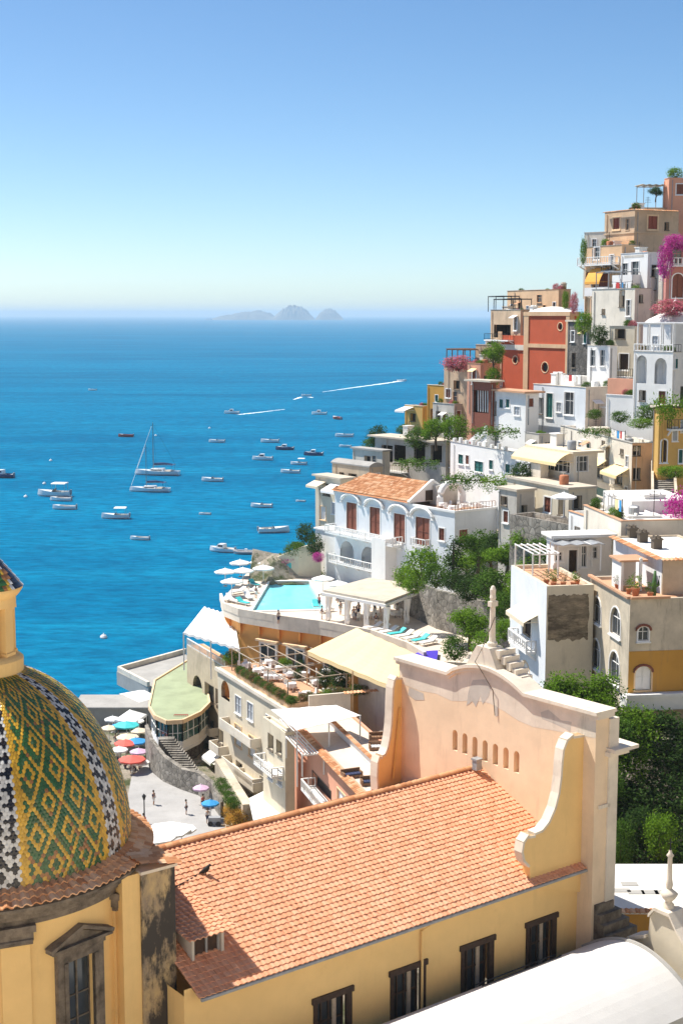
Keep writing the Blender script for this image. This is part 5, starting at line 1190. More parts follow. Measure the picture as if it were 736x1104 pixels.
for u, v, w_, h_, s_ in ((257, 760, 6, 18, 'grey'), (270, 767, 6, 18, 'grey'), (257, 793, 7, 22, 'whitedoor'), (272, 805, 7, 22, 'whitedoor'), (290, 780, 6, 16, 'grey'), (258, 830, 6, 16, 'dark'), (284, 846, 7, 16, 'plainglass'), (238, 794, 5, 14, 'dark'), (295, 812, 7, 20, 'grey'), (226, 762, 6, 15, 'dark')): P1.w('L', u, v, w_, h_, s_)
P1.loggia('L', 243, 744, 9, 20, True, 1.8, 'orange_wall', None); P1.done()
for a, b_, v in ((247, 281, 780), (230, 246, 800), (249, 283, 821), (214, 234, 772), (263, 284, 835)): P1.balcony('L', a, b_, v, 1.3, 'solid', .9, 'pale_cream')
P1.band(ZT - .35, .4, .3, 'church_cap'); P1.awning('L', 230, 240, 806, .9, 1.6, 'canvas_white'); P1.awning('L', 231, 241, 822, .9, 1.6, 'canvas_white')
P1w = Bld('', '', 243, 727, 835, 181, -26, 203, 262, 'tan_wall', 'flat', 'floor_terracotta', .05, 4, root=hotel, Lmax=20); P1w.z1 = 14.3
for u, v, w_, h_, s_ in ((226, 748, 9, 20, 'dark'), (236, 752, 6, 16, 'dark'), (227, 785, 8, 18, 'dark'), (214, 772, 6, 12, 'dark')): P1w.w('L', u, v, w_, h_, s_)
P1w.loggia('L', 213, 737, 10, 17, True, 1.8, 'shaded_rubble', None); P1w.done(); P1w.balcony('L', 206, 238, 768, 1.6, 'solid', .9, 'pale_cream'); mb = MB(); P1w.rail(mb, P1w.W(.1, 0, 14.3), P1w.W(.1, P1w.Ll, 14.3), 1.0, 'white'); P1w.b(mb, 'terrace_railing', 'trim_white')
# front block with the white roof terrace
P3 = Bld('white_terrace_block', 'peach fronted block with a white furnished roof terrace just behind the church roof', 396, 858, 930, 127, -17, 312, 470, 'salmon', 'flat', 'floor_pale', .25, 6, Lmax=30, cat='building')
for u, v, w_, h_, s_ in ((368, 867, 9, 26, 'whitedoor'), (347, 850, 20, 16, 'dark'), (314, 878, 5, 12, 'glass'), (385, 890, 7, 14, 'glass')): P3.w('L', u, v, w_, h_, s_)
P3.done(); P3.balcony('L', 340, 372, 848, 1.6, 'white', 1.0)
mb = MB(); tiles(mb, P3.W(-.1, 0, P3.z1 + .12), P3.by, -P3.bx + V((0, 0, -.4)), int(P3.Ll / .4), 2, .4, .35, .09); P3.b(mb, 'wall_tiles', 'old_tile')
mb = MB(); M_ = P3.M(); mb.box(3.2, 6.0, P3.z1 - .2, 3.5, P3.Ll - 2, P3.z1 + .75, M_); mb.box(3.5, 9.5, P3.z1 - .2, 10, 9.8, P3.z1 + .5, M_); P3.b(mb, 'terrace_wall', 'clean_white')
mb = MB(); tiles(mb, P3.W(3.3, 6.0, P3.z1 + .88), P3.by, -P3.bx + V((0, 0, -.3)), int((P3.Ll - 8) / .4), 1, .4, .4, .09); P3.b(mb, 'terrace_wall_tiles', 'old_tile')
mb = MB(); tiles(mb, P3.W(6.0, P3.Ll - 1.0, P3.z1 + 2.4), P3.bx, -P3.by + V((0, 0, -.3)), 26, 1, .4, .5, .09); P3.b(mb, 'back_wall_tiles', 'old_tile')
mb = MB(); mb.box(2, P3.Ll - 1.1, P3.z1 - .2, P3.Lr, P3.Ll - .8, P3.z1 + 2.3, M_); P3.b(mb, 'back_wall', 'pale_cream')
P2 = Bld('pergola_block', 'cream block with a white slatted terrace roof below the flower terrace', 308, 790, 905, 146, -24, 284, 318, 'cream', 'flat', 'roof_white', .3, 5, Lmax=14, cat='building')
for u, v, w_, h_, s_ in ((292, 800, 5, 16, 'dark'), (301, 806, 5, 14, 'dark'), (302, 838, 5, 16, 'grey'), (292, 832, 5, 16, 'grey')): P2.w('L', u, v, w_, h_, s_)
P2.done(); P2.balcony('L', 286, 306, 820, 1.4, 'white', .9)
pergola('white slatted balcony pergola on the peach fronted block', P3.W(-2.4, P3.Ll * .5, P3.z1 - 2.4), P3.bx, P3.by, 2.3, P3.Ll * .45, 2.2, 2, 3, 8, 'trim_white', 'slatted_balcony_roof', None, .14)
sheet('terrace_canopy', 'wide flat white canopy cloth behind the tiled terrace wall', 'canopy', [atz(320, 787, 18.0), atz(292, 765, 18.0), atz(362, 760, 18.2), atz(388, 771, 18.2)], 'canvas_white', .03, .05, .1, 'trim_white', 12, 16, 4)
# slatted white awning at the sea end, timber pergola on the flower terrace, yellow awning
sheet('terrace_awning', 'white corrugated terrace awning at the seaward end of the hotel', 'awning', [atz(198, 682, 19.2), atz(220, 654, 19.8), atz(252, 664, 19.8), atz(258, 699, 19.3)], 'canvas_white', .09, .06, 0, 'trim_white', 14.2, 28, 5, .3)
pergola('open dark timber pergola above the plants of the flower terrace', V((P1.W(1.0, 2.5, 0).x, P1.W(1.0, 2.5, 0).y, ZT)), P1.bx, P1.by, 11, 17, 2.7, 4, 4, 6, 'pale_wood', 'timber_pergola', None, .11)
sheet('sloping_awning', 'large pale yellow sloping awning above the flower terrace', 'awning', [atz(331, 702, 20.6), atz(384, 677, 23.8), atz(446, 704, 23.8), atz(434, 745, 20.0)], 'canvas_yellow', .04, .06, .35, 'trim_cream', 14, 20, 8, .5, 'canvas')
mb = MB(); c_ = atz(384, 742, ZT); mb.box(c_.x - .6, c_.y - .6, 10, c_.x + .6, c_.y + .6, ZT + 4.0); hb(mb, 'terrace_pier', 'ochre')
mb = MB(); a, b_ = atz(386, 748, ZT), atz(436, 775, ZT); mb.hexa([V((a.x, a.y, 8)), V((b_.x, b_.y, 8)), V((b_.x, b_.y + .4, 8)), V((a.x, a.y + .4, 8)), V((a.x, a.y, ZT + 3.2)), V((b_.x, b_.y, ZT + 3.2)), V((b_.x, b_.y + .4, ZT + 3.2)), V((a.x, a.y + .4, ZT + 3.2))]); hb(mb, 'end_screen', 'pale_cream')
mb = MB(); a, b_, c_ = P1.W(.5, P1.Ll * .75, ZT), P1.W(.5, .5, ZT), P1.W(P1.Lr, .5, ZT); mb.beam(a + V((0, 0, .35)), b_ + V((0, 0, .35)), .5, .7); mb.beam(b_ + V((0, 0, .352)), c_ + V((0, 0, .352)), .5, .7); hb(mb, 'planter_wall', 'peach')
# poolside pavilion with curtains
pv0 = [atz(u, v, ZD) for u, v in ((352, 669), (414, 682), (457, 664), (398, 655))]; pvl = thing('pool_pavilion', 'white pavilion with a flat beige roof and tied white curtains beside the pool', 'pavilion', pv0[0])
zr = 3.6; mb = MB(); cx = sum((p for p in pv0), V()) / 4
mb.hexa([cx + (p - cx) * 1.06 + V((0, 0, zr)) for p in pv0] + [cx + (p - cx) * 1.06 + V((0, 0, zr + .3)) for p in pv0]); mb.build('roof', 'roof_beige', None, pvl)
mb = MB(); mb.hexa([cx + (p - cx) * 1.1 + V((0, 0, zr - .35)) for p in pv0] + [cx + (p - cx) * 1.1 + V((0, 0, zr - .003)) for p in pv0]); mb.build('roof_trim', 'trim_white', None, pvl)
for k in range(4):
    a, b_ = pv0[k], pv0[(k + 1) % 4]; n = 3 if k % 2 == 0 else 2
    for i in range(n):
        p = a.lerp(b_, i / n); MB().beam(p, p + V((0, 0, zr - .36)), .22).build('post', 'trim_white', None, pvl)
        if k in (0, 1):
            q = p + V((.35, -.05, 0)); mb = MB(); mb.lathe([(.16, .1), (.28, .5), (.16, 1.3), (.3, 2.2), (.42, zr - .36)], q, 7); mb.build('curtain', 'canvas_white', None, pvl)
# stone retaining wall and white garden wall behind the pool
rw = thing('retaining_wall', 'tall rubble stone retaining wall behind the sun loungers', 'retaining wall', atz(480, 680, ZD))
p = [atz(u, v, ZD) for u, v in ((424, 656), (470, 678), (548, 700))]; mb = MB()
for a, b_ in zip(p[:-1], p[1:]): mb.hexa([a + V((0, 0, -2)), b_ + V((0, 0, -2)), b_ + V((0, 1, -2)), a + V((0, 1, -2)), a + V((0, 0, 4.8)), b_ + V((0, 0, 4.8)), b_ + V((0, 1, 4.8)), a + V((0, 1, 4.8))])
mb.build('stonework', 'rubble_stone', None, rw)
gw = thing('garden_wall', 'curved white garden wall with blue arched mosaics behind the pool', 'garden wall', atz(318, 610, ZD)); p = [atz(u, v, ZD) for u, v in ((286, 612), (300, 622), (322, 623), (346, 622))]; mb = MB()
hts = [1.0, 3.0, 4.4, 5.2]
for (a, b_), (h0, h1) in zip(zip(p[:-1], p[1:]), zip(hts[:-1], hts[1:])): mb.hexa([a + V((0, 0, -1)), b_ + V((0, 0, -1)), b_ + V((0, .6, -1)), a + V((0, .6, -1)), a + V((0, 0, h0)), b_ + V((0, 0, h1)), b_ + V((0, .6, h1)), a + V((0, .6, h0))])
mb.build('wall', 'cream', None, gw)
for f, s_ in ((.25, .8), (.6, .9)):
    q = p[1].lerp(p[2], f) + V((0, -.02, .2)); mb = MB(); mb.panel([[(x - .7, z) for x, z in arch(0, 1.4, 0, 2.2 * s_)]], lambda x, z: q + V((x, -.01, z)), V((0, 1, 0)), 0); mb.build('arched_mosaic', 'turquoise', None, gw)
# ------------------------------------------------------------------ beach square, green roof pavilion, pier
gp = thing('round_veranda', 'low pavilion with a faded green roof and a rounded glazed veranda over the square', 'building', atz(192, 790, ZP))
zr = 9.0; rp = [atz(u, v, zr) for u, v in ((203, 712), (167, 734), (161, 762), (167, 772), (180, 778), (197, 777), (216, 768), (226, 758), (222, 735))]
mb = MB(); mb.prism([(q.x, q.y) for q in rp][::-1], zr - .3, zr) if False else mb.add([V((q.x, q.y, zr - .3)) for q in rp] + [V((q.x, q.y, zr)) for q in rp], [tuple(range(9)), tuple(range(17, 8, -1))] + [(i, (i + 1) % 9, 9 + (i + 1) % 9, 9 + i) for i in range(9)])
mb.build('roof', 'copper_green', None, gp)
mb = MB()
for a, b_ in zip(rp, rp[1:] + rp[:1]): mb.beam(V((a.x, a.y, zr - .1)), V((b_.x, b_.y, zr - .1)), .25, .55)
mb.build('roof_edge', 'trim_cream', None, gp)
cx = sum((q for q in rp), V()) / 9; ins = [V((cx.x + (q.x - cx.x) * .93, cx.y + (q.y - cx.y) * .93, 0)) for q in rp]
mb = MB()
for a, b_ in zip(ins[1:], ins[2:]): mb.hexa([V((q.x, q.y, z)) for z in (5.0, 6.1) for q in (a, b_, b_ + V((0, .2, 0)), a + V((0, .2, 0)))])
mb.build('sill_band', 'trim_white', None, gp)
for a, b_ in zip(ins[2:-1], ins[3:]):
    mb = MB(); d_ = (b_ - a)
    for f in (0, .33, .67, 1): q = a + d_ * f; mb.beam(V((q.x, q.y, 6.1)), V((q.x, q.y, zr - .3)), .16 if f in (0, 1) else .1)
    mb.beam(V((a.x, a.y, 7.2)), V((b_.x, b_.y, 7.2)), .08); wn = mb.build('window', 'trim_white', None, gp)
    mb = MB(); mb.hexa([V((q.x, q.y, z)) for z in (6.12, zr - .32) for q in (a + V((0, .12, 0)), b_ + V((0, .12, 0)), b_ + V((0, .16, 0)), a + V((0, .16, 0)))]); mb.build('pane', 'glass_green', wn, gp)
mb = MB(); i2 = [V((cx.x + (q.x - cx.x) * .8, cx.y + (q.y - cx.y) * .8, 0)) for q in rp]; mb.add([V((q.x, q.y, 0)) for q in i2] + [V((q.x, q.y, 5.0)) for q in i2], [(i, (i + 1) % 9, 9 + (i + 1) % 9, 9 + i) for i in range(9)]); mb.build('shaded_base', 'shaded_rubble', None, gp)  # shade under the pavilion put into the colour of this base
mb = MB(); i3 = [V((cx.x + (q.x - cx.x) * .96, cx.y + (q.y - cx.y) * .96, 0)) for q in rp]; mb.add([V((q.x, q.y, 4.7)) for q in i3] + [V((q.x, q.y, 5.0)) for q in i3], [tuple(range(9)), tuple(range(17, 8, -1))] + [(i, (i + 1) % 9, 9 + (i + 1) % 9, 9 + i) for i in range(9)]); mb.build('floor_ring', 'trim_white', None, gp)
pier = thing('harbour_pier', 'grey concrete pier reaching into the sea beyond the green roof', 'pier', atz(165, 735, 0))
pp = [atz(u, v, 2.2) for u, v in ((126, 724), (160, 741), (215, 730), (200, 704))]; mb = MB(); mb.hexa([V((q.x, q.y, -3)) for q in pp] + [V((q.x, q.y, 2.2)) for q in pp]); mb.build('slab', 'concrete', None, pier)
mb = MB(); mb.beam(pp[0] + V((.3, .2, .4)), pp[1] + V((0, .3, .4)), .5, .8); mb.beam(pp[0] + V((.3, .2, .4)), pp[3] + V((0, 0, .4)), .5, .8); mb.build('sea_wall', 'church_cap', None, pier)
sq = [(142, 838), (160, 822), (186, 842), (218, 856), (248, 884), (262, 910), (150, 930), (130, 900)]
mb = MB(); q = [atz(u, v, ZP) for u, v in sq]; mb.add([V((p.x, p.y, ZP + .05)) for p in q], [tuple(range(len(q)))]); tag(mb.build('square', 'asphalt_pale'), kind='structure')
cw = thing('curved_stone_wall', 'curved grey stone wall with a walkway stair along the edge of the square', 'stone wall', atz(185, 840, ZP)); mb = MB()
wp = [atz(u, v, ZP) for u, v in ((157, 818), (163, 832), (176, 843), (196, 852), (214, 858), (228, 868), (238, 882))]; hs2 = [4.4, 4.0, 3.2, 2.6, 2.8, 2.6, 1.8]
for (a, b_), (h0, h1) in zip(zip(wp[:-1], wp[1:]), zip(hs2[:-1], hs2[1:])): mb.hexa([a, b_, b_ + V((.3, .7, 0)), a + V((.3, .7, 0)), a + V((0, 0, h0)), b_ + V((0, 0, h1)), b_ + V((.3, .7, h1)), a + V((.3, .7, h0))])
mb.build('stonework', 'rubble_stone', None, cw)
mb = MB()
for i in range(18): a = wp[1].lerp(wp[3], i / 18) + V((.8, 1.4, 0)); mb.box(a.x, a.y, ZP, a.x + 1.9, a.y + 1.2, ZP + 3.7 - i * .17)
mb.build('steps', 'rubble_stone', None, cw)
mb = MB()
for i in range(8): a = wp[0] + V((3.5 + .25 * i, 2 + .0 * i, 4.2 - .0 * i)); mb.beam(a, a + V((0, 0, 1.0)), .07)
a = wp[0] + V((3.5, 2, 5.2)); mb.beam(a, a + V((1.8, 0, 0)), .08); mb.beam(a - V((0, 0, .5)), a + V((1.8, 0, -.5)), .06); mb.build('railing', 'cloth_red', None, cw)
pw = thing('planted_wall', 'low pale wall topped with flowering plants running down to the square', 'garden wall', atz(250, 860, ZP)); mb = MB()
a, b_ = atz(232, 848, ZP), atz(262, 892, ZP); mb.hexa([a, b_, b_ + V((1, .3, 0)), a + V((1, .3, 0)), a + V((0, 0, 3.4)), b_ + V((0, 0, 2.6)), b_ + V((1, .3, 2.6)), a + V((1, .3, 3.4))]); mb.build('wall', 'old_plaster', None, pw)
wc = [atz(u, v, 6.5) for u, v in ((268, 862), (300, 846), (312, 872), (276, 898))]; wt = thing('white_canopy', 'broad white cloth canopy between the square and the hotel wall', 'canopy', wc[0]); mb = MB()
mb.hexa([p for p in wc] + [p + V((0, 0, .12)) for p in wc]); mb.build('cloth', 'canvas_white', None, wt)
for p in wc: MB().beam(V((p.x, p.y, ZP)), p, .14).build('post', 'trim_white', None, wt)
# ------------------------------------------------------------------ terrain
ANCH += [(-25, 165, ZP - .3), (-15, 158, ZP - .3), (-30, 190, 3), (-34, 206, 1.5), (-22, 185, ZP - .4), (-16, 64, 14), (10, 80, 12), (0, 110, 8), (0, 125, 7), (-30, 100, 6), (-20, 130, 5), (-45, 70, 12),
         (17, 90, 11), (22, 97, 17), (13, 112, 10), (30, 88, 16), (-5, 170, 5), (-8, 190, 12), (0, 175, 14), (10, 165, 20), (10, 150, 18), (18, 145, 22), (25, 130, 24),
         (0, 0, 42), (60, 0, 62), (-60, 0, 36), (0, -60, 80), (100, 50, 70), (100, -60, 110), (-100, -60, 60), (0, -150, 130), (150, 0, 110), (-150, -150, 110), (150, -150, 140),
         (60, 60, 36), (70, 110, 46), (80, 160, 66), (100, 210, 92), (110, 260, 105), (80, 300, 75), (60, 330, 45), (45, 370, 18), (130, 330, 90), (46, 262, 50), (60, 262, 66), (32, 300, 30), (50, 310, 44),
         (20, 40, 30), (-20, 30, 34), (40, 70, 24), (22, 262, 22), (14, 250, 18)]
CAPS = [(b_.O, b_.bx, b_.by, b_.Lr, b_.Ll, b_.z0) for b_ in BLDS if b_.own]
FLATS = [(-24, 168, 3.7, 14), (-14, 160, 3.7, 8), (-30, 188, 2.5, 12), (-8, 165, 8, 10), (0, 172, 15, 13), (8, 166, 17, 12), (15, 160, 18, 8), (20, 165, 20, 6), (-6, 190, 15, 14), (-18, 148, 3.6, 12), (-27, 150, 3.6, 12), (-12, 138, 3.6, 9), (-22, 138, 3.6, 10)]
CO = [(-200, -160), (0, -110), (40, -85), (100, -62), (150, -48), (190, -41), (209, -38), (212, -12), (222, -5), (236, 0), (262, 10), (300, 22), (340, 36), (400, 54), (520, 95)]
def coast(Y):
    for (y0, x0), (y1, x1) in zip(CO[:-1], CO[1:]):
        if Y <= y1: return x0 + (x1 - x0) * (Y - y0) / (y1 - y0)
    return CO[-1][1]
def ground(x, y):
    sw = sz = 0
    for ax_, ay, az_ in ANCH:
        d2 = (x - ax_) ** 2 + (y - ay) ** 2 + 4; w_ = 1 / d2 ** 2; sw += w_; sz += w_ * az_
    z = sz / sw - (1.2 if y > 70 else 0)
    for o_, bx, by, lx, ly, zc in CAPS:
        dx, dy = x - o_.x, y - o_.y; a_ = dx * bx.x + dy * bx.y; b_ = dx * by.x + dy * by.y
        e_ = max(-a_ - 7, a_ - lx - 4, -b_ - 7, b_ - ly - 4, 0)
        z = min(z, zc - .5 + e_ * .9)
    if y > 128 and y < 200:
        for px_, py_, pz_, pr_ in FLATS:
            e_ = math.hypot(x - px_, y - py_) - pr_
            z = min(z, pz_ + max(0, e_) * .8)
    if 178 < y < 240 and x < -14.5: z = min(z, 2.6)
    if y > 206 and x < -4 + (y - 206) * .2: z = min(z, 3 + max(0, x + 12) * .8)
    k = min(1, max(0, (x - coast(y)) / (3 + .12 * max(0, z))))
    return -4 + (z + 4) * k ** .6
rnd = random.Random(5)
def tgrid(x0, x1, y0, y1, step, name, mat, jit):
    nx, ny = int((x1 - x0) / step), int((y1 - y0) / step); mb = MB(); vs = []
    for j in range(ny + 1):
        for i in range(nx + 1):
            x = x0 + i * step; y = y0 + j * step; z = ground(x, y); vs.append((x, y, z + (rnd.uniform(-jit, jit) if z > 6 else rnd.uniform(-.1, .1) - .1)))
    mb.add(vs, [(j * (nx + 1) + i, j * (nx + 1) + i + 1, (j + 1) * (nx + 1) + i + 1, (j + 1) * (nx + 1) + i) for j in range(ny) for i in range(nx)])
    return tag(mb.build(name, mat), kind='structure')
m, nt, bs = newmat('hill_ground'); MATS['hill'] = m
c = mixc(nt, ramp(nt, noise(nt, .12, 6, .7), .40, .6), (.30, .26, .20), (.42, .37, .30))
c = mixc(nt, ramp(nt, noise(nt, .25, 6, .75, None, (3, 5, 8)), .46, .58), c, (.07, .09, .03))
nt.links.new(c, bs.inputs['Base Color']); bs.inputs['Roughness'].default_value = .95; bump(nt, bs, noise(nt, 1.2, 8, .75), .9, .4)
m, nt, bs = newmat('town_ground'); MATS['townhill'] = m
c = mixc(nt, ramp(nt, noise(nt, .06, 4, .6), .42, .58), (.66, .56, .44), (.76, .67, .54)); c = mixc(nt, ramp(nt, noise(nt, .09, 5, .7, None, (9, 2, 4)), .55, .66), c, (.09, .11, .04))
nt.links.new(c, bs.inputs['Base Color']); bs.inputs['Roughness'].default_value = .95
tgrid(-70, 140, 56, 402, 3, 'hillside', 'hill', .5)
tgrid(-172, 200, -190, 56.5, 8, 'hillside_behind', 'townhill', 1.0)
# ------------------------------------------------------------------ plants
def leaves(mb, c, rad, n, size, rnd, clump=14, flat=.85, bias=0):
    c = V(c); nc = max(3, n // clump)
    for _ in range(nc):
        while True:
            d = V((rnd.uniform(-1, 1), rnd.uniform(-1, 1), rnd.uniform(-1, 1)))
            if .25 < d.length < 1: break
        d = d.normalized() * (d.length ** .45) * rnd.uniform(.75, 1.08); tone = rnd.random()
        q = c + V((d.x * rad[0], d.y * rad[1], d.z * rad[2])); cr = size * rnd.uniform(1.0, 2.3)
        for _ in range(clump):
            o = V((rnd.gauss(0, .5), rnd.gauss(0, .5), rnd.gauss(0, .42))) * cr; p = q + o
            a = V((rnd.uniform(-1, 1), rnd.uniform(-1, 1), rnd.uniform(-.6, .6))).normalized(); b = a.cross(V((rnd.uniform(-1, 1), rnd.uniform(-1, 1), rnd.uniform(.2, 1.4)))).normalized()
            s_ = size * rnd.uniform(.5, 1.0); w_ = s_ * .55
            t = min(1, max(0, tone * .65 + rnd.random() * .45 - .05))
            mb.add([p - a * s_ * .5, p + b * w_ * .5, p + a * s_ * .5, p - b * w_ * .5], [(0, 1, 2, 3)], 0, (t, rnd.random()))
    return mb
PROTO = {}
def plant_proto(key, name, mat, kind, seed):
    rnd = random.Random(seed); t = thing(name, 'x', {'tree': 'tree', 'cone': 'tree'}.get(kind, 'shrub'), (0, 0, -500)); O = V((0, 0, -500))
    mb = MB(); tr = MB()
    if kind == 'shrub':                       # unit: about 2 wide, 1.8 high
        leaves(mb, O + V((0, 0, .85)), (.95, .95, .85), 2400, .17, rnd)
        leaves(mb, O + V((.4, .2, 1.2)), (.5, .5, .5), 300, .17, rnd)
        for k in range(4): a = k * 1.6 + .3; tr.tube([O, O + V((.35 * math.cos(a), .35 * math.sin(a), .5)), O + V((.6 * math.cos(a), .6 * math.sin(a), 1.1))], [.05, .035, .012], 5)
    elif kind == 'tree':                      # unit: about 2 wide, 3 high
        tr.tube([O, O + V((.06, .02, .7)), O + V((.02, .1, 1.3)), O + V((.1, .05, 1.9))], [.13, .1, .08, .03], 7)
        for k in range(6):
            a = k * 1.05 + rnd.random(); h = .9 + .12 * k; e = O + V((.75 * math.cos(a), .75 * math.sin(a), h + .7)); tr.tube([O + V((.03, .05, h)), O + V((.35 * math.cos(a), .35 * math.sin(a), h + .3)), e], [.06, .04, .012], 5)
            leaves(mb, e, (.5, .5, .42), 520, .16, rnd)
        leaves(mb, O + V((.05, .05, 2.1)), (.8, .8, .75), 1500, .17, rnd)
    elif kind == 'cone':
        tr.tube([O, O + V((0, 0, 2.6))], [.1, .03], 6)
        for k in range(12): h = .25 + .21 * k; r = .75 * (1 - h / 3.1) ** .8; leaves(mb, O + V((rnd.uniform(-.08, .08), rnd.uniform(-.08, .08), h)), (r, r, .22), int(60 + 260 * r), .15, rnd)
    elif kind == 'vine':                      # unit: 2 x 1 x .5 slab of foliage with hanging ends
        leaves(mb, O + V((0, 0, .1)), (1.05, .55, .22), 800, .13, rnd)
        for k in range(7): leaves(mb, O + V((rnd.uniform(-.9, .9), -.5, -.1)), (.12, .1, .3), 70, .11, rnd)
        tr.tube([O + V((-1, 0, 0)), O + V((-.3, .15, .06)), O + V((.4, -.1, .02)), O + V((1, .05, .06))], .03, 5)
    tr.build('trunk' if kind in ('tree', 'cone') else 'stem', 'bark', None, t)
    mb.build('crown' if kind in ('tree', 'cone') else 'foliage', mat, None, t)
    PROTO[key] = [t, 0]
for k, (nm, mt, kd) in {'sb': ('shrub', 'leaf_bright', 'shrub'), 'sm': ('shrub', 'leaf_mid', 'shrub'), 'sd': ('shrub', 'leaf_dark', 'shrub'), 'tb': ('garden_tree', 'leaf_bright', 'tree'), 'tm': ('garden_tree', 'leaf_mid', 'tree'),
                        'td': ('garden_tree', 'leaf_dark', 'tree'), 'cn': ('conifer', 'leaf_dark', 'cone'), 'vb': ('climbing_vine', 'leaf_bright', 'vine'), 'vm': ('climbing_vine', 'leaf_mid', 'vine'),
                        'bg': ('bougainvillea', 'bougainvillea', 'shrub'), 'pk': ('flowering_shrub', 'pink_bloom', 'shrub'), 'fl': ('flowering_plant', 'flower_mix', 'shrub'), 'fo': ('flowering_plant', 'flower_orange', 'shrub')}.items():
    plant_proto(k, nm, mt, kd, sum(map(ord, k)))
prn = random.Random(21)
def plant(key, u, v, Y, wpx, hpx, label, group=None, z=None):
    """base of the plant at pixel-ray (u, v) and distance Y; wpx and hpx its size in photo pixels"""
    p = aty(u, v, Y) if z is None else atz(u, v, z); dist = math.hypot(p.x, p.y); m_ = F / dist
    t, used = PROTO[key]; kind = key[0]; base = {'s': (2.1, 1.9), 't': (2.2, 2.9), 'c': (1.4, 2.8), 'v': (2.2, .7), 'b': (2.1, 1.9), 'p': (2.1, 1.9), 'f': (2.1, 1.9)}[kind]
    sx = wpx / m_ / base[0]; sz = hpx / m_ / base[1]; rz = prn.uniform(0, 6.28) if kind != 'v' else 0
    if not used:
        PROTO[key][1] = 1; t.location = p; t.scale = (sx, sx, sz); t.rotation_euler = (0, 0, rz); t['label'] = label
        if group: t['group'] = group
        return t
    return dup(t, p, rz, label, group, (sx, sx, sz))
GV = 'trees and shrubs of the garden right of the villa'
for a in (('sb', 455, 626, 163, 46, 40, 'bright green rounded shrub at the foot of the villa, leftmost in its garden'), ('cn', 488, 632, 160, 34, 54, 'dark pointed conifer standing in the garden right of the villa'),
          ('tm', 515, 622, 160, 40, 52, 'mid green garden tree just right of the dark pointed conifer'), ('sm', 470, 634, 158, 34, 30, 'low mid green shrub between the bright shrub and the dark conifer'),
          ('tb', 571, 614, 146, 46, 50, 'bright yellow green tree below the grey terrace wall'), ('tb', 545, 628, 150, 44, 44, 'bright green tree in the middle of the garden above the stone cross'),
          ('sm', 528, 645, 146, 44, 36, 'mid green shrub behind the arms of the stone cross'), ('sd', 505, 648, 150, 36, 28, 'dark shrub on top of the rubble retaining wall'), ('tm', 590, 622, 140, 40, 44, 'mid green tree partly hidden behind the stained house pergola'),
          ('sb', 560, 645, 140, 40, 34, 'bright shrub left of the stained house above the cross'), ('sd', 488, 636, 152, 30, 24, 'small dark shrub hanging over the rubble retaining wall'), ('td', 538, 612, 156, 36, 40, 'dark tree beside the brown slatted shelter')): plant(*a, GV)
for i_, (k_, u_, v_, Y_, w_, h_) in enumerate((('sb', 440, 640, 166, 36, 30), ('tb', 503, 640, 155, 44, 48), ('tm', 556, 632, 148, 48, 48), ('tb', 575, 636, 142, 40, 40), ('tb', 530, 625, 154, 44, 46), ('sb', 540, 655, 142, 44, 36), ('sb', 575, 655, 136, 40, 32), ('sd', 515, 655, 146, 40, 30), ('sb', 590, 600, 142, 36, 30))):
    plant(k_, u_, min(v_, 636 if u_ < 540 else 655), min(178, Y_ + 16) if u_ < 550 else Y_ + 2, w_, h_, 'green garden plant in the dense planting between the villa and stained house', 'dense planting right of the villa')
for a in (('tb', 506, 702, 128, 40, 50, 'bright green young tree left of the stone cross'), ('sb', 522, 708, 122, 36, 32, 'bright shrub pressed against the left side of the cross pedestal'), ('sm', 490, 712, 128, 32, 30, 'mid green shrub behind the gable beside the purple cover'),
          ('sb', 545, 690, 124, 26, 26, 'bright rounded shrub right of the stone cross'), ('sm', 540, 668, 134, 34, 34, 'mid green shrub above right of the stone cross'), ('sd', 512, 690, 132, 28, 30, 'dark shrub between the young tree and the stone cross')): plant(*a, 'shrubs around the stone cross')
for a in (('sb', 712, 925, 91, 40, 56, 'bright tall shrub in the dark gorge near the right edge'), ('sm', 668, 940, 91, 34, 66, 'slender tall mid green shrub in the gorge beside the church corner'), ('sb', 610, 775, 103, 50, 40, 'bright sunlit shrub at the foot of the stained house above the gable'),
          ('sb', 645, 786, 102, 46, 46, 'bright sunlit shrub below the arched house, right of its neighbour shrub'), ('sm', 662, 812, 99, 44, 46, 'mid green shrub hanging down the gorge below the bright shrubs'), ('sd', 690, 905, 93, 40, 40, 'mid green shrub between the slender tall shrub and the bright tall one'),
          ('sm', 655, 870, 96, 36, 50, 'mid green shrub halfway down the gorge beside the front pier')): plant(*a, 'trees and shrubs in the gorge')
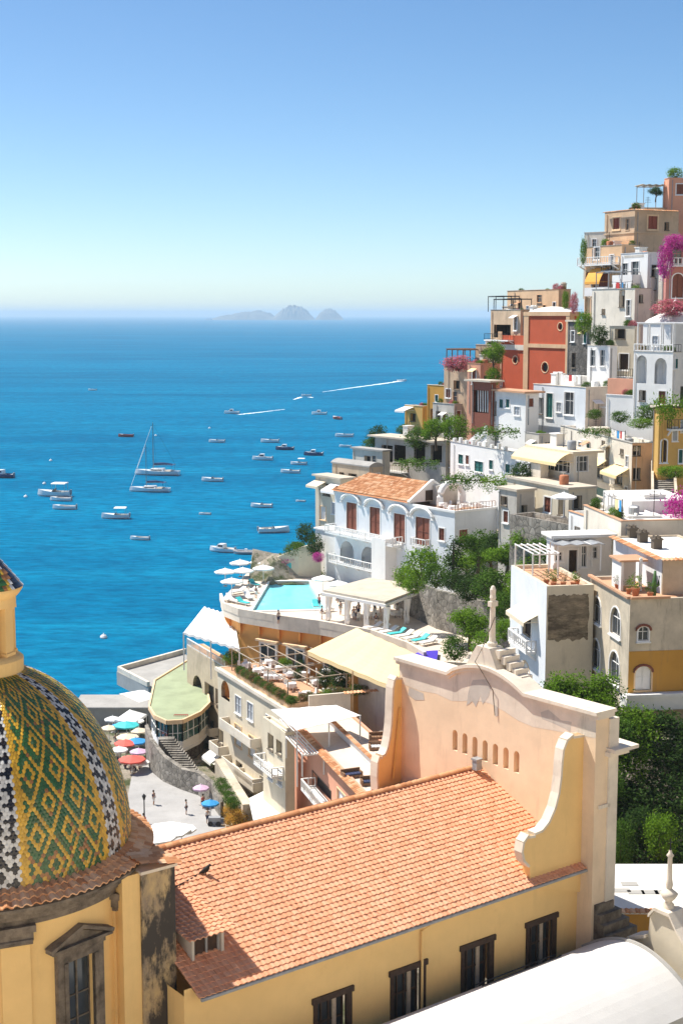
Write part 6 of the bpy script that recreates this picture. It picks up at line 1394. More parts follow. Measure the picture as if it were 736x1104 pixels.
for a in (('sb', 490, 478, 216, 32, 34, 'bright green shrub below the dark brick loggia house'), ('tb', 470, 486, 218, 30, 36, 'bright green tree above the flat roof of the restaurant'), ('sm', 450, 484, 222, 30, 26, 'mid green shrub behind the flat roofed restaurant'),
          ('tb', 531, 408, 214, 22, 40, 'tall bright tree against the left side of the red chapel'), ('sb', 531, 416, 213, 18, 22, 'small bright shrub below the tall tree by the red chapel'), ('sd', 408, 482, 236, 26, 26, 'dark shrub on the cliff edge left of the restaurant'),
          ('sm', 400, 490, 238, 24, 20, 'mid green shrub lowest on the cliff edge left of the restaurant'), ('sm', 436, 470, 240, 20, 14, 'small green shrub under the ochre cliff house'), ('sb', 628, 360, 190, 20, 26, 'green creeper hanging on the wall below the pale house'),
          ('sd', 645, 371, 186, 22, 22, 'dark potted greenery filling the terrace above the two narrow windows'), ('sb', 609, 334, 222, 8, 22, 'thin bright creeper on the corner of the red chapel roof'), ('td', 706, 218, 214, 14, 16, 'dark green plant under the terrace awning of the top red house'),
          ('sb', 727, 194, 216, 18, 14, 'green plants on the roof of the top red house'), ('sm', 700, 454, 168, 34, 20, 'green roof plants at the right end of the cream house roof'), ('sb', 690, 462, 160, 30, 12, 'green bed on the front corner of the cream house roof'),
          ('sm', 668, 456, 168, 22, 14, 'green shrub on the cream house roof, left of its plants'), ('sm', 640, 452, 172, 18, 12, 'small shrub at the left end of the cream house roof'), ('sd', 563, 520, 158, 30, 24, 'dark shrub beside the ruined house'),
          ('sb', 628, 285, 203, 8, 30, 'narrow green creeper on the seaward edge of the orange balcony house'), ('sm', 318, 600, 205, 28, 18, 'green shrub on the garden wall behind the pool'), ('sd', 330, 585, 212, 24, 24, 'dark shrub on the cliff left of the villa'),
          ('sm', 322, 595, 210, 18, 12, 'green shrub beside the magenta blooms of the garden wall'), ('sb', 725, 515, 140, 34, 14, 'large bright leaves spreading beside the stairway'), ('sd', 340, 598, 204, 20, 26, 'dark shrub against the villa porch'), ('sb', 446, 640, 168, 30, 24, 'bright shrub against the white porch tower of the villa')): plant(*a)
for a in (('bg', 729, 270, 182, 28, 18, 'magenta bougainvillea over the upper arch of the pink house'), ('bg', 716, 300, 184, 18, 40, 'magenta bougainvillea trailing down beside the pink arch house'), ('pk', 722, 340, 178, 40, 18, 'pink flowering hedge below the pink arch house'),
          ('bg', 735, 572, 126, 42, 48, 'large magenta bougainvillea at the right edge below the stairway'), ('bg', 310, 607, 206, 34, 10, 'magenta blooms along the top of the pool garden wall'), ('bg', 343, 606, 200, 14, 12, 'small magenta bush beside the villa porch'),
          ('pk', 494, 400, 236, 38, 18, 'pink flowers covering the cliff edge pergola'), ('pk', 618, 338, 205, 10, 24, 'pink creeper beside the orange balcony house')): plant(*a)
for a in (('vm', 530, 466, 184, 66, 13, 'vine covering a long pergola behind the battlements'), ('vm', 500, 518, 170, 56, 16, 'vine over the terrace behind the villa roof, left stretch'), ('vb', 545, 520, 164, 60, 16, 'vine over the terrace behind the villa roof, right stretch'),
          ('vb', 724, 440, 150, 44, 26, 'bright vine hanging over the front of the yellow lane house'), ('vm', 448, 500, 206, 56, 12, 'vine hanging under the eaves of the restaurant'), ('vm', 640, 466, 166, 40, 10, 'vine along the roof edge of the cream house')): plant(*a)
frn = random.Random(9)
for b_ in BLDS:
    if b_.own and b_.root.get('category') == 'house' and b_.roof == 'flat' and b_.Ll > 3 and b_.O.y > 118:
        nm = b_.root.name.replace('_', ' ')
        for i in range(frn.choice((2, 3, 4, 5))):
            x, y = (frn.uniform(.5, max(.6, b_.Lr - .6)), .7) if frn.random() < .4 else (.7, frn.uniform(.5, b_.Ll - .6)); s_ = frn.uniform(.35, .7)
            dup(PROTO[frn.choice(('sb', 'sm', 'fl', 'sm', 'pk'))][0], b_.W(x, y, b_.z1 - b_.par), frn.uniform(0, 6), 'leafy terrace plant on the roof of the ' + nm, 'roof plants of the ' + nm, (s_, s_, s_ * frn.uniform(.8, 1.3)))
fg = 'flowering plants on the flower terrace'
for i in range(26):
    f = i / 25; p = P1.W(.5, P1.Ll * (.02 + .72 * f), ZT + .55)
    t, used = PROTO['fl'] if i % 3 else PROTO['sm']; s_ = frn.uniform(.45, .75); dup(t, p, frn.uniform(0, 6), 'small flowering plant in the long planter of the flower terrace', fg, (s_, s_, s_ * .9))
for i in range(16):
    p = P1.W(1 + i * .95, .5 + frn.uniform(0, .3), ZT + .55); t = PROTO['fl' if i % 4 else 'sb'][0]; s_ = frn.uniform(.45, .8); dup(t, p, frn.uniform(0, 6), 'small flowering plant in the long planter of the flower terrace', fg, (s_, s_, s_))
for i in range(9):
    p = P1.W(5 + frn.uniform(0, 9), 3 + frn.uniform(0, 14), ZT + .1); t = PROTO[('sm', 'sb', 'sd')[i % 3]][0]; s_ = frn.uniform(.5, .9); dup(t, p, frn.uniform(0, 6), 'green leafy plant standing under the timber pergola', 'green plants under the timber pergola', (s_, s_, s_ * 1.2))
plant('sb', 252, 716, 160, 26, 16, 'bright bushy plant at the corner of the slatted hotel awning', None, ZT)
plant('sd', 366, 748, 160, 24, 40, 'tall dark shrub at the inner end of the flower terrace', None, ZT); plant('sd', 350, 742, 160, 20, 26, 'dark shrub beside the tall one at the inner end of the flower terrace', None, ZT)
for i, (u, v) in enumerate(((238, 851), (243, 858), (248, 866), (252, 872))): p = atz(u, v, ZP + 3.0); s_ = .8; dup(PROTO['sm'][0], p, i, 'trailing green plant on the planted wall by the square', 'plants on the planted wall', s_)
for i, (u, v) in enumerate(((250, 884), (256, 878), (262, 890), (254, 896))): p = atz(u, v, ZP); s_ = 1.2; dup(PROTO['fo'][0], p, i, 'orange and yellow flowering bush at the foot of the planted wall', 'orange bushes by the square', s_)
for k, (t, used) in PROTO.items():
    if not used and t.location.z < -400: t.location = P1.W(6, 20, ZT); t.scale = (.4, .4, .4); t['label'] = 'small ' + {'v': 'trailing', 't': 'upright', 'f': 'flowering'}.get(k[0], 'leafy') + ' plant ' + k[1] + ' beside a table on the flower terrace'
# undergrowth of the gorge and scrub on the slopes: nobody could count it
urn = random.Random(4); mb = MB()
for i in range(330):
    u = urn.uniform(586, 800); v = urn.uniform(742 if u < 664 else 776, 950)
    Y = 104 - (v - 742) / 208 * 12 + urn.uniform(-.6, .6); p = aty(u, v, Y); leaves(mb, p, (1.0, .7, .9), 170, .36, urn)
tag(mb.build('undergrowth', 'leaf_dark'), kind='stuff')  # deep shade of the gorge put into the dark leaf tone
mb = MB()
for i in range(150):
    u = urn.uniform(586, 700); v = 740 + urn.random() ** 1.8 * (110 if u < 650 else 60) + (34 if u > 660 else 0); Y = 103.0 - (v - 742) / 208 * 12; leaves(mb, aty(u, v, Y), (.7, .6, 1.1), 150, .27, urn)
tag(mb.build('ivy', 'leaf_bright'), kind='stuff')
mb = MB()
for i in range(1000):
    x = urn.uniform(-10, 115); y = urn.uniform(95, 300)
    if x < 26 and y < 140: continue
    if x < coast(y) + 2: continue
    z = ground(x, y)
    if z > 14: leaves(mb, V((x, y, z + .3)), (1.1, 1.1, .7), 60, .34, urn)
tag(mb.build('hillside_scrub', 'leaf_mid'), kind='stuff')
# ------------------------------------------------------------------ boats
def hull(mb, L, B, D, sheer=.25, n=12, transom=.75, keel=.35):
    """hull along +x (bow), waterline z=0"""
    rows = []
    for i in range(n + 1):
        t = i / n; x = -L / 2 + L * t
        b = B / 2 * (transom + (1 - transom) * min(1, t / .35)) if t < .35 else B / 2 * max(.02, (1 - ((t - .35) / .65) ** 2.3))
        top = D * (1 + sheer * max(0, t - .3) ** 1.5 * 2); ke = -keel * (1 - max(0, t - .6) ** 2 * 5)
        rows.append([V((x, -b, top)), V((x + .03 * L * t, -b * .82, top * .25)), V((x, 0, ke)), V((x + .03 * L * t, b * .82, top * .25)), V((x, b, top))])
    vs = [q for r in rows for q in r]
    fs = [(i * 5 + j, (i + 1) * 5 + j, (i + 1) * 5 + j + 1, i * 5 + j + 1) for i in range(n) for j in range(4)] + [(0, 1, 2, 3, 4)]
    mb.add(vs, fs); return rows
def decked(mb, rows, a, b, dz=0):
    for i in range(len(rows) - 1):
        if a <= i < b: mb.quad(rows[i][0] + V((0, 0, dz)), rows[i + 1][0] + V((0, 0, dz)), rows[i + 1][4] + V((0, 0, dz)), rows[i][4] + V((0, 0, dz)))
BP = {}
def boat_proto(kind):
    t = thing({'sail': 'sailboat', 'dinghy': 'dinghy', 'cabin': 'cabin_boat', 'canopy': 'canopy_boat', 'motor': 'motorboat', 'navy': 'motorboat', 'red': 'rowing_boat', 'rib': 'inflatable_boat', 'ferry': 'ferry'}[kind], 'x', 'boat', (0, 0, 0))
    O = lambda mb, nm, mt, par=None: mb.build(nm, mt, par, t)
    if kind == 'sail':      # unit 10 m
        mb = MB(); r = hull(mb, 10, 3.0, .95, .3, 14, .7, .5); O(mb, 'hull', 'boat_white'); mb = MB(); decked(mb, r, 0, 14, -.04); O(mb, 'deck', 'boat_white')
        mb = MB(); mb.hexa([V((-1.6, -1, .9)), V((2.2, -.8, .9)), V((2.2, .8, .9)), V((-1.6, 1, .9)), V((-1.5, -.8, 1.5)), V((1.4, -.6, 1.45)), V((1.4, .6, 1.45)), V((-1.5, .8, 1.5))]); cb = O(mb, 'cabin', 'boat_white')
        mb = MB(); mb.box(-1.3, -1.0, 1.08, 1.2, -.94, 1.3); mb.box(-1.3, .94, 1.08, 1.2, 1.0, 1.3); O(mb, 'cabin_window', 'glass', cb)
        mb = MB(); mb.hexa([V((-3.6, -.9, .93)), V((-1.9, -.9, .93)), V((-1.9, .9, .93)), V((-3.6, .9, .93)), V((-3.6, -.8, 1.1)), V((-1.9, -.8, 1.1)), V((-1.9, .8, 1.1)), V((-3.6, .8, 1.1))]); O(mb, 'cockpit', 'boat_wood')
        O(MB().tube([V((.9, 0, .9)), V((.9, 0, 11.8))], [.09, .06], 8), 'mast', 'grey_metal'); O(MB().tube([V((.8, 0, 2.2)), V((-3.6, 0, 2.3))], .08, 6), 'boom', 'grey_metal')
        O(MB().tube([V((.7, 0, 2.45)), V((-1.5, 0, 2.6)), V((-3.5, 0, 2.45))], [.26, .24, .12], 8), 'furled_sail', 'boat_navy')
        mb = MB()
        for q in (V((4.8, 0, 1.3)), V((-4.9, 0, 1.0)), V((.6, 1.4, 1)), V((.6, -1.4, 1))): mb.tube([V((.9, 0, 11.6)), q], .016, 4)
        O(mb, 'rigging', 'iron'); O(MB().tube([V((4.75, 0, 1.5)), V((1.2, 0, 10.9))], .05, 5), 'furled_jib', 'boat_white')
        mb = MB(); mb.beam(V((-3.6, -1.2, .95)), V((-3.6, -1.2, 2.3)), .05); mb.beam(V((-3.6, 1.2, .95)), V((-3.6, 1.2, 2.3)), .05); mb.hexa([V((-3.9, -1.3, 2.3)), V((-2.4, -1.3, 2.4)), V((-2.4, 1.3, 2.4)), V((-3.9, 1.3, 2.3)), V((-3.9, -1.2, 2.36)), V((-2.4, -1.2, 2.46)), V((-2.4, 1.2, 2.46)), V((-3.9, 1.2, 2.36))]); O(mb, 'sprayhood', 'boat_navy')
    elif kind in ('motor', 'navy', 'cabin', 'canopy'):   # unit 6 m
        hm = {'motor': 'boat_white', 'navy': 'boat_navy', 'cabin': 'boat_white', 'canopy': 'boat_white'}[kind]
        mb = MB(); r = hull(mb, 6, 2.2, .75, .35, 12); O(mb, 'hull', hm); mb = MB(); decked(mb, r, 6, 12, -.03); decked(mb, r, 0, 1, -.03); O(mb, 'deck', 'boat_white')
        mb = MB(); mb.box(-2.5, -.75, .28, .2, .75, .33); mb.box(-2.4, -.7, .33, -1.9, .7, .62); mb.box(-1.0, -.65, .33, -.5, .65, .68); O(mb, 'cockpit', 'boat_wood' if kind != 'navy' else 'boat_grey')
        mb = MB(); mb.hexa([V((.0, -.8, .74)), V((.3, -.8, .74)), V((.3, .8, .74)), V((.0, .8, .74)), V((-.25, -.65, 1.2)), V((-.2, -.65, 1.2)), V((-.2, .65, 1.2)), V((-.25, .65, 1.2))]); O(mb, 'windscreen', 'glass')
        mb = MB(); mb.box(-3.25, -.18, .3, -2.9, .18, 1.05); O(mb, 'outboard', 'boat_grey')
        if kind in ('cabin', 'navy'):
            mb = MB(); mb.hexa([V((-.6, -.85, .72)), V((1.5, -.7, .8)), V((1.5, .7, .8)), V((-.6, .85, .72)), V((-.6, -.75, 1.55)), V((.7, -.6, 1.55)), V((.7, .6, 1.55)), V((-.6, .75, 1.55))]); cb = O(mb, 'cabin', 'boat_white')
            mb = MB(); mb.box(-.4, -.84, 1.05, .7, -.79, 1.4); mb.box(-.4, .79, 1.05, .7, .84, 1.4); mb.hexa([V((1.33, -.5, 1.0)), V((1.4, -.5, 1.0)), V((1.4, .5, 1.0)), V((1.33, .5, 1.0)), V((.9, -.5, 1.45)), V((.97, -.5, 1.45)), V((.97, .5, 1.45)), V((.9, .5, 1.45))]); O(mb, 'cabin_window', 'glass', cb)
        if kind == 'canopy':
            mb = MB()
            for x in (-2.2, .1):
                for y in (-.8, .8): mb.beam(V((x, y, .7)), V((x, y, 1.95)), .05)
            O(mb, 'canopy_frame', 'grey_metal'); mb = MB(); mb.hexa([V((-2.4, -.95, 1.95)), V((.3, -.95, 1.95)), V((.3, .95, 1.95)), V((-2.4, .95, 1.95)), V((-2.3, -.8, 2.07)), V((.2, -.8, 2.07)), V((.2, .8, 2.07)), V((-2.3, .8, 2.07))]); O(mb, 'canopy', 'canvas_white')
    elif kind in ('dinghy', 'red'):   # unit 4 m
        mb = MB(); r = hull(mb, 4, 1.5, .5, .35, 10, .7, .25); O(mb, 'hull', 'boat_white' if kind == 'dinghy' else 'boat_red'); mb = MB(); decked(mb, r, 7, 10, -.02); O(mb, 'foredeck', 'boat_white')
        mb = MB(); mb.box(-1.6, -.5, .12, .8, .5, .16); mb.box(-1.2, -.55, .3, -.9, .55, .36); mb.box(-.1, -.6, .3, .2, .6, .36); O(mb, 'bench', 'boat_wood'); mb = MB(); mb.box(-2.2, -.12, .1, -1.95, .12, .75); O(mb, 'outboard', 'boat_grey')
    elif kind == 'rib':               # unit 5 m
        mb = MB(); pt = [V((-2.4, -.85, .35)), V((0, -.95, .38)), V((1.3, -.75, .45)), V((2.2, -.3, .58)), V((2.4, 0, .62)), V((2.2, .3, .58)), V((1.3, .75, .45)), V((0, .95, .38)), V((-2.4, .85, .35))]; mb.tube(pt, .26, 8); O(mb, 'tube', 'boat_grey')
        mb = MB(); hull(mb, 4.6, 1.6, .25, .2, 8, .9, .3); mb.box(-2.2, -.7, .2, 1.2, .7, .26); O(mb, 'hull', 'boat_white'); mb = MB(); mb.box(-.8, -.3, .26, -.2, .3, 1.0); O(mb, 'console', 'boat_white')
    elif kind == 'ferry':             # unit 40 m
        mb = MB(); r = hull(mb, 40, 9, 4, .2, 12); decked(mb, r, 0, 12); O(mb, 'hull', 'boat_white'); mb = MB(); mb.box(-15, -3.6, 4, 9, 3.6, 7); mb.box(-12, -3, 7, 5, 3, 9.5); cb = O(mb, 'cabin', 'boat_white'); mb = MB(); mb.box(-14, -3.66, 5, 8, -3.605, 6); O(mb, 'cabin_window', 'glass', cb)
    BP[kind] = [t, {'sail': 10, 'dinghy': 4, 'red': 4, 'rib': 5, 'ferry': 40}.get(kind, 6), 0]
for k in ('sail', 'motor', 'navy', 'cabin', 'canopy', 'dinghy', 'red', 'rib', 'ferry'): boat_proto(k)
def boat(kind, u, v, lpx, head, label):
    p = atz(u, v, 0); p.z = .02; d = (p - EYE).length; L = lpx * d / F / max(.45, abs(math.cos(R(head)))); t, unit, used = BP[kind]; s_ = L / unit * 1.12; zs = 1 if kind in ('sail', 'ferry') else 1.2
    if used: dup(t, p, R(head), label, 'boats on the bay', (s_, s_ * 1.2, s_ * zs))
    else: BP[kind][2] = 1; t.location = p; t.rotation_euler = (0, 0, R(head)); t.scale = (s_, s_ * 1.2, s_ * zs); t['label'] = label; t['group'] = 'boats on the bay'
for b_ in (('navy', 2, 515, 24, 170, 'dark blue motorboat cut by the left edge of the photo'), ('canopy', 59, 535, 31, 172, 'white tour boat with a sun canopy, moored beside a small tender'), ('dinghy', 66, 540, 20, 175, 'white tender tied alongside the canopied tour boat'),
           ('dinghy', 70, 549, 22, 178, 'long white open boat just below the canopied tour boat'), ('canopy', 125, 559, 26, 180, 'grey trimmed boat with a flat canopy left of the lone white dinghy'), ('dinghy', 151, 582, 18, 175, 'lone white dinghy nearest the viewer off the dome'),
           ('sail', 170, 512, 42, 172, 'white sailboat with the tallest mast, upper of the two'), ('sail', 162, 530, 38, 174, 'white sailboat moored just below the tall masted one'), ('red', 136, 471, 14, 176, 'small reddish boat left above the two sailboats'),
           ('dinghy', 100, 421, 8, 170, 'tiny dark boat farthest out on the left side'), ('cabin', 250, 446, 14, 178, 'cabin motorboat heading left with a straight white wake'), ('motor', 234, 477, 15, 175, 'low motorboat alone below the cabin boat with a wake'),
           ('motor', 229, 519, 20, 172, 'white motorboat right of the two sailboats'), ('dinghy', 221, 555, 11, 175, 'small dark dinghy below the white motorboat'), ('cabin', 240, 595, 24, 160, 'large white motorboat close to the pool parasols'),
           ('rib', 263, 597, 20, 176, 'grey inflatable boat behind the large white motorboat'), ('motor', 295, 574, 29, 8, 'long pale motorboat just above the pool garden wall'), ('motor', 282, 547, 20, 172, 'white open motorboat left of the villa'),
           ('motor', 291, 477, 17, 174, 'motorboat at the top of the cluster off the cliff, left one'), ('navy', 307, 485, 17, 172, 'dark hulled motorboat right of the topmost cluster boat'), ('cabin', 283, 496, 19, 174, 'white cabin boat at the left of the moored cluster'),
           ('motor', 313, 510, 18, 172, 'lowest motorboat of the moored cluster'), ('navy', 338, 491, 18, 176, 'dark hulled motorboat at the right of the moored cluster'), ('canopy', 322, 501, 15, 170, 'small canopied boat in the middle of the moored cluster'),
           ('cabin', 344, 447, 14, 174, 'dark cabin boat right of the boats with wakes'), ('motor', 330, 427, 9, 174, 'tiny motorboat crossing between the two long wakes'), ('red', 363, 452, 7, 120, 'tiny red boat right of the dark cabin boat'),
           ('motor', 371, 471, 17, 176, 'pale motorboat close under the cliff restaurant'), ('dinghy', 372, 482, 11, 170, 'small white dinghy below the boat under the cliff'), ('motor', 433, 411, 9, 10, 'speedboat drawing the longest wake near the far cliff'),
           ('dinghy', 324, 541, 9, 170, 'tiny dinghy close to the tan cliff house'), ('ferry', 225, 345, 8, 175, 'distant white ferry beside the islands')): boat(*b_)
for i, (u, v) in enumerate(((55, 497), (28, 536), (48, 522), (112, 688), (168, 470), (226, 462))):
    p = atz(u, v, 0); t = thing('mooring_buoy', 'small white mooring buoy floating alone on the open water', 'buoy', p, 0, 'mooring buoys'); mb = MB(); mb.lathe([(0, -.2), (.55, -.1), (.7, .25), (.45, .6), (.12, .7), (.1, .95), (0, 1)], p, 10); mb.build('float', 'boat_white', None, t)
def wake(pts, w0, w1):
    mb = MB(); ps = [atz(u, v, 0) + V((0, 0, .03)) for u, v in pts]; n = len(ps); vs = []; rnd = random.Random(int(pts[0][0]))
    fine = []
    for a, b_ in zip(ps[:-1], ps[1:]): fine += [a.lerp(b_, k / 14) for k in range(14)]
    for i, p in enumerate(fine):
        t = i / len(fine); w_ = (w0 + (w1 - w0) * t) * rnd.uniform(.4, 1.2); d = (fine[min(i + 1, len(fine) - 1)] - fine[max(0, i - 1)]).normalized(); x = V((-d.y, d.x, 0)) * w_; vs += [p - x, p + x]
    mb.add(vs, [(2 * i, 2 * i + 1, 2 * i + 3, 2 * i + 2) for i in range(len(fine) - 1)]); tag(mb.build('foam', 'foam'), kind='stuff')
wake([(257, 447), (280, 444.5), (309, 441)], 2.2, .5); wake([(431, 411), (410, 414), (380, 418), (345, 423)], 3.5, .6); wake([(333, 428), (338, 429)], 2, .5); wake([(325, 428), (316, 431)], 2, .5)
# ------------------------------------------------------------------ parasols, loungers, furniture, people
def parasol(name, label, p, r, h, mat, group=None, pole='trim_white', n=8, tip=.3):
    t = thing(name, label, 'parasol', p, 0, group); mb = MB(); vs = [V(p) + V((0, 0, h + tip))]
    ring = [V(p) + V((r * math.cos(2 * math.pi * k / n), r * math.sin(2 * math.pi * k / n), h - r * .12)) for k in range(n)]; low = [q - V((0, 0, .18)) for q in ring]
    mb.add(vs + ring, [(0, 1 + k, 1 + (k + 1) % n) for k in range(n)]); mb.add(ring + low, [(k, (k + 1) % n, n + (k + 1) % n, n + k) for k in range(n)]); mb.add([q - V((0, 0, .03)) for q in vs + ring], [(0, 1 + (k + 1) % n, 1 + k) for k in range(n)])
    mb.build('canopy', mat, None, t); MB().tube([V(p), V(p) + V((0, 0, h + tip + .12))], .05, 6).build('pole', pole, None, t)
    mb = MB(); mb.lathe([(.3, .0), (.3, .1), (.08, .14)], p, 10); mb.build('foot', 'concrete', None, t)
    return t
pg_ = 'white parasols on the pool deck'
for i, (u, v, l) in enumerate(((259, 622, 'white parasol at the far corner of the pool deck above the sea'), (281, 621, 'white parasol in the back row nearest the magenta wall'), (262, 631, 'white parasol in the middle of the seaward group'), (284, 628, 'white parasol just in front of the back row, by the pool corner'),
                            (250, 643, 'white parasol nearest the viewer on the seaward deck edge'), (348, 640, 'white parasol between the pool and the villa porch'), (364, 646, 'white parasol beside the pavilion roof below the villa'), (243, 632, 'white parasol at the outermost seaward edge of the deck'))):
    parasol('pool_parasol', l, atz(u, v, ZD), 1.55, 2.3, 'canvas_white', pg_)
def lounger():
    t = thing('sun_lounger', 'x', 'sun lounger', (0, 0, 0)); mb = MB(); mb.box(-1.0, -.33, .25, 1.0, .33, .31)
    mb.build('frame', 'trim_white', None, t); mb = MB(); mb.box(-1.0, -.32, .313, .3, .32, .40); mb.hexa([V((.3, -.32, .313)), V((1.0, -.32, .70)), V((1.0, .32, .70)), V((.3, .32, .313)), V((.28, -.32, .40)), V((.96, -.32, .79)), V((.96, .32, .79)), V((.28, .32, .40))]); mb.build('cushion', 'canvas_white', None, t)
    for x in (-.85, .85):
        for y in (-.28, .28): MB().beam(V((x, y, 0)), V((x, y, .25)), .06).build('leg', 'trim_white', None, t)
    return t
l0 = lounger(); l1 = dup(l0, (0, 0, 0)); [c for c in kids(l1) if c.name.startswith('cushion')][0].data = bpy.data.meshes.new_from_object([c for c in kids(l0) if c.name.startswith('cushion')][0]); [c for c in kids(l1) if c.name.startswith('cushion')][0].data.materials[0] = MATS['turquoise']
LG = 'sun loungers by the retaining wall'
for i in range(8):
    p = atz(402 + i * 8.5, 679 + i * 2.3, ZD); src = l1 if i in (3, 6) else l0; nm = 'turquoise cushioned' if i in (3, 6) else 'white cushioned'
    lb = {3: 'turquoise sun lounger, left one of the two in the retaining wall row', 6: 'turquoise sun lounger, right one of the two in the retaining wall row'}.get(i, 'white sun lounger in the row under the stone retaining wall')
    if i == 0: l0.location = p; l0.rotation_euler = (0, 0, .5); l0.scale = (1.2,) * 3; l0['label'] = lb; l0['group'] = LG
    elif i == 3: l1.location = p; l1.rotation_euler = (0, 0, .55); l1.scale = (1.2,) * 3; l1['label'] = lb; l1['group'] = LG
    else: dup(src, p, .5 + .03 * i, lb, LG, 1.2)
srn = random.Random(2)
for i, (u, v) in enumerate(((252, 650), (262, 652), (257, 640), (270, 640), (274, 632), (268, 646), (292, 622), (300, 622), (310, 622), (247, 648), (340, 655), (352, 660))):
    dup(l1 if i % 3 == 1 else l0, atz(u, v, ZD), srn.uniform(.6, 2.4), ('turquoise' if i % 3 == 1 else 'white') + ' sun lounger among the parasols around the pool', 'sun loungers around the pool', 1.15)
for lb, u, v, z, r, h, mt in (('turquoise and white market parasol over the beach stalls', 137, 800, 3, 1.7, 2.6, 'turquoise'), ('pale cream parasol among the beach stalls below the turquoise one', 138, 812, 3, 1.5, 2.4, 'canvas_sand'), ('light blue parasol right of the red ones at the beach stalls', 147, 816, 3, 1.4, 2.3, 'canvas_blue'),
                              ('deep red parasol among the beach stalls', 136, 818, 3, 1.5, 2.3, 'canvas_red'), ('broad salmon red parasol nearest the square', 143, 836, 3.5, 1.7, 2.3, 'canvas_red'), ('bright blue parasol over a vendor cart on the square', 227, 884, ZP, 1.0, 2.1, 'canvas_blue'),
                              ('pink parasol beside the curved stone wall on the square', 217, 868, ZP, .95, 2.2, 'canvas_pink'), ('large white parasol behind the church roof ridge', 182, 918, ZP, 2.4, 2.7, 'canvas_white'), ('smaller white parasol right of the large one behind the roof ridge', 196, 914, ZP, 1.6, 2.3, 'canvas_white'),
                              ('white parasol on the terrace below the veranda house', 607, 558, 0, 1.3, 2.3, 'canvas_white'), ('white parasol partly hidden by the large one behind the roof ridge', 170, 924, ZP, 2.2, 2.6, 'canvas_white')):
    p = atz(u, v, z) if z else aty(u, v, 142); parasol('beach_parasol' if u < 160 else 'parasol', lb, p, r, h, mt)
for lb, q in (('pointed white stall canopy nearest the pier', ((129, 748), (156, 744), (172, 752), (150, 758))), ('white pitched stall roof beside the turquoise parasol', ((124, 776), (140, 765), (158, 770), (144, 780)))):
    ps = [atz(u, v, 5.2) for u, v in q]; t = thing('stall_canopy', lb, 'stall', V((ps[0].x, ps[0].y, 2))); c_ = sum((p for p in ps), V()) / 4 + V((0, 0, .9)); mb = MB()
    for a, b_ in zip(ps, ps[1:] + ps[:1]): mb.add([a, b_, c_], [(0, 1, 2)]); mb.quad(a, b_, b_ - V((0, 0, .35)), a - V((0, 0, .35)))
    mb.build('cloth', 'canvas_white', None, t)
    for p in ps: MB().beam(V((p.x, p.y, 1.5)), p, .1).build('post', 'trim_white', None, t)
hut = thing('beach_kiosk', 'small grey beach kiosk with a dark doorway beside the stalls', 'kiosk', atz(112, 782, 2)); p = atz(112, 786, 2); mb = MB(); mb.box(p.x - 4, p.y, 0, p.x + 7, p.y + 6, 5.0); mb.build('wall', 'concrete', None, hut); mb = MB(); mb.box(p.x - 4.3, p.y - .4, 5.003, p.x + 7.3, p.y + 6.4, 5.25); mb.build('roof', 'concrete', None, hut); mb = MB(); mb.box(p.x + 5.2, p.y - .06, 1.6, p.x + 6.3, p.y - .003, 3.9); mb.build('door', 'dark_room', None, hut)
lp_ = atz(156, 888, ZP); lm = thing('street_lamp', 'dark street lamp with a lantern head standing on the square', 'street lamp', lp_); mb = MB(); mb.lathe([(.2, 0), (.2, .25), (.08, .4), (.06, 2.7), (.12, 2.75)], lp_, 8); mb.build('pole', 'iron', None, lm); mb = MB(); mb.lathe([(.1, 2.76), (.22, 3.15), (.26, 3.18), (.05, 3.42), (0, 3.5)], lp_, 6); mb.build('lantern', 'iron', None, lm)
ct = atz(231, 890, ZP); kt = thing('vendor_cart', 'small vendor cart with goods under the blue parasol', 'cart', ct); mb = MB(); mb.box(ct.x - .6, ct.y - .35, ZP + .5, ct.x + .7, ct.y + .35, ZP + 1.0); mb.build('body', 'boat_grey', None, kt)
for x in (-.4, .5): mb = MB(); mb.tube([V((ct.x + x, ct.y - .4, ZP + .3)), V((ct.x + x, ct.y - .36, ZP + .3))], .3, 12); mb.build('wheel', 'iron', None, kt)
tarp = [atz(u, v, ZD + .5) for u, v in ((437, 711), (452, 702), (472, 701), (470, 716))]; tp = thing('purple_tarpaulin', 'bright purple cover stretched beside the loungers behind the gable', 'tarpaulin', tarp[0]); mb = MB(); mb.hexa([q - V((0, 0, .35)) for q in tarp] + [q for q in tarp]); mb.build('sheet', 'purple_cover', None, tp)
def sofa(p, rz, label, mt='cloth_navy'):
    t = thing('terrace_sofa', label, 'sofa', p, rz); M_ = Matrix.Translation(p) @ Matrix.Rotation(rz, 4, 'Z'); mb = MB(); mb.box(-1, -.45, .05, 1, .45, .32, M_); mb.box(-1, .3, .32, 1, .45, .8, M_); mb.box(-1, -.45, .32, -.85, .3, .6, M_); mb.box(.85, -.45, .32, 1, .3, .6, M_); mb.build('frame', 'wood_mid', None, t)
    mb = MB()
    for i in range(5): mb.box(-.83 + i * .34, -.42, .323, -.53 + i * .34, .28, .46, M_)
    mb.build('cushion', mt, None, t)
zt3 = P3.z1 - P3.par
sofa(atz(379, 838, zt3), .4, 'dark striped lounge seat on the white terrace, nearer the parapet'); sofa(atz(400, 846, zt3), .2, 'dark striped lounge seat on the white terrace, nearer the church roof'); sofa(atz(408, 808, zt3), .1, 'white cushioned day bed against the back wall of the white terrace', 'canvas_white'); sofa(atz(408, 798, zt3), .1, 'brown cushioned seat behind the white day bed', 'wood_mid')
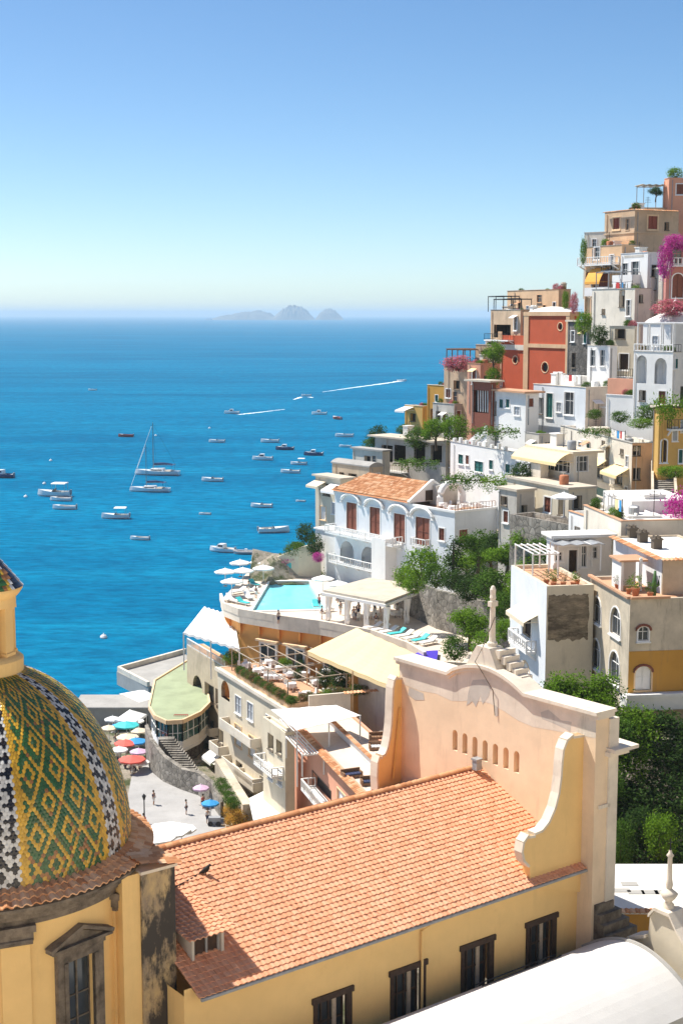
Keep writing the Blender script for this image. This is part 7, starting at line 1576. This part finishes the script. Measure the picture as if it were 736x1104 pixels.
def table(p, label, group, cloth='canvas_white', r=.55):
    t = thing('terrace_table', label, 'table', p, 0, group); mb = MB(); mb.lathe([(0, .76), (r, .76), (r + .03, .7), (r + .08, .35)], p, 12); mb.build('tablecloth', cloth, None, t); MB().tube([p, p + V((0, 0, .74))], .06, 6).build('leg', 'iron', None, t)
def chair():
    t = thing('terrace_chair', 'x', 'chair', (0, 0, 0)); mb = MB(); mb.box(-.24, -.24, .42, .24, .24, .48); mb.build('seat', 'trim_white', None, t); mb = MB(); mb.box(-.24, .2, .48, .24, .25, .95); mb.build('backrest', 'trim_white', None, t)
    for x in (-.2, .2):
        for y in (-.2, .2): MB().beam(V((x, y, 0)), V((x, y, .42)), .05).build('leg', 'trim_white', None, t)
    return t
c0 = chair(); first = True; trn = random.Random(8)
spots = [(P1.W(4 + 3.2 * i, 4 + 4.2 * j, ZT), 'flower terrace under the timber pergola') for i in range(3) for j in range(4)] + [(P1.W(3 + 3 * i, P1.Ll - 9 + 3.4 * j, ZT), 'hotel terrace under the white corrugated awning') for i in range(2) for j in range(3)] + [(D.W(D.Lr * f, D.Ll * g, D.z1 - .5), 'villa roof terrace') for f, g in ((.25, .1), (.6, .12), (.85, .1), (.4, .22))] + [(pv0[0].lerp(pv0[2], f) + V((0, 0, 0)), 'pool pavilion') for f in (.3, .5, .7)]
for p, where in spots:
    table(p, 'round white clothed table on the ' + where, 'tables on the ' + where)
    for k in range(3):
        a = trn.uniform(0, 2) + k * 2.1; q = p + V((math.cos(a) * .95, math.sin(a) * .95, 0)); lb = 'white chair at a table on the ' + where
        if first: c0.location = q; c0.rotation_euler = (0, 0, a - math.pi / 2); c0['label'] = lb; c0['group'] = 'chairs on the ' + where; first = False
        else: dup(c0, q, a - math.pi / 2, lb, 'chairs on the ' + where)
def pot(p, s_, label, key='sb'):
    t = thing('potted_plant', label, 'potted plant', p); mb = MB(); mb.lathe([(0, 0), (.2 * s_, 0), (.3 * s_, .5 * s_), (.33 * s_, .52 * s_), (.33 * s_, .6 * s_), (.28 * s_, .6 * s_), (0, .55 * s_)], p, 12); mb.build('pot', 'terracotta_pot', None, t)
    mb = MB(); leaves(mb, V(p) + V((0, 0, 1.1 * s_)), (.4 * s_, .4 * s_, .6 * s_), 260, .16 * s_, trn); mb.build('foliage', PROTO[key][0] and {'sb': 'leaf_bright', 'sm': 'leaf_mid', 'fl': 'flower_mix'}[key], None, t)
za = A.z1 - A.par
pot(A.W(1.2, 2.2, za), 1.1, 'terracotta pot with a tall leafy plant on the arched house terrace'); pot(A.W(1.0, 3.2, za), .7, 'small terracotta pot beside the tall leafy one on the arched house terrace', 'sm'); pot(A.W(2.0, 1.2, za), .8, 'terracotta pot at the front corner of the arched house terrace', 'sm'); pot(A.W(.7, 5.0, za), .7, 'terracotta pot in front of the little niche on the arched house terrace', 'fl')
cac = thing('cactus', 'tall ribbed green cactus on the arched house terrace', 'cactus', A.W(2.6, 2.0, za)); p = A.W(2.6, 2.0, za); mb = MB(); mb.tube([p, p + V((0, 0, .9)), p + V((.04, 0, 2.0))], [.16, .2, .09], 9); mb.tube([p + V((0, 0, .7)), p + V((.32, 0, .9)), p + V((.36, 0, 1.6))], [.1, .12, .06], 8); mb.build('stem', 'leaf_plain', None, cac, True)
zb2 = B.z1 - B.par
for i, (x, y) in enumerate(((.8, .8), (1.6, .7), (2.4, .6), (.6, 2.0), (3.0, 1.4), (1.4, 2.4))): pot(B.W(x, y, zb2), .75, ('terracotta pot plant at the front edge of the stained house roof, ' + ('first', 'second', 'third')[i] + ' from the left') if i < 3 else ('terracotta pot plant behind the front row on the stained house roof, ' + ('seaward', 'inner', 'middle')[i - 3] + ' one'), ('sm', 'fl', 'sb')[i % 3])
# people: one continuous body grown from a joint skeleton, clothes as their own pieces
def skin_mesh(name, pts, edges, radii, mat, sub=1):
    me = bpy.data.meshes.new(name); me.from_pydata(pts, edges, []); o = bpy.data.objects.new(name, me); COL.objects.link(o)
    sk = o.modifiers.new('s', 'SKIN')
    for v_, r_ in zip(me.skin_vertices[0].data if me.skin_vertices else [], radii): v_.radius = r_ if isinstance(r_, tuple) else (r_, r_)
    me.skin_vertices[0].data[0].use_root = True
    o.modifiers.new('u', 'SUBSURF').levels = sub
    dg = bpy.context.evaluated_depsgraph_get(); m2 = bpy.data.meshes.new_from_object(o.evaluated_get(dg)); bpy.data.objects.remove(o)
    m2.materials.clear(); m2.materials.append(MATS[mat])
    for f in m2.polygons: f.use_smooth = True
    m2.name = name; return m2
JP = [(0, 0, .95), (0, 0, 1.15), (0, 0, 1.38), (0, 0, 1.5), (0, -.01, 1.6), (0, -.01, 1.7), (-.19, 0, 1.4), (-.25, .02, 1.12), (-.24, -.08, .88), (.19, 0, 1.4), (.26, .02, 1.14), (.25, -.1, .92), (-.09, 0, .9), (-.1, -.06, .5), (-.1, .02, .08), (-.1, -.12, .04), (.09, 0, .9), (.1, .02, .5), (.11, .06, .08), (.11, -.08, .04), (-.24, -.12, .8), (.25, -.15, .84)]
JE = [(0, 1), (1, 2), (2, 3), (3, 4), (4, 5), (2, 6), (6, 7), (7, 8), (2, 9), (9, 10), (10, 11), (0, 12), (12, 13), (13, 14), (14, 15), (0, 16), (16, 17), (17, 18), (18, 19), (8, 20), (11, 21)]
JR = [(.15, .11), (.14, .1), (.16, .1), .055, .1, .085, .06, .045, .035, .06, .045, .035, .09, .065, .045, .035, .09, .065, .045, .035, .03, .03]
bm_ = skin_mesh('body', JP, JE, JR, 'skin'); top_m = [skin_mesh('shirt', [JP[i] for i in (1, 2, 6, 7, 9, 10)] + [(0, 0, 1.0)], [(0, 1), (1, 2), (2, 3), (1, 4), (4, 5), (0, 6)], [(.16, .12), (.18, .12), .08, .065, .08, .065, (.17, .13)], c) for c in ('cloth_red', 'cloth_white', 'cloth_teal', 'cloth_navy')]
trs_m = [skin_mesh('trousers', [JP[i] for i in (0, 12, 13, 16, 17)], [(0, 1), (1, 2), (0, 3), (3, 4)], [(.165, .125), .11, .085, .11, .085], c) for c in ('cloth_navy', 'cloth_white')]
mb = MB(); mb.lathe([(.10, 1.60), (.115, 1.68), (.105, 1.76), (.06, 1.81), (0, 1.825)], (0, .02, 0), 10); hr0 = mb.build('hair', 'hair', None, None, True); hm_ = hr0.data; bpy.data.objects.remove(hr0)
def person(p, rz, k, label, s_=1.0):
    t = thing('person', label, 'person', p, rz); t.scale = (s_,) * 3
    for nm, me in (('body', bm_), ('shirt', top_m[k % 4]), ('trousers', trs_m[(k // 2) % 2]), ('hair', hm_)):
        o = bpy.data.objects.new(nm, me); COL.objects.link(o); o.parent = t
for u, v, z, k, l in ((149, 893, ZP, 0, 'person in a red top standing left of the street lamp'), (219, 872, ZP, 0, 'person in a red top under the pink parasol'), (224, 888, ZP, 1, 'person in a white top left of the vendor cart'), (166, 868, ZP, 3, 'person in dark clothes crossing the square towards the beach'),
                      (268, 640, ZD, 2, 'person in a teal top walking among the pool parasols'), (276, 645, ZD, 3, 'person in dark clothes at the pool edge'), (344, 655, ZD, 0, 'person in a red top right of the pool'), (386, 664, ZD, 1, 'person in white inside the pool pavilion'), (405, 676, ZD, 3, 'person in dark clothes between the pavilion and the loungers'),
                      (364, 650, ZD, 0, 'person in a red top beside the pavilion corner')): person(atz(u, v, z), random.Random(u).uniform(0, 6), k, l)
crn = random.Random(77)
for i in range(4):
    u, v = crn.uniform(145, 215), crn.uniform(862, 912); person(atz(u, v, ZP), crn.uniform(0, 6), crn.randrange(8), 'small figure walking over the pale square')
for i in range(18): person(atz(crn.uniform(118, 152), crn.uniform(796, 840), 3), crn.uniform(0, 6), crn.randrange(8), 'small figure among the beach stalls and parasols')
for i in range(12): q = pv0[0].lerp(pv0[2], crn.random()) + V((crn.uniform(-7, 3), crn.uniform(-3, 3), 0)); person(q, crn.uniform(0, 6), crn.randrange(8), 'small figure around the pool pavilion')
for o in COL.objects:
    if o.get('label', '').startswith('small figure'): o['group'] = 'people: ' + o['label'][13:]
def laundry(b_, f, label, seed):
    rn = random.Random(seed); z = b_.z1 - b_.par + 1.9; A_, B_ = b_.W(.6, b_.Ll * .15, z), b_.W(.6, min(b_.Ll * .15 + 5, b_.Ll * .9), z); t = thing('clothesline', label, 'clothesline', A_)
    MB().tube([A_, A_.lerp(B_, .5) - V((0, 0, .12)), B_], .02, 4).build('line', 'iron', None, t)
    for p in (A_, B_): MB().beam(p - V((0, 0, 1.9)), p + V((0, 0, .1)), .06).build('post', 'iron', None, t)
    d = B_ - A_
    for i in range(5):
        a, c = A_ + d * (.06 + .18 * i), A_ + d * (.06 + .18 * i + rn.uniform(.09, .15)); h = rn.uniform(.6, 1.3); o = b_.bx * .03; dn = V((0, 0, -.08))
        MB().hexa([a + dn - V((0, 0, h)), c + dn - V((0, 0, h)), c + dn - V((0, 0, h)) + o, a + dn - V((0, 0, h)) + o, a + dn, c + dn, c + dn + o, a + dn + o]).build('cloth', rn.choice(('canvas_white', 'cloth_red', 'canvas_blue', 'cloth_white', 'canvas_yellow')), None, t)
for i, (b_, l) in enumerate(((W2, 'washing on a clothesline over the pale house terrace'), (G, 'washing on a clothesline on the white terraced house roof'), (Hh, 'washing on a clothesline on the cream house roof'), (C2, 'washing on a clothesline on the white flat roofed house'))): laundry(b_, .5, l, i)
for i, (u, v, mt) in enumerate(((122, 790, 'canvas_white'), (128, 798, 'canvas_blue'), (147, 792, 'canvas_white'), (150, 803, 'canvas_sand'), (129, 824, 'canvas_white'), (150, 826, 'canvas_pink'), (152, 838, 'canvas_white'), (118, 800, 'canvas_sand'))):
    parasol('beach_parasol', ('small %s beach parasol, ' % {'canvas_white': 'white', 'canvas_blue': 'blue', 'canvas_sand': 'sand coloured', 'canvas_pink': 'pink'}[mt]) + ('first from the left at the back of the stalls', 'left of the turquoise market parasol', 'right of the turquoise market parasol', 'against the curved wall by the stalls', 'left of the salmon parasol', 'right of the salmon parasol by the wall', 'nearest the square beside the wall', 'at the seaward edge beside the kiosk')[i], atz(u, v, 3), 1.15, 2.1, mt)
